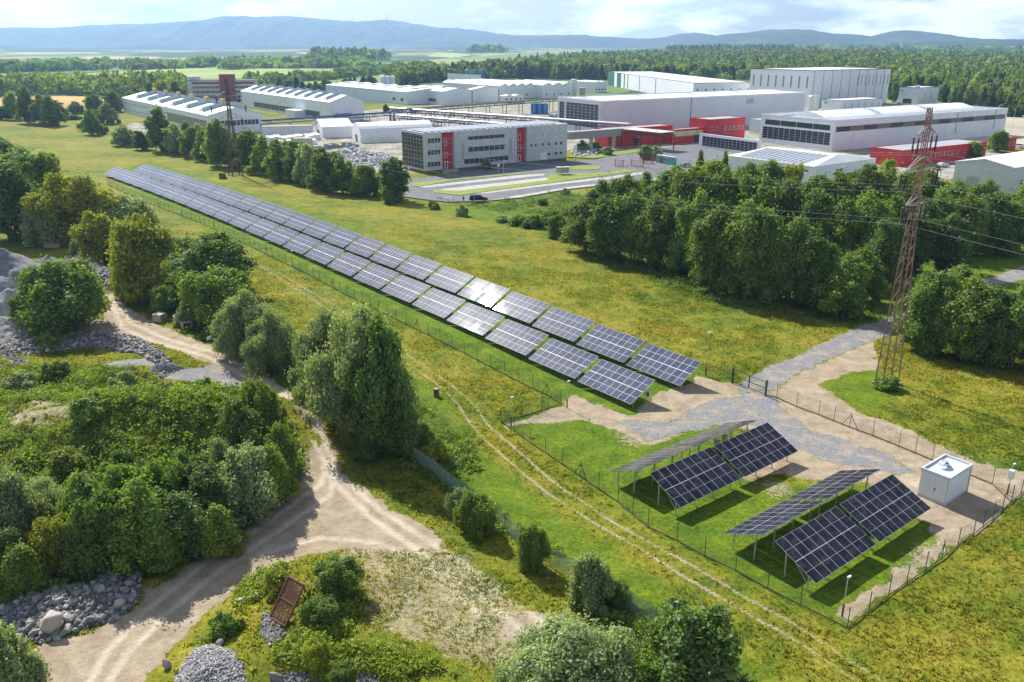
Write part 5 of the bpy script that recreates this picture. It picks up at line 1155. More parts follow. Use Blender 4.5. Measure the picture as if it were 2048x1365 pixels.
# --- bottom edge and fence bushes
tree(1150, 1440, 1255, 290, 'willow', 'big grey-green willow cut by the bottom edge')
tree(1382, 1430, 1222, 185, 'darktree', 'big dark green bush at the bottom edge, right of the willow')
tree(1045, 1420, 1305, 100, 'greybush', 'lower grey bush left of the big willow at the bottom edge')
tree(1300, 1440, 1320, 120, 'bush', 'low bush between the big willow and the dark bush')
tree(953, 1062, 982, 80, 'bush', 'bush growing through the old mesh fence below the fan of bare ground')
tree(918, 1032, 975, 50, 'greybush', 'small grey-green bush just left of the one growing through the fence')
tree(1060, 1135, 1052, 62, 'bush', 'narrow bush on the old mesh fence, second of the three')
tree(1177, 1207, 1105, 90, 'greybush', 'rounded bush on the old mesh fence nearest the bottom')
tree(1232, 1205, 1160, 55, 'bush', 'small bush beside the rounded one on the fence')
tree(637, 1335, 1280, 66, 'yellowbush', 'yellowish bush on the small mound at the bottom')
tree(690, 1375, 1322, 60, 'bush', 'small green bush at the bottom edge beside the yellowish one')
tree(20, 1390, 1255, 120, 'greybush', 'grey-green bush in the bottom left corner')
tree(672, 1180, 1122, 92, 'bush', 'low green bush right above the rusty grate')
tree(640, 1245, 1190, 74, 'bush', 'low green bush directly right of the rusty grate')
tree(560, 1185, 1140, 60, 'shrubyellow', 'pale flowering shrub behind the rusty grate')
tree(455, 1265, 1225, 60, 'shrub', 'low shrub above the pile of pale crushed stone')
for i, (x, y, t, w, s_) in enumerate([(250, 780, 740, 60, 'shrubgrey'), (405, 785, 755, 50, 'shrub'), (110, 760, 725, 55, 'shrub'), (40, 780, 745, 60, 'shrubgrey'), (330, 800, 762, 60, 'shrubyellow'), (180, 840, 790, 80, 'shrub')]):
    tree(x, y, t, w, s_, 'low shrub on the grassy top of the mound, %s from the left' % ['fourth', 'sixth', 'second', 'first', 'fifth', 'third'][i], 'low shrubs on the mound')
# --- belt of trees right of centre
B = [(1113, 476, 430, 44, 'bush'), (1165, 505, 405, 85, 'thick'), (1215, 520, 395, 90, 'darktree'), (1262, 525, 385, 85, 'thick'), (1305, 535, 395, 90, 'thick'), (1350, 540, 400, 90, 'darktree'), (1390, 552, 385, 85, 'thick'), (1430, 585, 415, 105, 'thick'), (1482, 592, 405, 105, 'thick'), (1532, 600, 430, 100, 'darktree'), (1580, 605, 440, 95, 'thick'), (1628, 615, 480, 90, 'darktree'), (1683, 632, 512, 100, 'thick'), (1722, 605, 500, 85, 'thick'),
     (1200, 478, 362, 80, 'fresh'), (1250, 470, 352, 75, 'thick'), (1320, 478, 345, 85, 'thick'), (1380, 490, 335, 85, 'fresh'), (1440, 500, 342, 90, 'thick'), (1500, 510, 352, 95, 'darktree'), (1560, 520, 362, 95, 'thick'), (1620, 535, 382, 95, 'darktree'), (1670, 545, 400, 90, 'thick'), (1720, 545, 390, 90, 'thick'), (1770, 540, 395, 90, 'fresh'), (1760, 580, 440, 80, 'darktree'),
     (1290, 440, 345, 60, 'fresh'), (1345, 445, 335, 70, 'thick'), (1425, 440, 322, 70, 'fresh'), (1490, 450, 328, 80, 'thick'), (1535, 440, 322, 80, 'thick'), (1620, 455, 352, 85, 'thick'), (1670, 445, 345, 85, 'fresh'), (1720, 440, 330, 85, 'thick'), (1762, 430, 322, 85, 'fresh'), (1805, 445, 338, 85, 'thick'), (1850, 455, 345, 85, 'thick'), (1830, 420, 330, 60, 'fresh'),
     (1900, 475, 365, 85, 'thick'), (1862, 510, 395, 95, 'darktree'), (1920, 510, 392, 90, 'thick'), (1975, 505, 385, 90, 'darktree'), (2032, 505, 398, 90, 'thick'), (1960, 470, 362, 60, 'thick'), (2045, 470, 360, 70, 'thick'), (1890, 545, 430, 80, 'darktree'), (1820, 545, 430, 80, 'darktree')]
for row_, (ia, ib) in (('front', (0, 14)), ('second', (14, 26)), ('rear', (26, 38)), ('right-hand', (38, 99))):
    for n_i, q in enumerate(sorted(B[ia:ib])): tree(*q, 'broadleaf tree %d from the left, %s row of the belt before the halls' % (n_i + 1, row_), 'broadleaf trees in the belt before the white halls')
tree(1393, 425, 303, 55, 'pointed', 'slim pointed tree standing up before the roof full of solar panels, left one')
tree(1443, 420, 305, 52, 'pointed', 'slim pointed tree standing up before the roof full of solar panels, right one')
tree(1572, 445, 330, 55, 'yellowbush', 'yellow-green tree standing up before the solar-roofed white shed')
tree(2010, 475, 415, 66, 'yellowbush', 'yellow-green tree among dark ones below the pale warehouse')
C2 = [(1832, 700, 562, 90, 'darktree'), (1872, 705, 548, 100, 'darktree'), (1922, 718, 560, 110, 'thick'), (1972, 728, 578, 100, 'darktree'), (2022, 735, 575, 100, 'thick'), (2070, 742, 570, 100, 'darktree'), (1840, 660, 545, 80, 'darktree'), (1900, 670, 535, 90, 'thick'), (1990, 690, 585, 80, 'darktree'), (2055, 690, 580, 80, 'thick'), (1950, 680, 572, 70, 'thick')]
many(C2, 'dark green tree in the clump right of the red pylon, above the gravel road', 'dark trees right of the red pylon')
tree(1995, 304, 262, 40, 'midtree', 'bright tree at the far end of the long red annex')
tree(1942, 318, 283, 42, 'midtree', 'round tree standing against the long red annex')
tree(1775, 778, 752, 48, 'shrub', 'bushy growth around the feet of the red pylon')
tree(445, 358, 345, 16, 'shrub', 'small dark shrub at the left foot of the dark pylon')
# --- row before the sawtooth halls
Rw = [(250, 292, 250, 45, 'midgrey'), (285, 300, 262, 38, 'middark'), (327, 303, 216, 52, 'midtree'), (355, 308, 250, 48, 'midgrey'), (385, 315, 255, 45, 'midtree'), (412, 322, 262, 42, 'midtree'), (440, 333, 240, 58, 'midfresh'), (500, 340, 262, 50, 'midtree'), (530, 350, 272, 52, 'midfresh'), (560, 360, 280, 55, 'midtree'), (590, 365, 283, 50, 'midtree'), (620, 372, 290, 55, 'midgrey'), (650, 384, 298, 60, 'midtree'), (685, 388, 315, 55, 'midtree'), (724, 391, 330, 55, 'bush'), (788, 402, 318, 58, 'midtree'), (340, 300, 245, 40, 'midgrey'), (475, 335, 268, 45, 'midfresh'), (515, 335, 265, 45, 'midtree'), (575, 348, 282, 45, 'midgrey'), (605, 355, 292, 50, 'midtree'), (640, 365, 300, 50, 'midfresh'), (670, 372, 305, 50, 'midtree'), (700, 378, 322, 40, 'midfresh'), (760, 392, 352, 34, 'midtree'), (375, 300, 245, 40, 'midtree'), (400, 306, 250, 36, 'midgrey'), (455, 325, 262, 40, 'midtree')]
ordn = sorted(range(len(Rw)), key=lambda i: Rw[i][0])
for n_i, i in enumerate(ordn): tree(*Rw[i], 'tree number %d from the left in the row between meadow and sawtooth halls' % (n_i + 1), 'row of trees between meadow and halls')
Lf = [(30, 240, 186, 38, 'midfresh'), (60, 247, 178, 42, 'midtree'), (87, 250, 190, 42, 'midtree'), (106, 252, 192, 42, 'middark'), (5, 240, 213, 34, 'midtree'), (186, 270, 220, 34, 'midtree'), (215, 248, 207, 42, 'midgrey'), (190, 227, 190, 34, 'midtree'), (230, 224, 182, 40, 'middark'), (152, 228, 203, 30, 'midgrey'), (330, 207, 162, 42, 'midyellow'), (290, 215, 178, 36, 'middark'), (352, 204, 162, 40, 'middark'), (305, 206, 166, 32, 'midtree'), (172, 262, 240, 24, 'shrub'), (205, 268, 250, 24, 'shrub'), (150, 240, 228, 26, 'shrub'), (262, 218, 184, 30, 'midtree'), (275, 210, 176, 30, 'spruce'), (122, 240, 205, 26, 'midtree')]
for n_i, i in enumerate(sorted(range(len(Lf)), key=lambda i: Lf[i][0])): tree(*Lf[i], 'tree number %d from the left among scattered trees left of the sawtooth halls' % (n_i + 1), 'scattered trees left of the halls')
# --- shrubs near the car park
for n_i, (x, y, t, w, s_) in enumerate(sorted([(868, 418, 400, 22, 'shrub'), (800, 405, 382, 18, 'midfresh'), (778, 408, 380, 20, 'midtree'), (1130, 390, 375, 22, 'shrub'), (1085, 410, 396, 22, 'shrub'), (925, 432, 408, 26, 'shrubgrey'), (1035, 450, 430, 40, 'shrub'), (1065, 455, 428, 40, 'shrub'), (1100, 448, 420, 44, 'shrub'), (1130, 455, 418, 40, 'shrub'), (1005, 444, 430, 30, 'shrubgrey'), (1235, 392, 356, 45, 'midfresh'), (1285, 385, 355, 40, 'shrub'), (1160, 465, 440, 30, 'shrub'), (975, 340, 322, 22, 'shrub'), (1290, 320, 290, 30, 'midtree'), (1215, 312, 292, 22, 'shrub'), (1165, 305, 280, 26, 'midtree'), (1190, 300, 282, 24, 'shrub'), (1312, 318, 292, 30, 'shrubgrey'), (772, 225, 208, 14, 'middark')])):
    tree(x, y, t, w, s_, 'shrub number %d from the left among low bushes around the car park' % (n_i + 1), 'low bushes around the car park')
# --- individual trees of the forest edge behind the halls
fr = random.Random(11); edge = []
def along(pts, step, jit, tops, sps):
    for i in range(len(pts) - 1):
        (x0, y0), (x1, y1) = pts[i], pts[i + 1]; n = max(1, int(abs(x1 - x0) / step))
        for k in range(n):
            t = k / n; x = x0 + (x1 - x0) * t + fr.uniform(-jit, jit); y = y0 + (y1 - y0) * t + fr.uniform(-1.5, 1.5); edge.append((x, y, y - tops * fr.uniform(.75, 1.2), fr.uniform(16, 26), fr.choice(sps)))
mixs = ['midtree', 'middark', 'spruce', 'midfresh', 'middark', 'midtree', 'spruce']
along([(1785, 205), (1800, 200)], 9, 3, 34, mixs); along([(1880, 206), (1960, 212), (2060, 222)], 11, 4, 34, mixs); along([(1780, 192), (1890, 190), (2060, 205)], 10, 5, 36, mixs); along([(1890, 178), (2060, 190)], 11, 5, 36, mixs)
along([(560, 178), (640, 186), (760, 176)], 11, 4, 24, mixs); along([(780, 172), (830, 168), (900, 160)], 10, 4, 28, mixs); along([(900, 158), (1000, 156), (1110, 158), (1215, 160)], 10, 4, 30, mixs); along([(1225, 160), (1500, 158)], 11, 4, 28, mixs); along([(520, 200), (560, 188)], 9, 3, 18, mixs); along([(2000, 232), (2060, 236)], 14, 4, 24, mixs)
for q in edge: tree(*q, 'forest-edge tree behind the factory halls, one among many alike', 'trees along the forest edge behind the halls')
print('EDGE', len(edge))

# --- far woods and belts that read as one mass
def wood(name, label, pts, hs, rs, kinds, seed):
    rg = np.random.default_rng(seed); V = []; T = []; Fq = []; off = 0; n = len(pts); K = 70
    ctr = np.repeat(pts, K, 0); h = np.repeat(hs, K); r = np.repeat(rs, K); kd = np.repeat(kinds, K)
    d = rg.normal(size=(n * K, 3)); d /= np.linalg.norm(d, axis=1)[:, None]; d[:, 2] = np.abs(d[:, 2]) * 1.0 - .12 * rg.random(n * K)
    u = rg.random(n * K) ** .8
    ez = h * (.35 + .62 * np.clip(d[:, 2], -.3, 1)); lump = 1 + .22 * np.sin(d[:, 0] * 5 + ctr[:, 0]) * np.cos(d[:, 1] * 4 + ctr[:, 1])
    px_ = np.where(kd == 1, d[:, 0] * (1 - u) * r * 1.0, d[:, 0] * r * lump); py_ = np.where(kd == 1, d[:, 1] * (1 - u) * r * 1.0, d[:, 1] * r * lump); pz = np.where(kd == 1, u * h * 1.12, ez * (.9 + .1 * lump))
    c = ctr + np.stack([px_, py_, pz], 1); nrm = d + rg.normal(size=d.shape) * .35; nrm /= np.linalg.norm(nrm, axis=1)[:, None]
    sz = r * rg.uniform(.35, .62, n * K) * np.where(kd == 1, .75, 1)
    v, f = leaf_quads(c, nrm, sz, rg, 1.15); t = np.clip(np.repeat(rg.normal(.55, .27, n), K) + rg.normal(0, .12, n * K) - .18 * (kd == 1), 0, 1)
    t = np.repeat(t, 4); me = np_mesh(name, v, f, LM['green'], dict(tint=np.stack([t, t, t, np.ones_like(t)], 1)))
    tag(link(name, me), label, 'forest', kind='stuff')
def scatter(poly, spacing_fn, seed):
    rg = np.random.default_rng(seed); w = FP(poly); lo, hi = w.min(0), w.max(0); pts = []
    tot = 60000; y = lo[1] + (hi[1] - lo[1]) * rg.random(tot) ** 1.0; x = lo[0] + (hi[0] - lo[0]) * rg.random(tot)
    ins = sdist(x, y, w) > 0; x, y = x[ins], y[ins]; cell = {}
    for a, b in zip(x, y):
        s = spacing_fn(a, b); k = (int(a / s), int(b / s), round(s))
        if k in cell: continue
        cell[k] = 1; pts.append((a, b, s))
    return np.array(pts)
for nm, lab, poly, smin, seed, conif, hh in [
    ('forest', 'large mixed forest covering the right background behind the halls', [(770, 180), (850, 166), (1000, 158), (1215, 158), (1500, 163), (1790, 190), (1890, 200), (2200, 225), (2400, 215), (2400, 112), (2048, 112), (1700, 111), (1520, 108), (1300, 113), (1160, 122), (1000, 138), (880, 152), (800, 165)], 9, 1, .32, 14),
    ('forest', 'tall conifer wood standing above the forest, centre right', [(1340, 116), (1560, 113), (1590, 107), (1400, 107), (1330, 110)], 11, 2, .9, 22),
    ('woodland', 'dark band of woodland left of the factory', [(-250, 198), (0, 192), (130, 190), (260, 196), (370, 188), (370, 176), (250, 178), (120, 180), (0, 182), (-250, 186)], 10, 3, .15, 15),
    ('woodland', 'woodland strip behind the brick-red office block', [(500, 172), (560, 166), (660, 160), (790, 146), (860, 138), (855, 135), (760, 144), (660, 156), (560, 163), (500, 168)], 11, 4, .2, 10),
    ('woodland', 'thin tree belt and village trees at the far left', [(-200, 150), (0, 146), (210, 140), (215, 131), (0, 135), (-200, 138)], 13, 5, .1, 13),
    ('woodland', 'small dark wood in the middle of the far valley', [(620, 124), (700, 126), (770, 122), (760, 116), (690, 114), (640, 117)], 14, 6, .7, 20),
    ('woodland', 'tree belt between the far fields, centre left', [(455, 140), (545, 137), (545, 131), (460, 133)], 13, 7, .3, 14),
    ('woodland', 'distant dark grove left of centre on the plain', [(945, 107), (1000, 107), (998, 103), (950, 103)], 20, 8, .8, 24),
    ('woodland', 'scattered hedgerow trees crossing the far fields', [(270, 136), (460, 131), (700, 131), (720, 134), (640, 138), (460, 134), (270, 139)], 26, 9, .2, 12),
    ('woodland', 'wooded strip beyond the forest at the right', [(1560, 107), (2200, 107), (2200, 100), (1800, 100), (1600, 102)], 30, 12, .5, 20)]:
    pts = scatter(poly, lambda a, b, s0=smin: s0 * (1 if b < 900 else 1.35 if b < 1300 else 1.8 if b < 2000 else 2.6), seed)
    if len(pts) == 0: continue
    z = TZ(pts[:, 0], pts[:, 1]); rg = np.random.default_rng(seed + 50); n = len(pts)
    hs = hh * rg.uniform(.55, 1.4, n); kinds = (rg.random(n) < conif).astype(int); rs = pts[:, 2] * np.where(kinds == 1, .50, rg.uniform(.50, .72, n))
    wood(nm, lab, np.stack([pts[:, 0], pts[:, 1], z - .5], 1), hs, rs, kinds, seed); print(nm, n)

# ------------------------------------------------------------------ heaps, rubble, boulders
darkgr = M('heap_dark_gravel', (0.17, 0.17, 0.19), .95, var=.35, scale=1.2, bump=.6); midgr = M('heap_grey_gravel', (0.30, 0.29, 0.28), .95, var=.35, scale=1.6, bump=.6)
stonem = NT('rubble_stone'); at_ = stonem.attr('tint'); ss_ = stonem.node('ShaderNodeSeparateColor'); stonem.link(at_, ss_.inputs[0])
sc_ = stonem.ramp(ss_.outputs[0], [(0, (0.09, 0.09, 0.095)), (.4, (0.20, 0.195, 0.19)), (.75, (0.36, 0.34, 0.31)), (1, (0.50, 0.40, 0.30))]); stonem.link(sc_, stonem.b.inputs['Base Color']); stonem.bump(stonem.noise(stonem.pos(), 5, 5), .5, .05); stonem = stonem.m
palest = NT('crushed_stone'); at_ = palest.attr('tint'); ss_ = palest.node('ShaderNodeSeparateColor'); palest.link(at_, ss_.inputs[0]); palest.link(palest.ramp(ss_.outputs[0], [(0, (0.18, 0.18, 0.19)), (1, (0.52, 0.51, 0.49))]), palest.b.inputs['Base Color']); palest = palest.m
scrapm = NT('pale_scrap'); at_ = scrapm.attr('tint'); ss_ = scrapm.node('ShaderNodeSeparateColor'); scrapm.link(at_, ss_.inputs[0]); scrapm.link(scrapm.ramp(ss_.outputs[0], [(0, (0.15, 0.15, 0.16)), (.5, (0.42, 0.43, 0.45)), (.9, (0.66, 0.67, 0.68)), (1, (0.30, 0.16, 0.10))]), scrapm.b.inputs['Base Color']); scrapm = scrapm.m
IV = []; _p = (1 + 5 ** .5) / 2
for a, b in ((1, _p), (-1, _p), (1, -_p), (-1, -_p)): IV.append((a, b, 0))
for a, b in ((1, _p), (-1, _p), (1, -_p), (-1, -_p)): IV.append((0, a, b))
for a, b in ((1, _p), (-1, _p), (1, -_p), (-1, -_p)): IV.append((b, 0, a))
IV = np.array(IV, float); IV /= np.linalg.norm(IV[0])
def ico_faces():
    f = []; d = 1.06
    for i in range(12):
        for j in range(i + 1, 12):
            for k in range(j + 1, 12):
                a, b, c = IV[i], IV[j], IV[k]
                if max(np.linalg.norm(a - b), np.linalg.norm(b - c), np.linalg.norm(a - c)) < d:
                    f.append((i, j, k) if np.dot(np.cross(b - a, c - a), a) > 0 else (i, k, j))
    return np.array(f)
IF = ico_faces()
def stones(pts, size, rg, flat=.7):
    n = len(pts); v = IV[None] * (1 + rg.uniform(-.32, .32, (n, 12, 1))) * np.stack([rg.uniform(.7, 1.3, n), rg.uniform(.6, 1.1, n), rg.uniform(.5, .9, n) * flat / .7], 1)[:, None] * (size[:, None, None] / 2)
    th = rg.uniform(0, 6.28, n); c, s = np.cos(th)[:, None], np.sin(th)[:, None]; ti = rg.uniform(-.6, .6, n)[:, None]
    x = v[..., 0] * c - v[..., 1] * s; y = v[..., 0] * s + v[..., 1] * c; z = v[..., 2] + x * ti * .5
    V = np.stack([x, y, z], -1) + pts[:, None]
    Fc_ = (IF[None] + (np.arange(n) * 12)[:, None, None]).reshape(-1, 3); t = np.repeat(np.clip(rg.beta(2, 2.5, n), 0, 1), 12)
    return V.reshape(-1, 3), Fc_, np.stack([t, t, t, np.ones_like(t)], 1)
def rubble(label, poly, n, smin, smax, mound, mat, seed, name='rubble', cat='rubble', kind='stuff'):
    rg = np.random.default_rng(seed); w = W2(poly) if poly[0][1] > 350 else FP(poly); lo, hi = w.min(0), w.max(0); x = rg.uniform(lo[0], hi[0], n * 4); y = rg.uniform(lo[1], hi[1], n * 4)
    sd_ = sdist(x, y, w); ok = sd_ > 0; x, y, sd_ = x[ok][:n], y[ok][:n], sd_[ok][:n]; mxs = max(sd_.max(), .1)
    sz = smin * (smax / smin) ** (rg.random(len(x)) ** 2.6); z = TZ(x, y) + mound * np.clip(sd_ / mxs, 0, 1) ** .75 * (.55 + .7 * fbm(x * .5, y * .5, seed, 3)) + sz * .1
    V, Fc_, t = stones(np.stack([x, y, z], 1), sz, rg)
    # body of the heap under the stones
    gx, gy = np.meshgrid(np.linspace(lo[0], hi[0], 60), np.linspace(lo[1], hi[1], 60)); s2 = sdist(gx.ravel(), gy.ravel(), w)
    gz = TZ(gx.ravel(), gy.ravel()) + mound * np.clip(s2 / mxs, 0, 1) ** .75 * (.55 + .7 * fbm(gx.ravel() * .5, gy.ravel() * .5, seed, 3)) - .05 - .6 * (s2 <= 0)
    gv = np.stack([gx.ravel(), gy.ravel(), gz], 1); i = (np.arange(59)[:, None] * 60 + np.arange(59)[None]).ravel(); gf = np.stack([i, i + 1, i + 61, i + 60], 1); gf = gf[(s2[gf] > -.3).any(1)]
    tri = np.concatenate([gf[:, [0, 1, 2]], gf[:, [0, 2, 3]]]) + len(V); gt = np.full((len(gv), 4), .18); gt[:, 3] = 1
    me = np_mesh(name, np.concatenate([V, gv]), np.concatenate([Fc_, tri]), mat, dict(tint=np.concatenate([t, gt])))
    o = link(name, me); tag(o, label, cat, kind=kind); return o
rubble('grey rubble heap at the bottom left beside the dirt road', [(0, 1200), (20, 1180), (60, 1165), (150, 1168), (185, 1168), (195, 1130), (255, 1125), (282, 1160), (278, 1205), (235, 1240), (150, 1265), (80, 1292), (40, 1280), (0, 1240)], 2400, .10, .85, 1.2, stonem, 1)
rubble('pile of pale crushed stone at the bottom edge', [(335, 1385), (362, 1335), (388, 1300), (425, 1290), (462, 1302), (484, 1325), (500, 1380), (480, 1430), (350, 1430)], 3200, .09, .28, 1.15, palest, 2, 'crushed_stone', 'stone pile')
rubble('small spill of grey stones left of the rusty grate', [(525, 1222), (560, 1235), (575, 1270), (540, 1295), (518, 1270)], 320, .08, .25, .3, stonem, 3)
rubble('strip of broken rubble along the upper dirt road', [(120, 522), (175, 512), (205, 530), (245, 560), (312, 598), (318, 614), (265, 606), (205, 575), (130, 545)], 1300, .25, 1.1, 1.3, stonem, 4)
rubble('long ridge of rubble below the upper dirt road', [(0, 682), (60, 668), (110, 672), (190, 664), (270, 674), (300, 690), (345, 722), (318, 735), (270, 708), (180, 697), (90, 706), (0, 718)], 1900, .2, 1.0, 1.2, stonem, 5)
rubble('scattered rubble at the left edge on the mound', [(0, 722), (50, 714), (60, 728), (0, 742)], 200, .2, .6, .3, stonem, 6)
rubble('stony bare patch at the bottom, right of the crushed stone pile', [(520, 1380), (560, 1340), (640, 1320), (740, 1335), (770, 1380), (640, 1400)], 420, .06, .3, .15, stonem, 7)
rubble('stones spilled in the gravel near the yard track', [(285, 770), (330, 735), (345, 745), (320, 765)], 120, .1, .4, .3, stonem, 8)
rubble('large pale scrap pile left of the office block', [(655, 312), (690, 300), (740, 305), (795, 318), (803, 340), (770, 345), (715, 335)], 800, .6, 2.6, 2.2, scrapm, 9, 'scrap_pile', 'scrap pile')
rubble('scrap and rubble right of the office block under the walkway', [(1140, 305), (1150, 292), (1190, 292), (1195, 310), (1160, 318)], 300, .5, 2.0, 1.2, scrapm, 10, 'scrap_pile', 'scrap pile')
rubble('brown timber and rubble behind the office block', [(822, 262), (840, 254), (880, 252), (885, 262)], 160, .8, 3.0, 1.5, M('timber_rubble', (0.22, 0.13, 0.08), .9, var=.4, scale=.8), 11, 'timber_pile', 'timber pile')
def heap(px, py, rx, ry, h, az, mat, label, seed):
    g = G3(px, py); n = 70; a = np.linspace(-1.1, 1.1, n); X, Y = np.meshgrid(a, a); r = np.hypot(X, Y) + (fbm(X * 3 + seed, Y * 3, seed, 4) - .5) * .25
    c, s = math.cos(az), math.sin(az); wx = g[0] + X * rx * c - Y * ry * s; wy = g[1] + X * rx * s + Y * ry * c
    z = TZ(wx, wy) - .4 + h * np.clip(1.05 - r, 0, None) ** .9 * (.88 + .24 * fbm(X * 5, Y * 5, seed + 3, 4)) + (fbm(X * 25, Y * 25, seed + 8, 2) - .5) * .25
    i = (np.arange(n - 1)[:, None] * n + np.arange(n - 1)[None]).ravel()
    me = np_mesh('gravel_heap', np.stack([wx, wy, z], -1).reshape(-1, 3) - [g[0], g[1], g[2]], np.stack([i, i + 1, i + n + 1, i + n], 1), mat, smooth=True)
    o = link('gravel_heap', me); o.location = tuple(g); tag(o, label, 'gravel heap', 'gravel heaps at the left edge')
heap(20, 585, 15, 11, 7.5, .3, darkgr, 'largest dark gravel heap at the left edge, farthest back', 1)
heap(28, 640, 8, 6, 5.0, .1, midgr, 'middle grey gravel heap against the large bush', 2)
heap(10, 668, 7, 5, 3.0, .0, midgr, 'lowest grey gravel heap at the left edge by the road', 3)
heap(100, 535, 6, 4, 2.6, .2, darkgr, 'small dark gravel heap behind the large bush', 4)
heap(332, 738, 2.8, 1.8, 1.4, .2, darkgr, 'little dark gravel heap at the end of the rubble ridge', 5)
heap(240, 742, 2.6, 1.5, .9, .2, darkgr, 'flat dark gravel heap on the grassy mound', 6)
def boulder(px, py, s, label, tint, seed):
    rg = np.random.default_rng(seed); g = G3(px, py); me0 = bpy.data.meshes.new('t'); V, Fc_, t = stones(np.zeros((1, 3)), np.array([s]), rg, .9); t[:, :3] = tint
    me = np_mesh('boulder', V, Fc_, stonem, dict(tint=t)); o = link('boulder', me); o.location = (g[0], g[1], g[2] + s * .22 + .1); b = o.modifiers.new('edge', 'BEVEL'); b.width = s * .06; b.segments = 2; tag(o, label, 'boulder')
for q in [(102, 1262, 2.0, 'largest pale boulder at the foot of the bottom-left rubble heap', .85), (241, 1216, 1.1, 'pale angular boulder at the right foot of the bottom-left rubble heap', .9), (222, 1212, .8, 'upright grey slab beside the pale angular boulder', .5), (238, 1108, 1.3, 'dark boulder lying in the shade under the thicket', .35),
          (276, 1152, .8, 'grey boulder at the upper right end of the rubble heap', .4), (391, 1112, .5, 'single white stone in the grass beside the dirt road', 1.0), (482, 1208, .7, 'white upright stone on the grass left of the rusty grate', .8), (515, 1198, .6, 'flat pale stone nearest above the rusty grate', .75), (335, 1335, .8, 'flat slab left of the crushed stone pile', .6), (440, 1290, .7, 'grey stone on top of the crushed stone pile', .5), (420, 682, 1.2, 'flat pale slab lying on the verge below the concrete box sections', .9), (552, 1362, 1.1, 'dark split boulder at the bottom edge', .35), (40, 1262, .9, 'round grey boulder at the left of the rubble heap', .45)]:
    boulder(*q, seed=int(q[0]))
concg = M('weathered_concrete', (0.42, 0.38, 0.32), .9, var=.2, scale=2)
def culvert(px, py, az, label, l=2.2):
    g = G3(px, py); r = empty('concrete_box_section', tuple(g), az, label, 'concrete section'); m = MB(); w, h, t = 1.5, 1.2, .16
    m.box(0, l, 0, w, 0, t); m.box(0, l, 0, w, h - t, h); m.box(0, l, 0, t, t + .001, h - t - .001); m.box(0, l, w - t, w, t + .001, h - t - .001); m.build('shell', concg, r)
culvert(372, 650, R(120), 'hollow concrete box section, left one of the touching pair'); culvert(386, 657, R(125), 'hollow concrete box section, right one of the touching pair'); culvert(335, 640, R(160), 'single brownish concrete section lying apart on the left', 1.6)
def block(px, py, sx_, sy_, sz_, az, name, label, cat, mat):
    g = G3(px, py); m = MB(); m.box(-sx_ / 2, sx_ / 2, -sy_ / 2, sy_ / 2, -.2, sz_); o = m.build(name, mat); o.location = tuple(g); o.rotation_euler = (0, 0, az); b = o.modifiers.new('edge', 'BEVEL'); b.width = .04; b.segments = 2; tag(o, label, cat); return o
block(108, 494, 3.6, 1.6, 1.7, .1, 'concrete_block', 'grey concrete block in front of the round grey bush, far left', 'concrete block', concg)
g = G3(873, 793); st = empty('tree_stump', tuple(g), 0, 'dark upright tree stump beside the wheel ruts', 'stump'); m = MB(); m.lathe([(.42, -.2), (.36, .3), (.33, 1.0), (.30, 1.02)], 14); m.build('stem', barkm, st); m = MB(); m.lathe([(.28, 1.021), (.28, 1.04)], 14); m.build('cut_face', M('cut_wood', (0.35, 0.26, 0.17), .8), st)
# rusty screening grate leaning on two props
g = G3(541, 1238); gr = empty('screening_grate', (g[0], g[1], g[2]), R(-38), 'rusty steel screening grate propped up at a slant among bushes', 'grate'); rst = M('grate_rust', (0.13, 0.055, 0.035), .8, .2, var=.35, scale=3)
tl = R(52); L_, W__ = 3.2, 1.8; pt = lambda u, v: (u, v * math.cos(tl), .15 + v * math.sin(tl))
m = MB(); m.bar(pt(0, 0), pt(W__, 0), .14); m.bar(pt(0, L_), pt(W__, L_), .14); m.bar(pt(0, 0), pt(0, L_), .14); m.bar(pt(W__, 0), pt(W__, L_), .14); m.bar(pt(0, L_ * .5), pt(W__, L_ * .5), .1); m.build('frame', rst, gr)
m = MB()
for k in range(1, 26): m.bar(pt(.04, L_ * k / 26), pt(W__ - .04, L_ * k / 26), .06, .05)
for k in range(1, 5): m.bar(pt(W__ * k / 5, .05), pt(W__ * k / 5, L_ - .05), .04)
m.build('bars', rst, gr)
for u in (.05, W__ - .05): m = MB(); m.bar(pt(u, L_ * .95), (u, L_ * .95 * math.cos(tl) + 1.5, -.2), .10); m.build('prop', rst, gr)

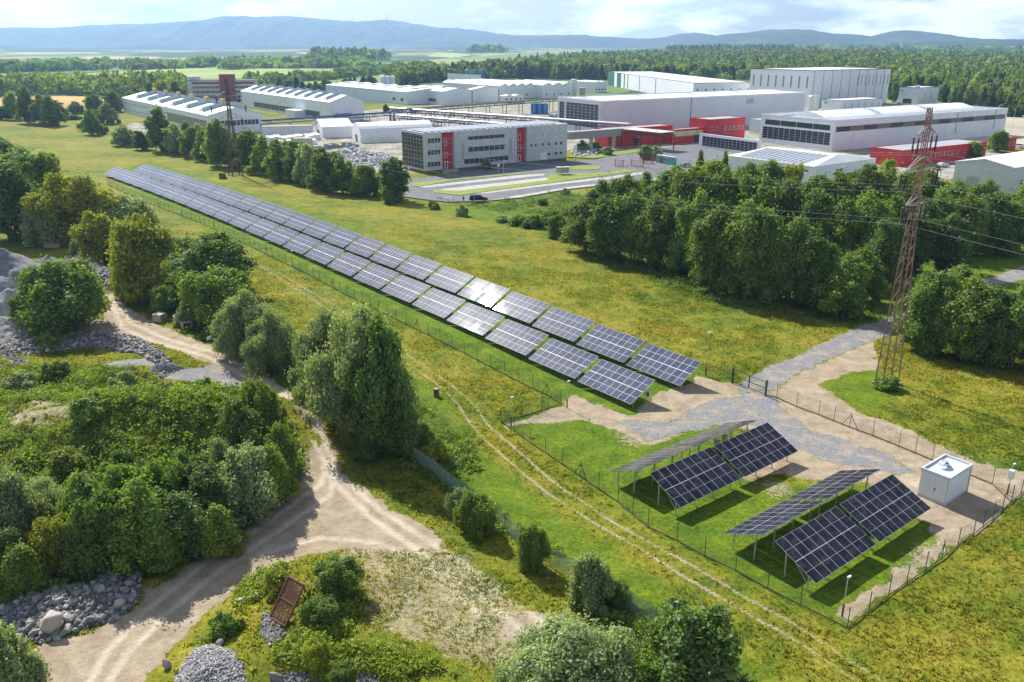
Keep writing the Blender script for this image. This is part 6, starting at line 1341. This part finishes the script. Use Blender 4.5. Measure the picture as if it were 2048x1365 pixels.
# ------------------------------------------------------------------ meadow grass, weeds
TMAT = ground_mat(True)
def tufts(name, label, n, y0, y1, hbase, seed, sel):
    rg = np.random.default_rng(seed); n = n * (8 if 'dry' in name else 1); y = np.sqrt(y0 ** 2 + (y1 ** 2 - y0 ** 2) * rg.random(n)); x = (rg.random(n) * 2 - 1) * (y + 10) * .72; mk = masks(x, y); ok = sel(mk, x, y, rg); x, y = x[ok], y[ok]; mk = {k: v[ok] for k, v in mk.items()}; n = len(x)
    clump = (fbm(x * 0.7, y * 0.7, 51, 3) - 0.5) * (1 - np.maximum(mk['soil'], mk['grav'])) * (1 - mk['conc']) * (0.30 + 0.9 * mk['weed'] - 0.2 * mk['lush']) * (1 - sstep(170, 230, y)); z = TZ(x, y) + clump
    h = hbase * (.55 + .9 * fbm(x * .9, y * .9, 71, 3)) * (1 - .55 * mk['lush']) * rg.uniform(.6, 1.35, n) * (1 + .5 * mk['weed']) * (1 - .35 * sstep(120, 220, y)); B_ = 3
    th = rg.uniform(0, math.pi, (n, B_)); w = (h * .34)[:, None] * rg.uniform(.6, 1.2, (n, B_)); ox = rg.normal(0, .10, (n, B_)); oy = rg.normal(0, .10, (n, B_)); lx = rg.normal(0, .35, (n, B_)) * h[:, None]; ly = rg.normal(0, .35, (n, B_)) * h[:, None]
    bx = x[:, None] + ox; by = y[:, None] + oy; zz_ = np.repeat(z[:, None], B_, 1) - .03
    V = np.stack([np.stack([bx - np.cos(th) * w, by - np.sin(th) * w, zz_], -1), np.stack([bx + np.cos(th) * w, by + np.sin(th) * w, zz_], -1), np.stack([bx + lx, by + ly, zz_ + h[:, None] * rg.uniform(.7, 1.2, (n, B_))], -1)], 2).reshape(-1, 3)
    Fc_ = np.arange(len(V)).reshape(-1, 3); rep = lambda a: np.repeat(a, B_ * 3); one = np.ones(len(V))
    me = np_mesh(name, V, Fc_, TMAT, dict(ma=np.stack([one * 0, one * 0, rep(mk['lush']), one], 1), mb=np.stack([rep(mk['weed']), one * 0, one * 0, one], 1), fc=np.zeros((len(V), 4))), smooth=False)
    tag(link(name, me), label, 'grass', kind='stuff'); print(name, n)
tufts('grass', 'tall unmown meadow grass of the near fields', 620000, 42, 235, .23, 3, lambda mk, x, y, rg: (mk['soil'] + .35 * rg.random(len(x)) < .5) & (mk['grav'] < .3) & (mk['conc'] < .3) & (rg.random(len(x)) < np.clip(1.55 - y / 150, .12, 1) * (.25 + 1.5 * sstep(.42, .62, fbm(x * .16, y * .16, 88, 3)))))
tufts('dry_grass', 'sparse dry grass on the bare ground', 34000, 42, 140, .17, 5, lambda mk, x, y, rg: (mk['sparse'] > .3) & (mk['road'] < .5) & (fbm(x * .5, y * .5, 9, 3) > .45))
def weeds(name, label, polys, n, rmin, rmax, mat, seed, q=46):
    rg = np.random.default_rng(seed); C_l = []; 
    for p in polys:
        w = W2(p); lo, hi = w.min(0), w.max(0); x = rg.uniform(lo[0], hi[0], n * 4); y = rg.uniform(lo[1], hi[1], n * 4); ok = (sdist(x, y, w) > 0) & (fbm(x * .22, y * .22, seed, 3) > .42); x, y = x[ok][:n], y[ok][:n]
        mk = masks(x, y); ok = (mk['soil'] < .4) & (mk['grav'] < .4); C_l.append(np.stack([x[ok], y[ok]], 1))
    c = np.concatenate(C_l); k = len(c); r = rmin + (rmax - rmin) * rg.random(k) ** 2; z = TZ(c[:, 0], c[:, 1]); d = rg.normal(size=(k * q, 3)); d /= np.linalg.norm(d, axis=1)[:, None]; d[:, 2] = np.abs(d[:, 2])
    R_ = np.repeat(r, q); p = np.stack([np.repeat(c[:, 0], q), np.repeat(c[:, 1], q), np.repeat(z, q)], 1) + d * (R_ * rg.uniform(.5, 1.15, k * q))[:, None] * [1, 1, 1.1]
    nn = d + rg.normal(size=d.shape) * .7; nn /= np.linalg.norm(nn, axis=1)[:, None]; v, f = leaf_quads(p, nn, np.clip(R_ * .28, .08, .26) * rg.uniform(.7, 1.3, k * q), rg, 1.5); t = np.clip(np.repeat(rg.normal(.5, .22, k), q) + rg.normal(0, .15, k * q), 0, 1); t = np.repeat(t, 4)
    tag(link(name, np_mesh(name, v, f, mat, dict(tint=np.stack([t, t, t, np.ones_like(t)], 1)))), label, 'undergrowth', kind='stuff')
weeds('undergrowth', 'green undergrowth and young shoots covering the mound, lower left', [WEED[0]], 1500, .35, 1.2, LM['green'], 21)
weeds('undergrowth', 'yellow-green herbs on the grassy mound at the left', [[(0, 900), (0, 725), (120, 740), (300, 745), (360, 775), (560, 810), (540, 850), (450, 900), (300, 950), (100, 950)]], 1300, .2, .8, LM['fresh'], 22)
weeds('undergrowth', 'weeds along the old mesh fence and under the willows', [[(600, 790), (660, 830), (760, 900), (900, 990), (960, 960), (940, 890), (860, 820), (790, 790)], [(450, 690), (560, 760), (640, 830), (620, 770), (520, 700)], [(180, 560), (330, 640), (450, 700), (440, 650), (330, 590)]], 500, .25, .9, LM['green'], 23)
weeds('undergrowth', 'low bushes and herbs around the rusty grate', [WEED[2], [(480, 1150), (560, 1130), (640, 1150), (560, 1200), (470, 1230)], [(380, 1290), (480, 1240), (520, 1300), (720, 1290), (840, 1310), (930, 1360), (700, 1340), (560, 1330), (500, 1290)]], 330, .2, .75, LM['fresh'], 24)
weeds('undergrowth', 'rough green herbs between meadow and car park', [WEED[3]], 1100, .5, 1.6, LM['green'], 25, 34)
weeds('undergrowth', 'green saplings along the bottom of the old fence', [[(880, 980), (1000, 1060), (1130, 1150), (1300, 1260), (1340, 1250), (1200, 1150), (1050, 1050), (930, 970)], [(1100, 1230), (1250, 1230), (1330, 1300), (1250, 1340), (1150, 1300)]], 260, .2, .7, LM['green'], 26)
weeds('undergrowth', 'weeds growing out of the bottom-left rubble heap', [[(50, 1180), (110, 1180), (125, 1225), (70, 1240)], [(0, 1290), (100, 1290), (130, 1365), (0, 1365)]], 160, .15, .5, LM['fresh'], 28)
weeds('undergrowth', 'dark shrubs lining the gravel road behind the belt of trees', [[(1740, 650), (1850, 600), (1960, 560), (2048, 500), (2048, 470), (1850, 560), (1730, 620)]], 200, .4, 1.3, LM['dark'], 27)

# ------------------------------------------------------------------ vehicles, people and small things near the office
blackp = M('black_car_paint', (0.010, 0.012, 0.016), .25, .0, var=.1); tyre = M('tyre_rubber', (0.02, 0.02, 0.02), .8); rim = M('alloy', (0.5, 0.5, 0.52), .3, .8)
def car(px, py, az, paint, label, pickup=False, z=0.30, cat='car', name='parked_car'):
    g = G(px, py, z); r = empty(name, (g[0], g[1], z), az, label, cat); L_, W2_ = (5.2, .93) if pickup else (4.5, .88)
    m = MB()
    prof = [(-L_ / 2, .45), (-L_ / 2, 1.08), (-L_ / 2 + .1, 1.15), (L_ * .16, 1.12), (L_ * .42, 1.05), (L_ / 2, .85), (L_ / 2, .45)]
    m.extr_y(prof, -W2_, W2_); b = m.build('body', paint, r); bv = b.modifiers.new('edge', 'BEVEL'); bv.width = .06; bv.segments = 2
    m = MB(); x0 = -L_ / 2 + .15; top = 1.80 if pickup else 1.48
    cab = [(x0, 1.12), (x0 + .15, top - .02), (L_ * .02, top), (L_ * .10, top - .03), (L_ * .27, 1.12)]
    m.extr_y(cab, -W2_ * .86, W2_ * .86); m.build('cabin', paint, r)
    gl = M('car_glass', (0.03, 0.04, 0.05), .08); m = MB()
    for sg in (-1, 1):
        y = sg * W2_ * .875; q = [(x0 + .35, y, 1.2), (L_ * .2, y, 1.2), (L_ * .08, y, top - .12), (x0 + .4, y, top - .12)]; m.add(q, [(0, 1, 2, 3) if sg < 0 else (3, 2, 1, 0)])
    m.add([(L_ * .275, -W2_ * .7, 1.16), (L_ * .275, W2_ * .7, 1.16), (L_ * .12, W2_ * .7, top - .08), (L_ * .12, -W2_ * .7, top - .08)], [(0, 1, 2, 3)]); m.build('windows', gl, r)
    for sx_ in (-L_ * .31, L_ * .31):
        for sg in (-1, 1):
            m = MB(); m.bar((sx_, sg * (W2_ - .22), .36), (sx_, sg * (W2_ + .02), .36), .72, n=16); w = m.build('wheel', tyre, r); m = MB(); m.bar((sx_, sg * (W2_ + .021), .36), (sx_, sg * (W2_ + .035), .36), .42, n=10); m.build('rim', rim, w)
    for sg in (-1, 1): m = MB(); m.box(L_ / 2 - .02, L_ / 2 + .03, sg * W2_ * .65 - .17, sg * W2_ * .65 + .17, .72, .88); m.build('headlight', M('lamp_glass', (0.8, 0.8, 0.78), .2), r)
    return r
car(957, 403, R(8), blackp, 'black pickup with a hard top parked on the edge of the car park', True)
car(2036, 296, R(120), M('white_van_paint', (0.7, 0.7, 0.7), .3), 'pale van parked beyond the red block at the right edge', True, 0.1)
car(147, 235, R(10), M('dark_car_paint', (0.03, 0.035, 0.05), .3), 'dark car parked far left beside the scattered trees', False, .1)
car(1372, 334, R(36), M('blue_car_paint', (0.10, 0.16, 0.28), .3), 'small blue car beside the teal gatehouse', False, .3)
for i, (px, py) in enumerate([(1885, 334), (1870, 339), (1945, 303)]):
    car(px, py, R(32), [M('white_van_paint'), M('dark_car_paint'), M('silver_paint', (0.4, 0.41, 0.42), .3, .5)][i], ['white', 'dark', 'silver'][i] + ' car parked beside the long red annex', False, .05)
def person(px, py, shirt, trousers, label, az):
    g = G(px, py, .3); r = empty('person', (g[0], g[1], .3), az, label, 'person')
    vs_ = [(0, 0, .95), (0, 0, 1.2), (0, .01, 1.45), (0, .02, 1.55), (0, .03, 1.66), (0, .03, 1.76), (-.19, 0, 1.42), (-.26, .03, 1.15), (-.24, .12, .92), (.19, 0, 1.42), (.26, -.02, 1.14), (.25, .05, .9), (-.1, 0, .9), (-.11, .05, .5), (-.12, .0, .08), (-.12, .14, .04), (.1, 0, .9), (.13, .0, .5), (.14, -.06, .08), (.14, .08, .04)]
    es = [(0, 1), (1, 2), (2, 3), (3, 4), (4, 5), (2, 6), (6, 7), (7, 8), (2, 9), (9, 10), (10, 11), (0, 12), (12, 13), (13, 14), (14, 15), (0, 16), (16, 17), (17, 18), (18, 19)]
    rd = [.15, .15, .15, .055, .095, .08, .07, .045, .04, .07, .045, .04, .09, .065, .045, .04, .09, .065, .045, .04]
    me = bpy.data.meshes.new('body'); me.from_pydata(vs_, es, []); me.update(); o = link('body', me, r); me.materials.append(M('skin', (0.45, 0.28, 0.2), .6))
    o.modifiers.new('skin', 'SKIN'); sv = me.skin_vertices[0]
    for i_, q in enumerate(rd): sv.data[i_].radius = (q, q * .75 if i_ < 3 else q)
    sv.data[0].use_root = True; s2 = o.modifiers.new('sub', 'SUBSURF'); s2.levels = 1; s2.render_levels = 1
    m = MB(); m.lathe([(.17, .88), (.18, 1.1), (.20, 1.35), (.16, 1.47), (.07, 1.52)], 12); m.build('shirt', shirt, r)
    for sg in (-1, 1): m = MB(); m.bar((sg * .20, 0, 1.44), (sg * .27, .02, 1.13), .13, n=8); m.build('sleeve', shirt, r); 
    for sg in (-1, 1): m = MB(); m.bar((sg * .1, 0, .95), (sg * .13, 0, .12), .17, n=8); m.build('trouser_leg', trousers, r)
    m = MB(); m.lathe([(.04, 1.70), (.098, 1.73), (.09, 1.80), (.04, 1.845)], 10, (0, .02, 0)); m.build('hair', M('dark_hair', (0.03, 0.02, 0.015), .7), r)
person(927, 405, M('black_shirt', (0.02, 0.02, 0.022), .8), M('pale_trousers', (0.42, 0.40, 0.36), .8), 'person in a black top and pale trousers behind the black pickup', .4)
person(949, 406, M('blue_grey_shirt', (0.20, 0.25, 0.33), .8), M('grey_trousers', (0.22, 0.23, 0.25), .8), 'person in blue-grey clothes standing at the side of the black pickup', 1.2)
g = G(1114, 350, .42); bs = empty('bus_shelter', (g[0], g[1], .42), R(12), 'glazed bus shelter on the grass island before the office block', 'bus shelter')
m = MB(); m.box(0, 4.6, 0, 1.6, 2.35, 2.47); m.build('roof', M('shelter_roof', (0.62, 0.64, 0.58), .4), bs)
m = MB()
for k in range(5): m.bar((k * 1.15, 1.55, 0), (k * 1.15, 1.55, 2.35), .07)
for x in (0, 4.6): m.bar((x, .05, 0), (x, .05, 2.35), .07)
for z in (.3, 1.3): m.bar((0, 1.55, z), (4.6, 1.55, z), .05)
m.build('frame', framew, bs); m = MB(); m.box(.05, 4.55, 1.50, 1.52, .35, 2.3); m.build('glass_wall', M('shelter_glass', (0.42, 0.48, 0.42), .1), bs)
b = Bld('gatehouse', 'small teal gatehouse cabin with a pale roof beside the red gates', 'gatehouse', (1349, 331), 2.7, 1353.5, 1313, z=.3); tl_ = M('teal_paint', (0.10, 0.36, 0.34), .6); b.body(tl_); b.flat(M('tarp_roof'), par=.15, pm=M('tarp_roof')); b.ywin(b.ly * .35, b.ly * .6, 1.0, 2.1, 2); b.ybox('door', M('rust_red'), b.ly * .62, b.ly * .78, .1, 2.1)
redg = M('red_gate_paint', (0.45, 0.06, 0.04), .6)
def rgate(p0, p1, label, h=2.2):
    a, b_ = G(*p0, .3), G(*p1, .3); d_ = b_ - a; L_ = np.hypot(*d_); r = empty('gate', (a[0], a[1], .3), math.atan2(d_[1], d_[0]), label, 'gate'); m = MB()
    for z in (.2, h): m.bar((0, 0, z), (L_, 0, z), .12)
    for k in range(int(L_ / .45) + 1): m.bar((k * .45, 0, .2), (k * .45, 0, h), .06)
    m.build('leaf', redg, r)
    for x in (0, L_): m = MB(); m.box(x - .1, x + .1, -.1, .1, 0, h + .3); m.build('gate_post', redg, r)
rgate((1230, 333), (1246, 334), 'red barred gate leaf at the left side of the entrance'); rgate((1262, 333), (1286, 335), 'red barred gate in the middle of the entrance'); rgate((1288, 327), (1306, 329), 'tall red fence panel beside the teal gatehouse', 2.8)
def post(px, py, ptop, label, sign=None, name='lamp_post', cat='lamp post', z=.3):
    g = G(px, py, z); h = hgt((g[0], g[1], z), ptop); r = empty(name, (g[0], g[1], z), 0, label, cat); m = MB(); m.bar((0, 0, -.3), (0, 0, h), .14, n=8); m.build('pole', steel, r); m = MB()
    if sign: m.box(-.35, .35, -.05, -.0, h - .9, h - .1); m.build('sign_plate', wmat, r)
    else: m.box(-.1, .9, -.12, .12, h, h + .14); m.build('lamp_head', M('panel_grey'), r)
    if 'short yard' in label: r['group'] = 'short lamp posts behind the scrap pile'
post(997, 348, 328, 'white road sign on the kerb in front of the office block', True, 'road_sign', 'sign'); post(1007, 351, 322, 'thin lamp post right of the white road sign'); post(1151, 326, 288, 'lamp post at the right end of the office block'); post(1345, 300, 272, 'lamp post before the cream banner'); post(818, 352, 333, 'small sign post left of the office block', True, 'road_sign', 'sign')
post(640, 232, 200, 'lamp post in front of the nine-toothed hall', z=0); post(668, 244, 214, 'lamp post at the corner of the nine-toothed hall', z=0); post(757, 300, 240, 'tall thin lamp mast before the round-topped tarpaulin hall', z=0); post(2022, 268, 222, 'lone lamp mast on the bare yard at the right edge', z=0); post(1284, 326, 292, 'lamp post between the red gates', z=.3)
for k in range(9): post(708 + k * 11, 306 - k * .8, 291 - k * .8, 'short yard lamp post in the line behind the scrap pile', z=0)
fence([(1240, 335), (1290, 341), (1340, 350), (1395, 352)], 1.6, wire_d, fgrey, 'low dark railing along the road by the teal gatehouse', step=4, brace=0, base=False)

pal = M('pallet_goods', (0.22, 0.32, 0.42), .6, var=.3, scale=.4); tbr = M('timber_crate', (0.36, 0.27, 0.17), .85, var=.2)
for i, (px, py, mt, lab) in enumerate([(598, 290, pal, 'blue-wrapped goods stack left of the small beige block'), (636, 300, pal, 'blue-wrapped goods stack right of the small beige block'), (664, 297, tbr, 'timber crate stack before the pitched tarpaulin hall'), (690, 296, pal, 'row of blue goods before the round-topped hall'), (1228, 230, tbr, 'timber crate stack near the three blue tanks'), (1100, 236, pal, 'blue goods stack left of the solar-faced hall'), (1795, 212, pal, 'blue container load at the separate shed'), (1812, 214, tbr, 'orange-brown crate load at the separate shed')]):
    g = G(px, py); r = empty('goods_stack', (g[0], g[1], 0), R(36), lab, 'goods stack')
    for k in range(4):
        m = MB(); m.box(k * 1.7, k * 1.7 + 1.5, 0, 1.4, 0, 1.1 + .5 * ((k * 5 + i) % 3)); m.build('bale', mt, r)

# ------------------------------------------------------------------ hills on the skyline (real ridges at their distance) and the air between
hillm = NT('hill_forest'); hp = hillm.pos(); hc = hillm.ramp(hillm.noise(hp, .0022, 7, .65), [(.35, (0.022, 0.045, 0.022)), (.55, (0.035, 0.065, 0.03)), (.72, (0.09, 0.12, 0.05))]); hillm.link(hc, hillm.b.inputs['Base Color']); hillm.b.inputs['Roughness'].default_value = 1; hillm = hillm.m
def ridge(name, sky_px, D, back, seed, base_y=None, rough=1.0):
    xs = np.array([p[0] for p in sky_px], float); yy = np.array([p[1] for p in sky_px], float)
    n = 420; px = np.linspace(xs[0], xs[-1], n); ty = np.interp(px, xs, yy)
    k = np.ones(9) / 9; ty = np.convolve(np.pad(ty, 4, 'edge'), k, 'valid')
    rows = 40; V = np.zeros((rows, n, 3))
    top = np.array([CH + (YH - y) / F * D * 1.0 + (0) for y in ty])       # approx height above camera level
    top = top + (fbm(px / 14, px * 0, seed, 4) - .5) * 14 * rough + 16
    X0 = (px - 1024) / F * D / C_ * (C_ + 0 * S_)
    for r in range(rows):
        t = r / (rows - 1); prof = math.sin(min(1, t / .7) * math.pi / 2) ** 1.3 if t <= .7 else math.cos((t - .7) / .3 * math.pi / 2) ** .8
        y = D - back * .7 + back * t
        gully = (fbm(px / 26 + seed, np.full(n, t * 5.0), seed + 9, 4) - .5) * .35 * math.sin(math.pi * min(1, t / .7)) if t < .7 else 0
        V[r, :, 0] = X0; V[r, :, 1] = y; V[r, :, 2] = np.maximum(top * (prof + gully), 0) - 16
    i = np.arange(rows - 1)[:, None] * n + np.arange(n - 1)[None, :]; i = i.ravel(); f = np.stack([i, i + 1, i + n + 1, i + n], 1)
    tag(link(name, np_mesh(name, V.reshape(-1, 3), f, hillm, smooth=True)), kind='structure')
ridge('hills', [(-300, 64), (0, 62), (60, 60), (200, 59), (270, 54), (340, 52), (420, 48), (520, 40), (600, 39), (650, 42), (700, 47), (750, 50), (790, 44), (840, 52), (880, 58), (950, 62), (1000, 70), (1060, 74), (1120, 84)], 9000, 2600, 1)
ridge('hills', [(560, 110), (680, 98), (780, 88), (860, 80), (920, 75), (1000, 74), (1060, 73), (1150, 71), (1210, 76), (1270, 80), (1310, 76), (1340, 69), (1370, 68), (1400, 72), (1480, 80), (1600, 92)], 8000, 1800, 2)
ridge('hills', [(1250, 96), (1350, 84), (1420, 72), (1480, 66), (1520, 62), (1550, 63), (1580, 65), (1640, 70), (1690, 75), (1710, 73), (1750, 63), (1770, 64), (1800, 71), (1860, 77), (1930, 80), (2048, 84), (2300, 84)], 6600, 1700, 3)
ridge('hills', [(-300, 92), (0, 89), (60, 91), (130, 95), (250, 95), (300, 92), (340, 90), (420, 94), (500, 96), (560, 91), (640, 92), (720, 96), (820, 95), (900, 93), (1000, 95), (1150, 97)], 5600, 900, 4)
ridge('hills', [(1150, 104), (1280, 98), (1380, 92), (1480, 88), (1560, 86), (1700, 88), (1840, 84), (1920, 80), (2048, 82), (2300, 84)], 4600, 1200, 6)
g = (790 - 1024) / F * 9000 / 1.0; tw = empty('transmitter_tower', (g * 1.0, 9000, 245), 0, 'tiny transmitter tower on the highest hilltop', 'tower')
m = MB(); m.lathe([(9, -30), (5, 20), (2.5, 24), (1.5, 50), (.8, 70)], 10); m.build('mast', concr, tw)
hz = bpy.data.materials.new('haze_air'); hz.use_nodes = True; hz.node_tree.nodes.clear()
pv_ = hz.node_tree.nodes.new('ShaderNodeVolumePrincipled'); ho = hz.node_tree.nodes.new('ShaderNodeOutputMaterial'); hz.node_tree.links.new(pv_.outputs[0], ho.inputs['Volume'])
pv_.inputs['Color'].default_value = (0.37, 0.62, 1.0, 1); pv_.inputs['Density'].default_value = 9.5e-5; pv_.inputs['Anisotropy'].default_value = 0.35
m = MB(); m.box(-11000, 11000, -200, 10600, -60, 420); tag(m.build('haze', hz), kind='stuff')
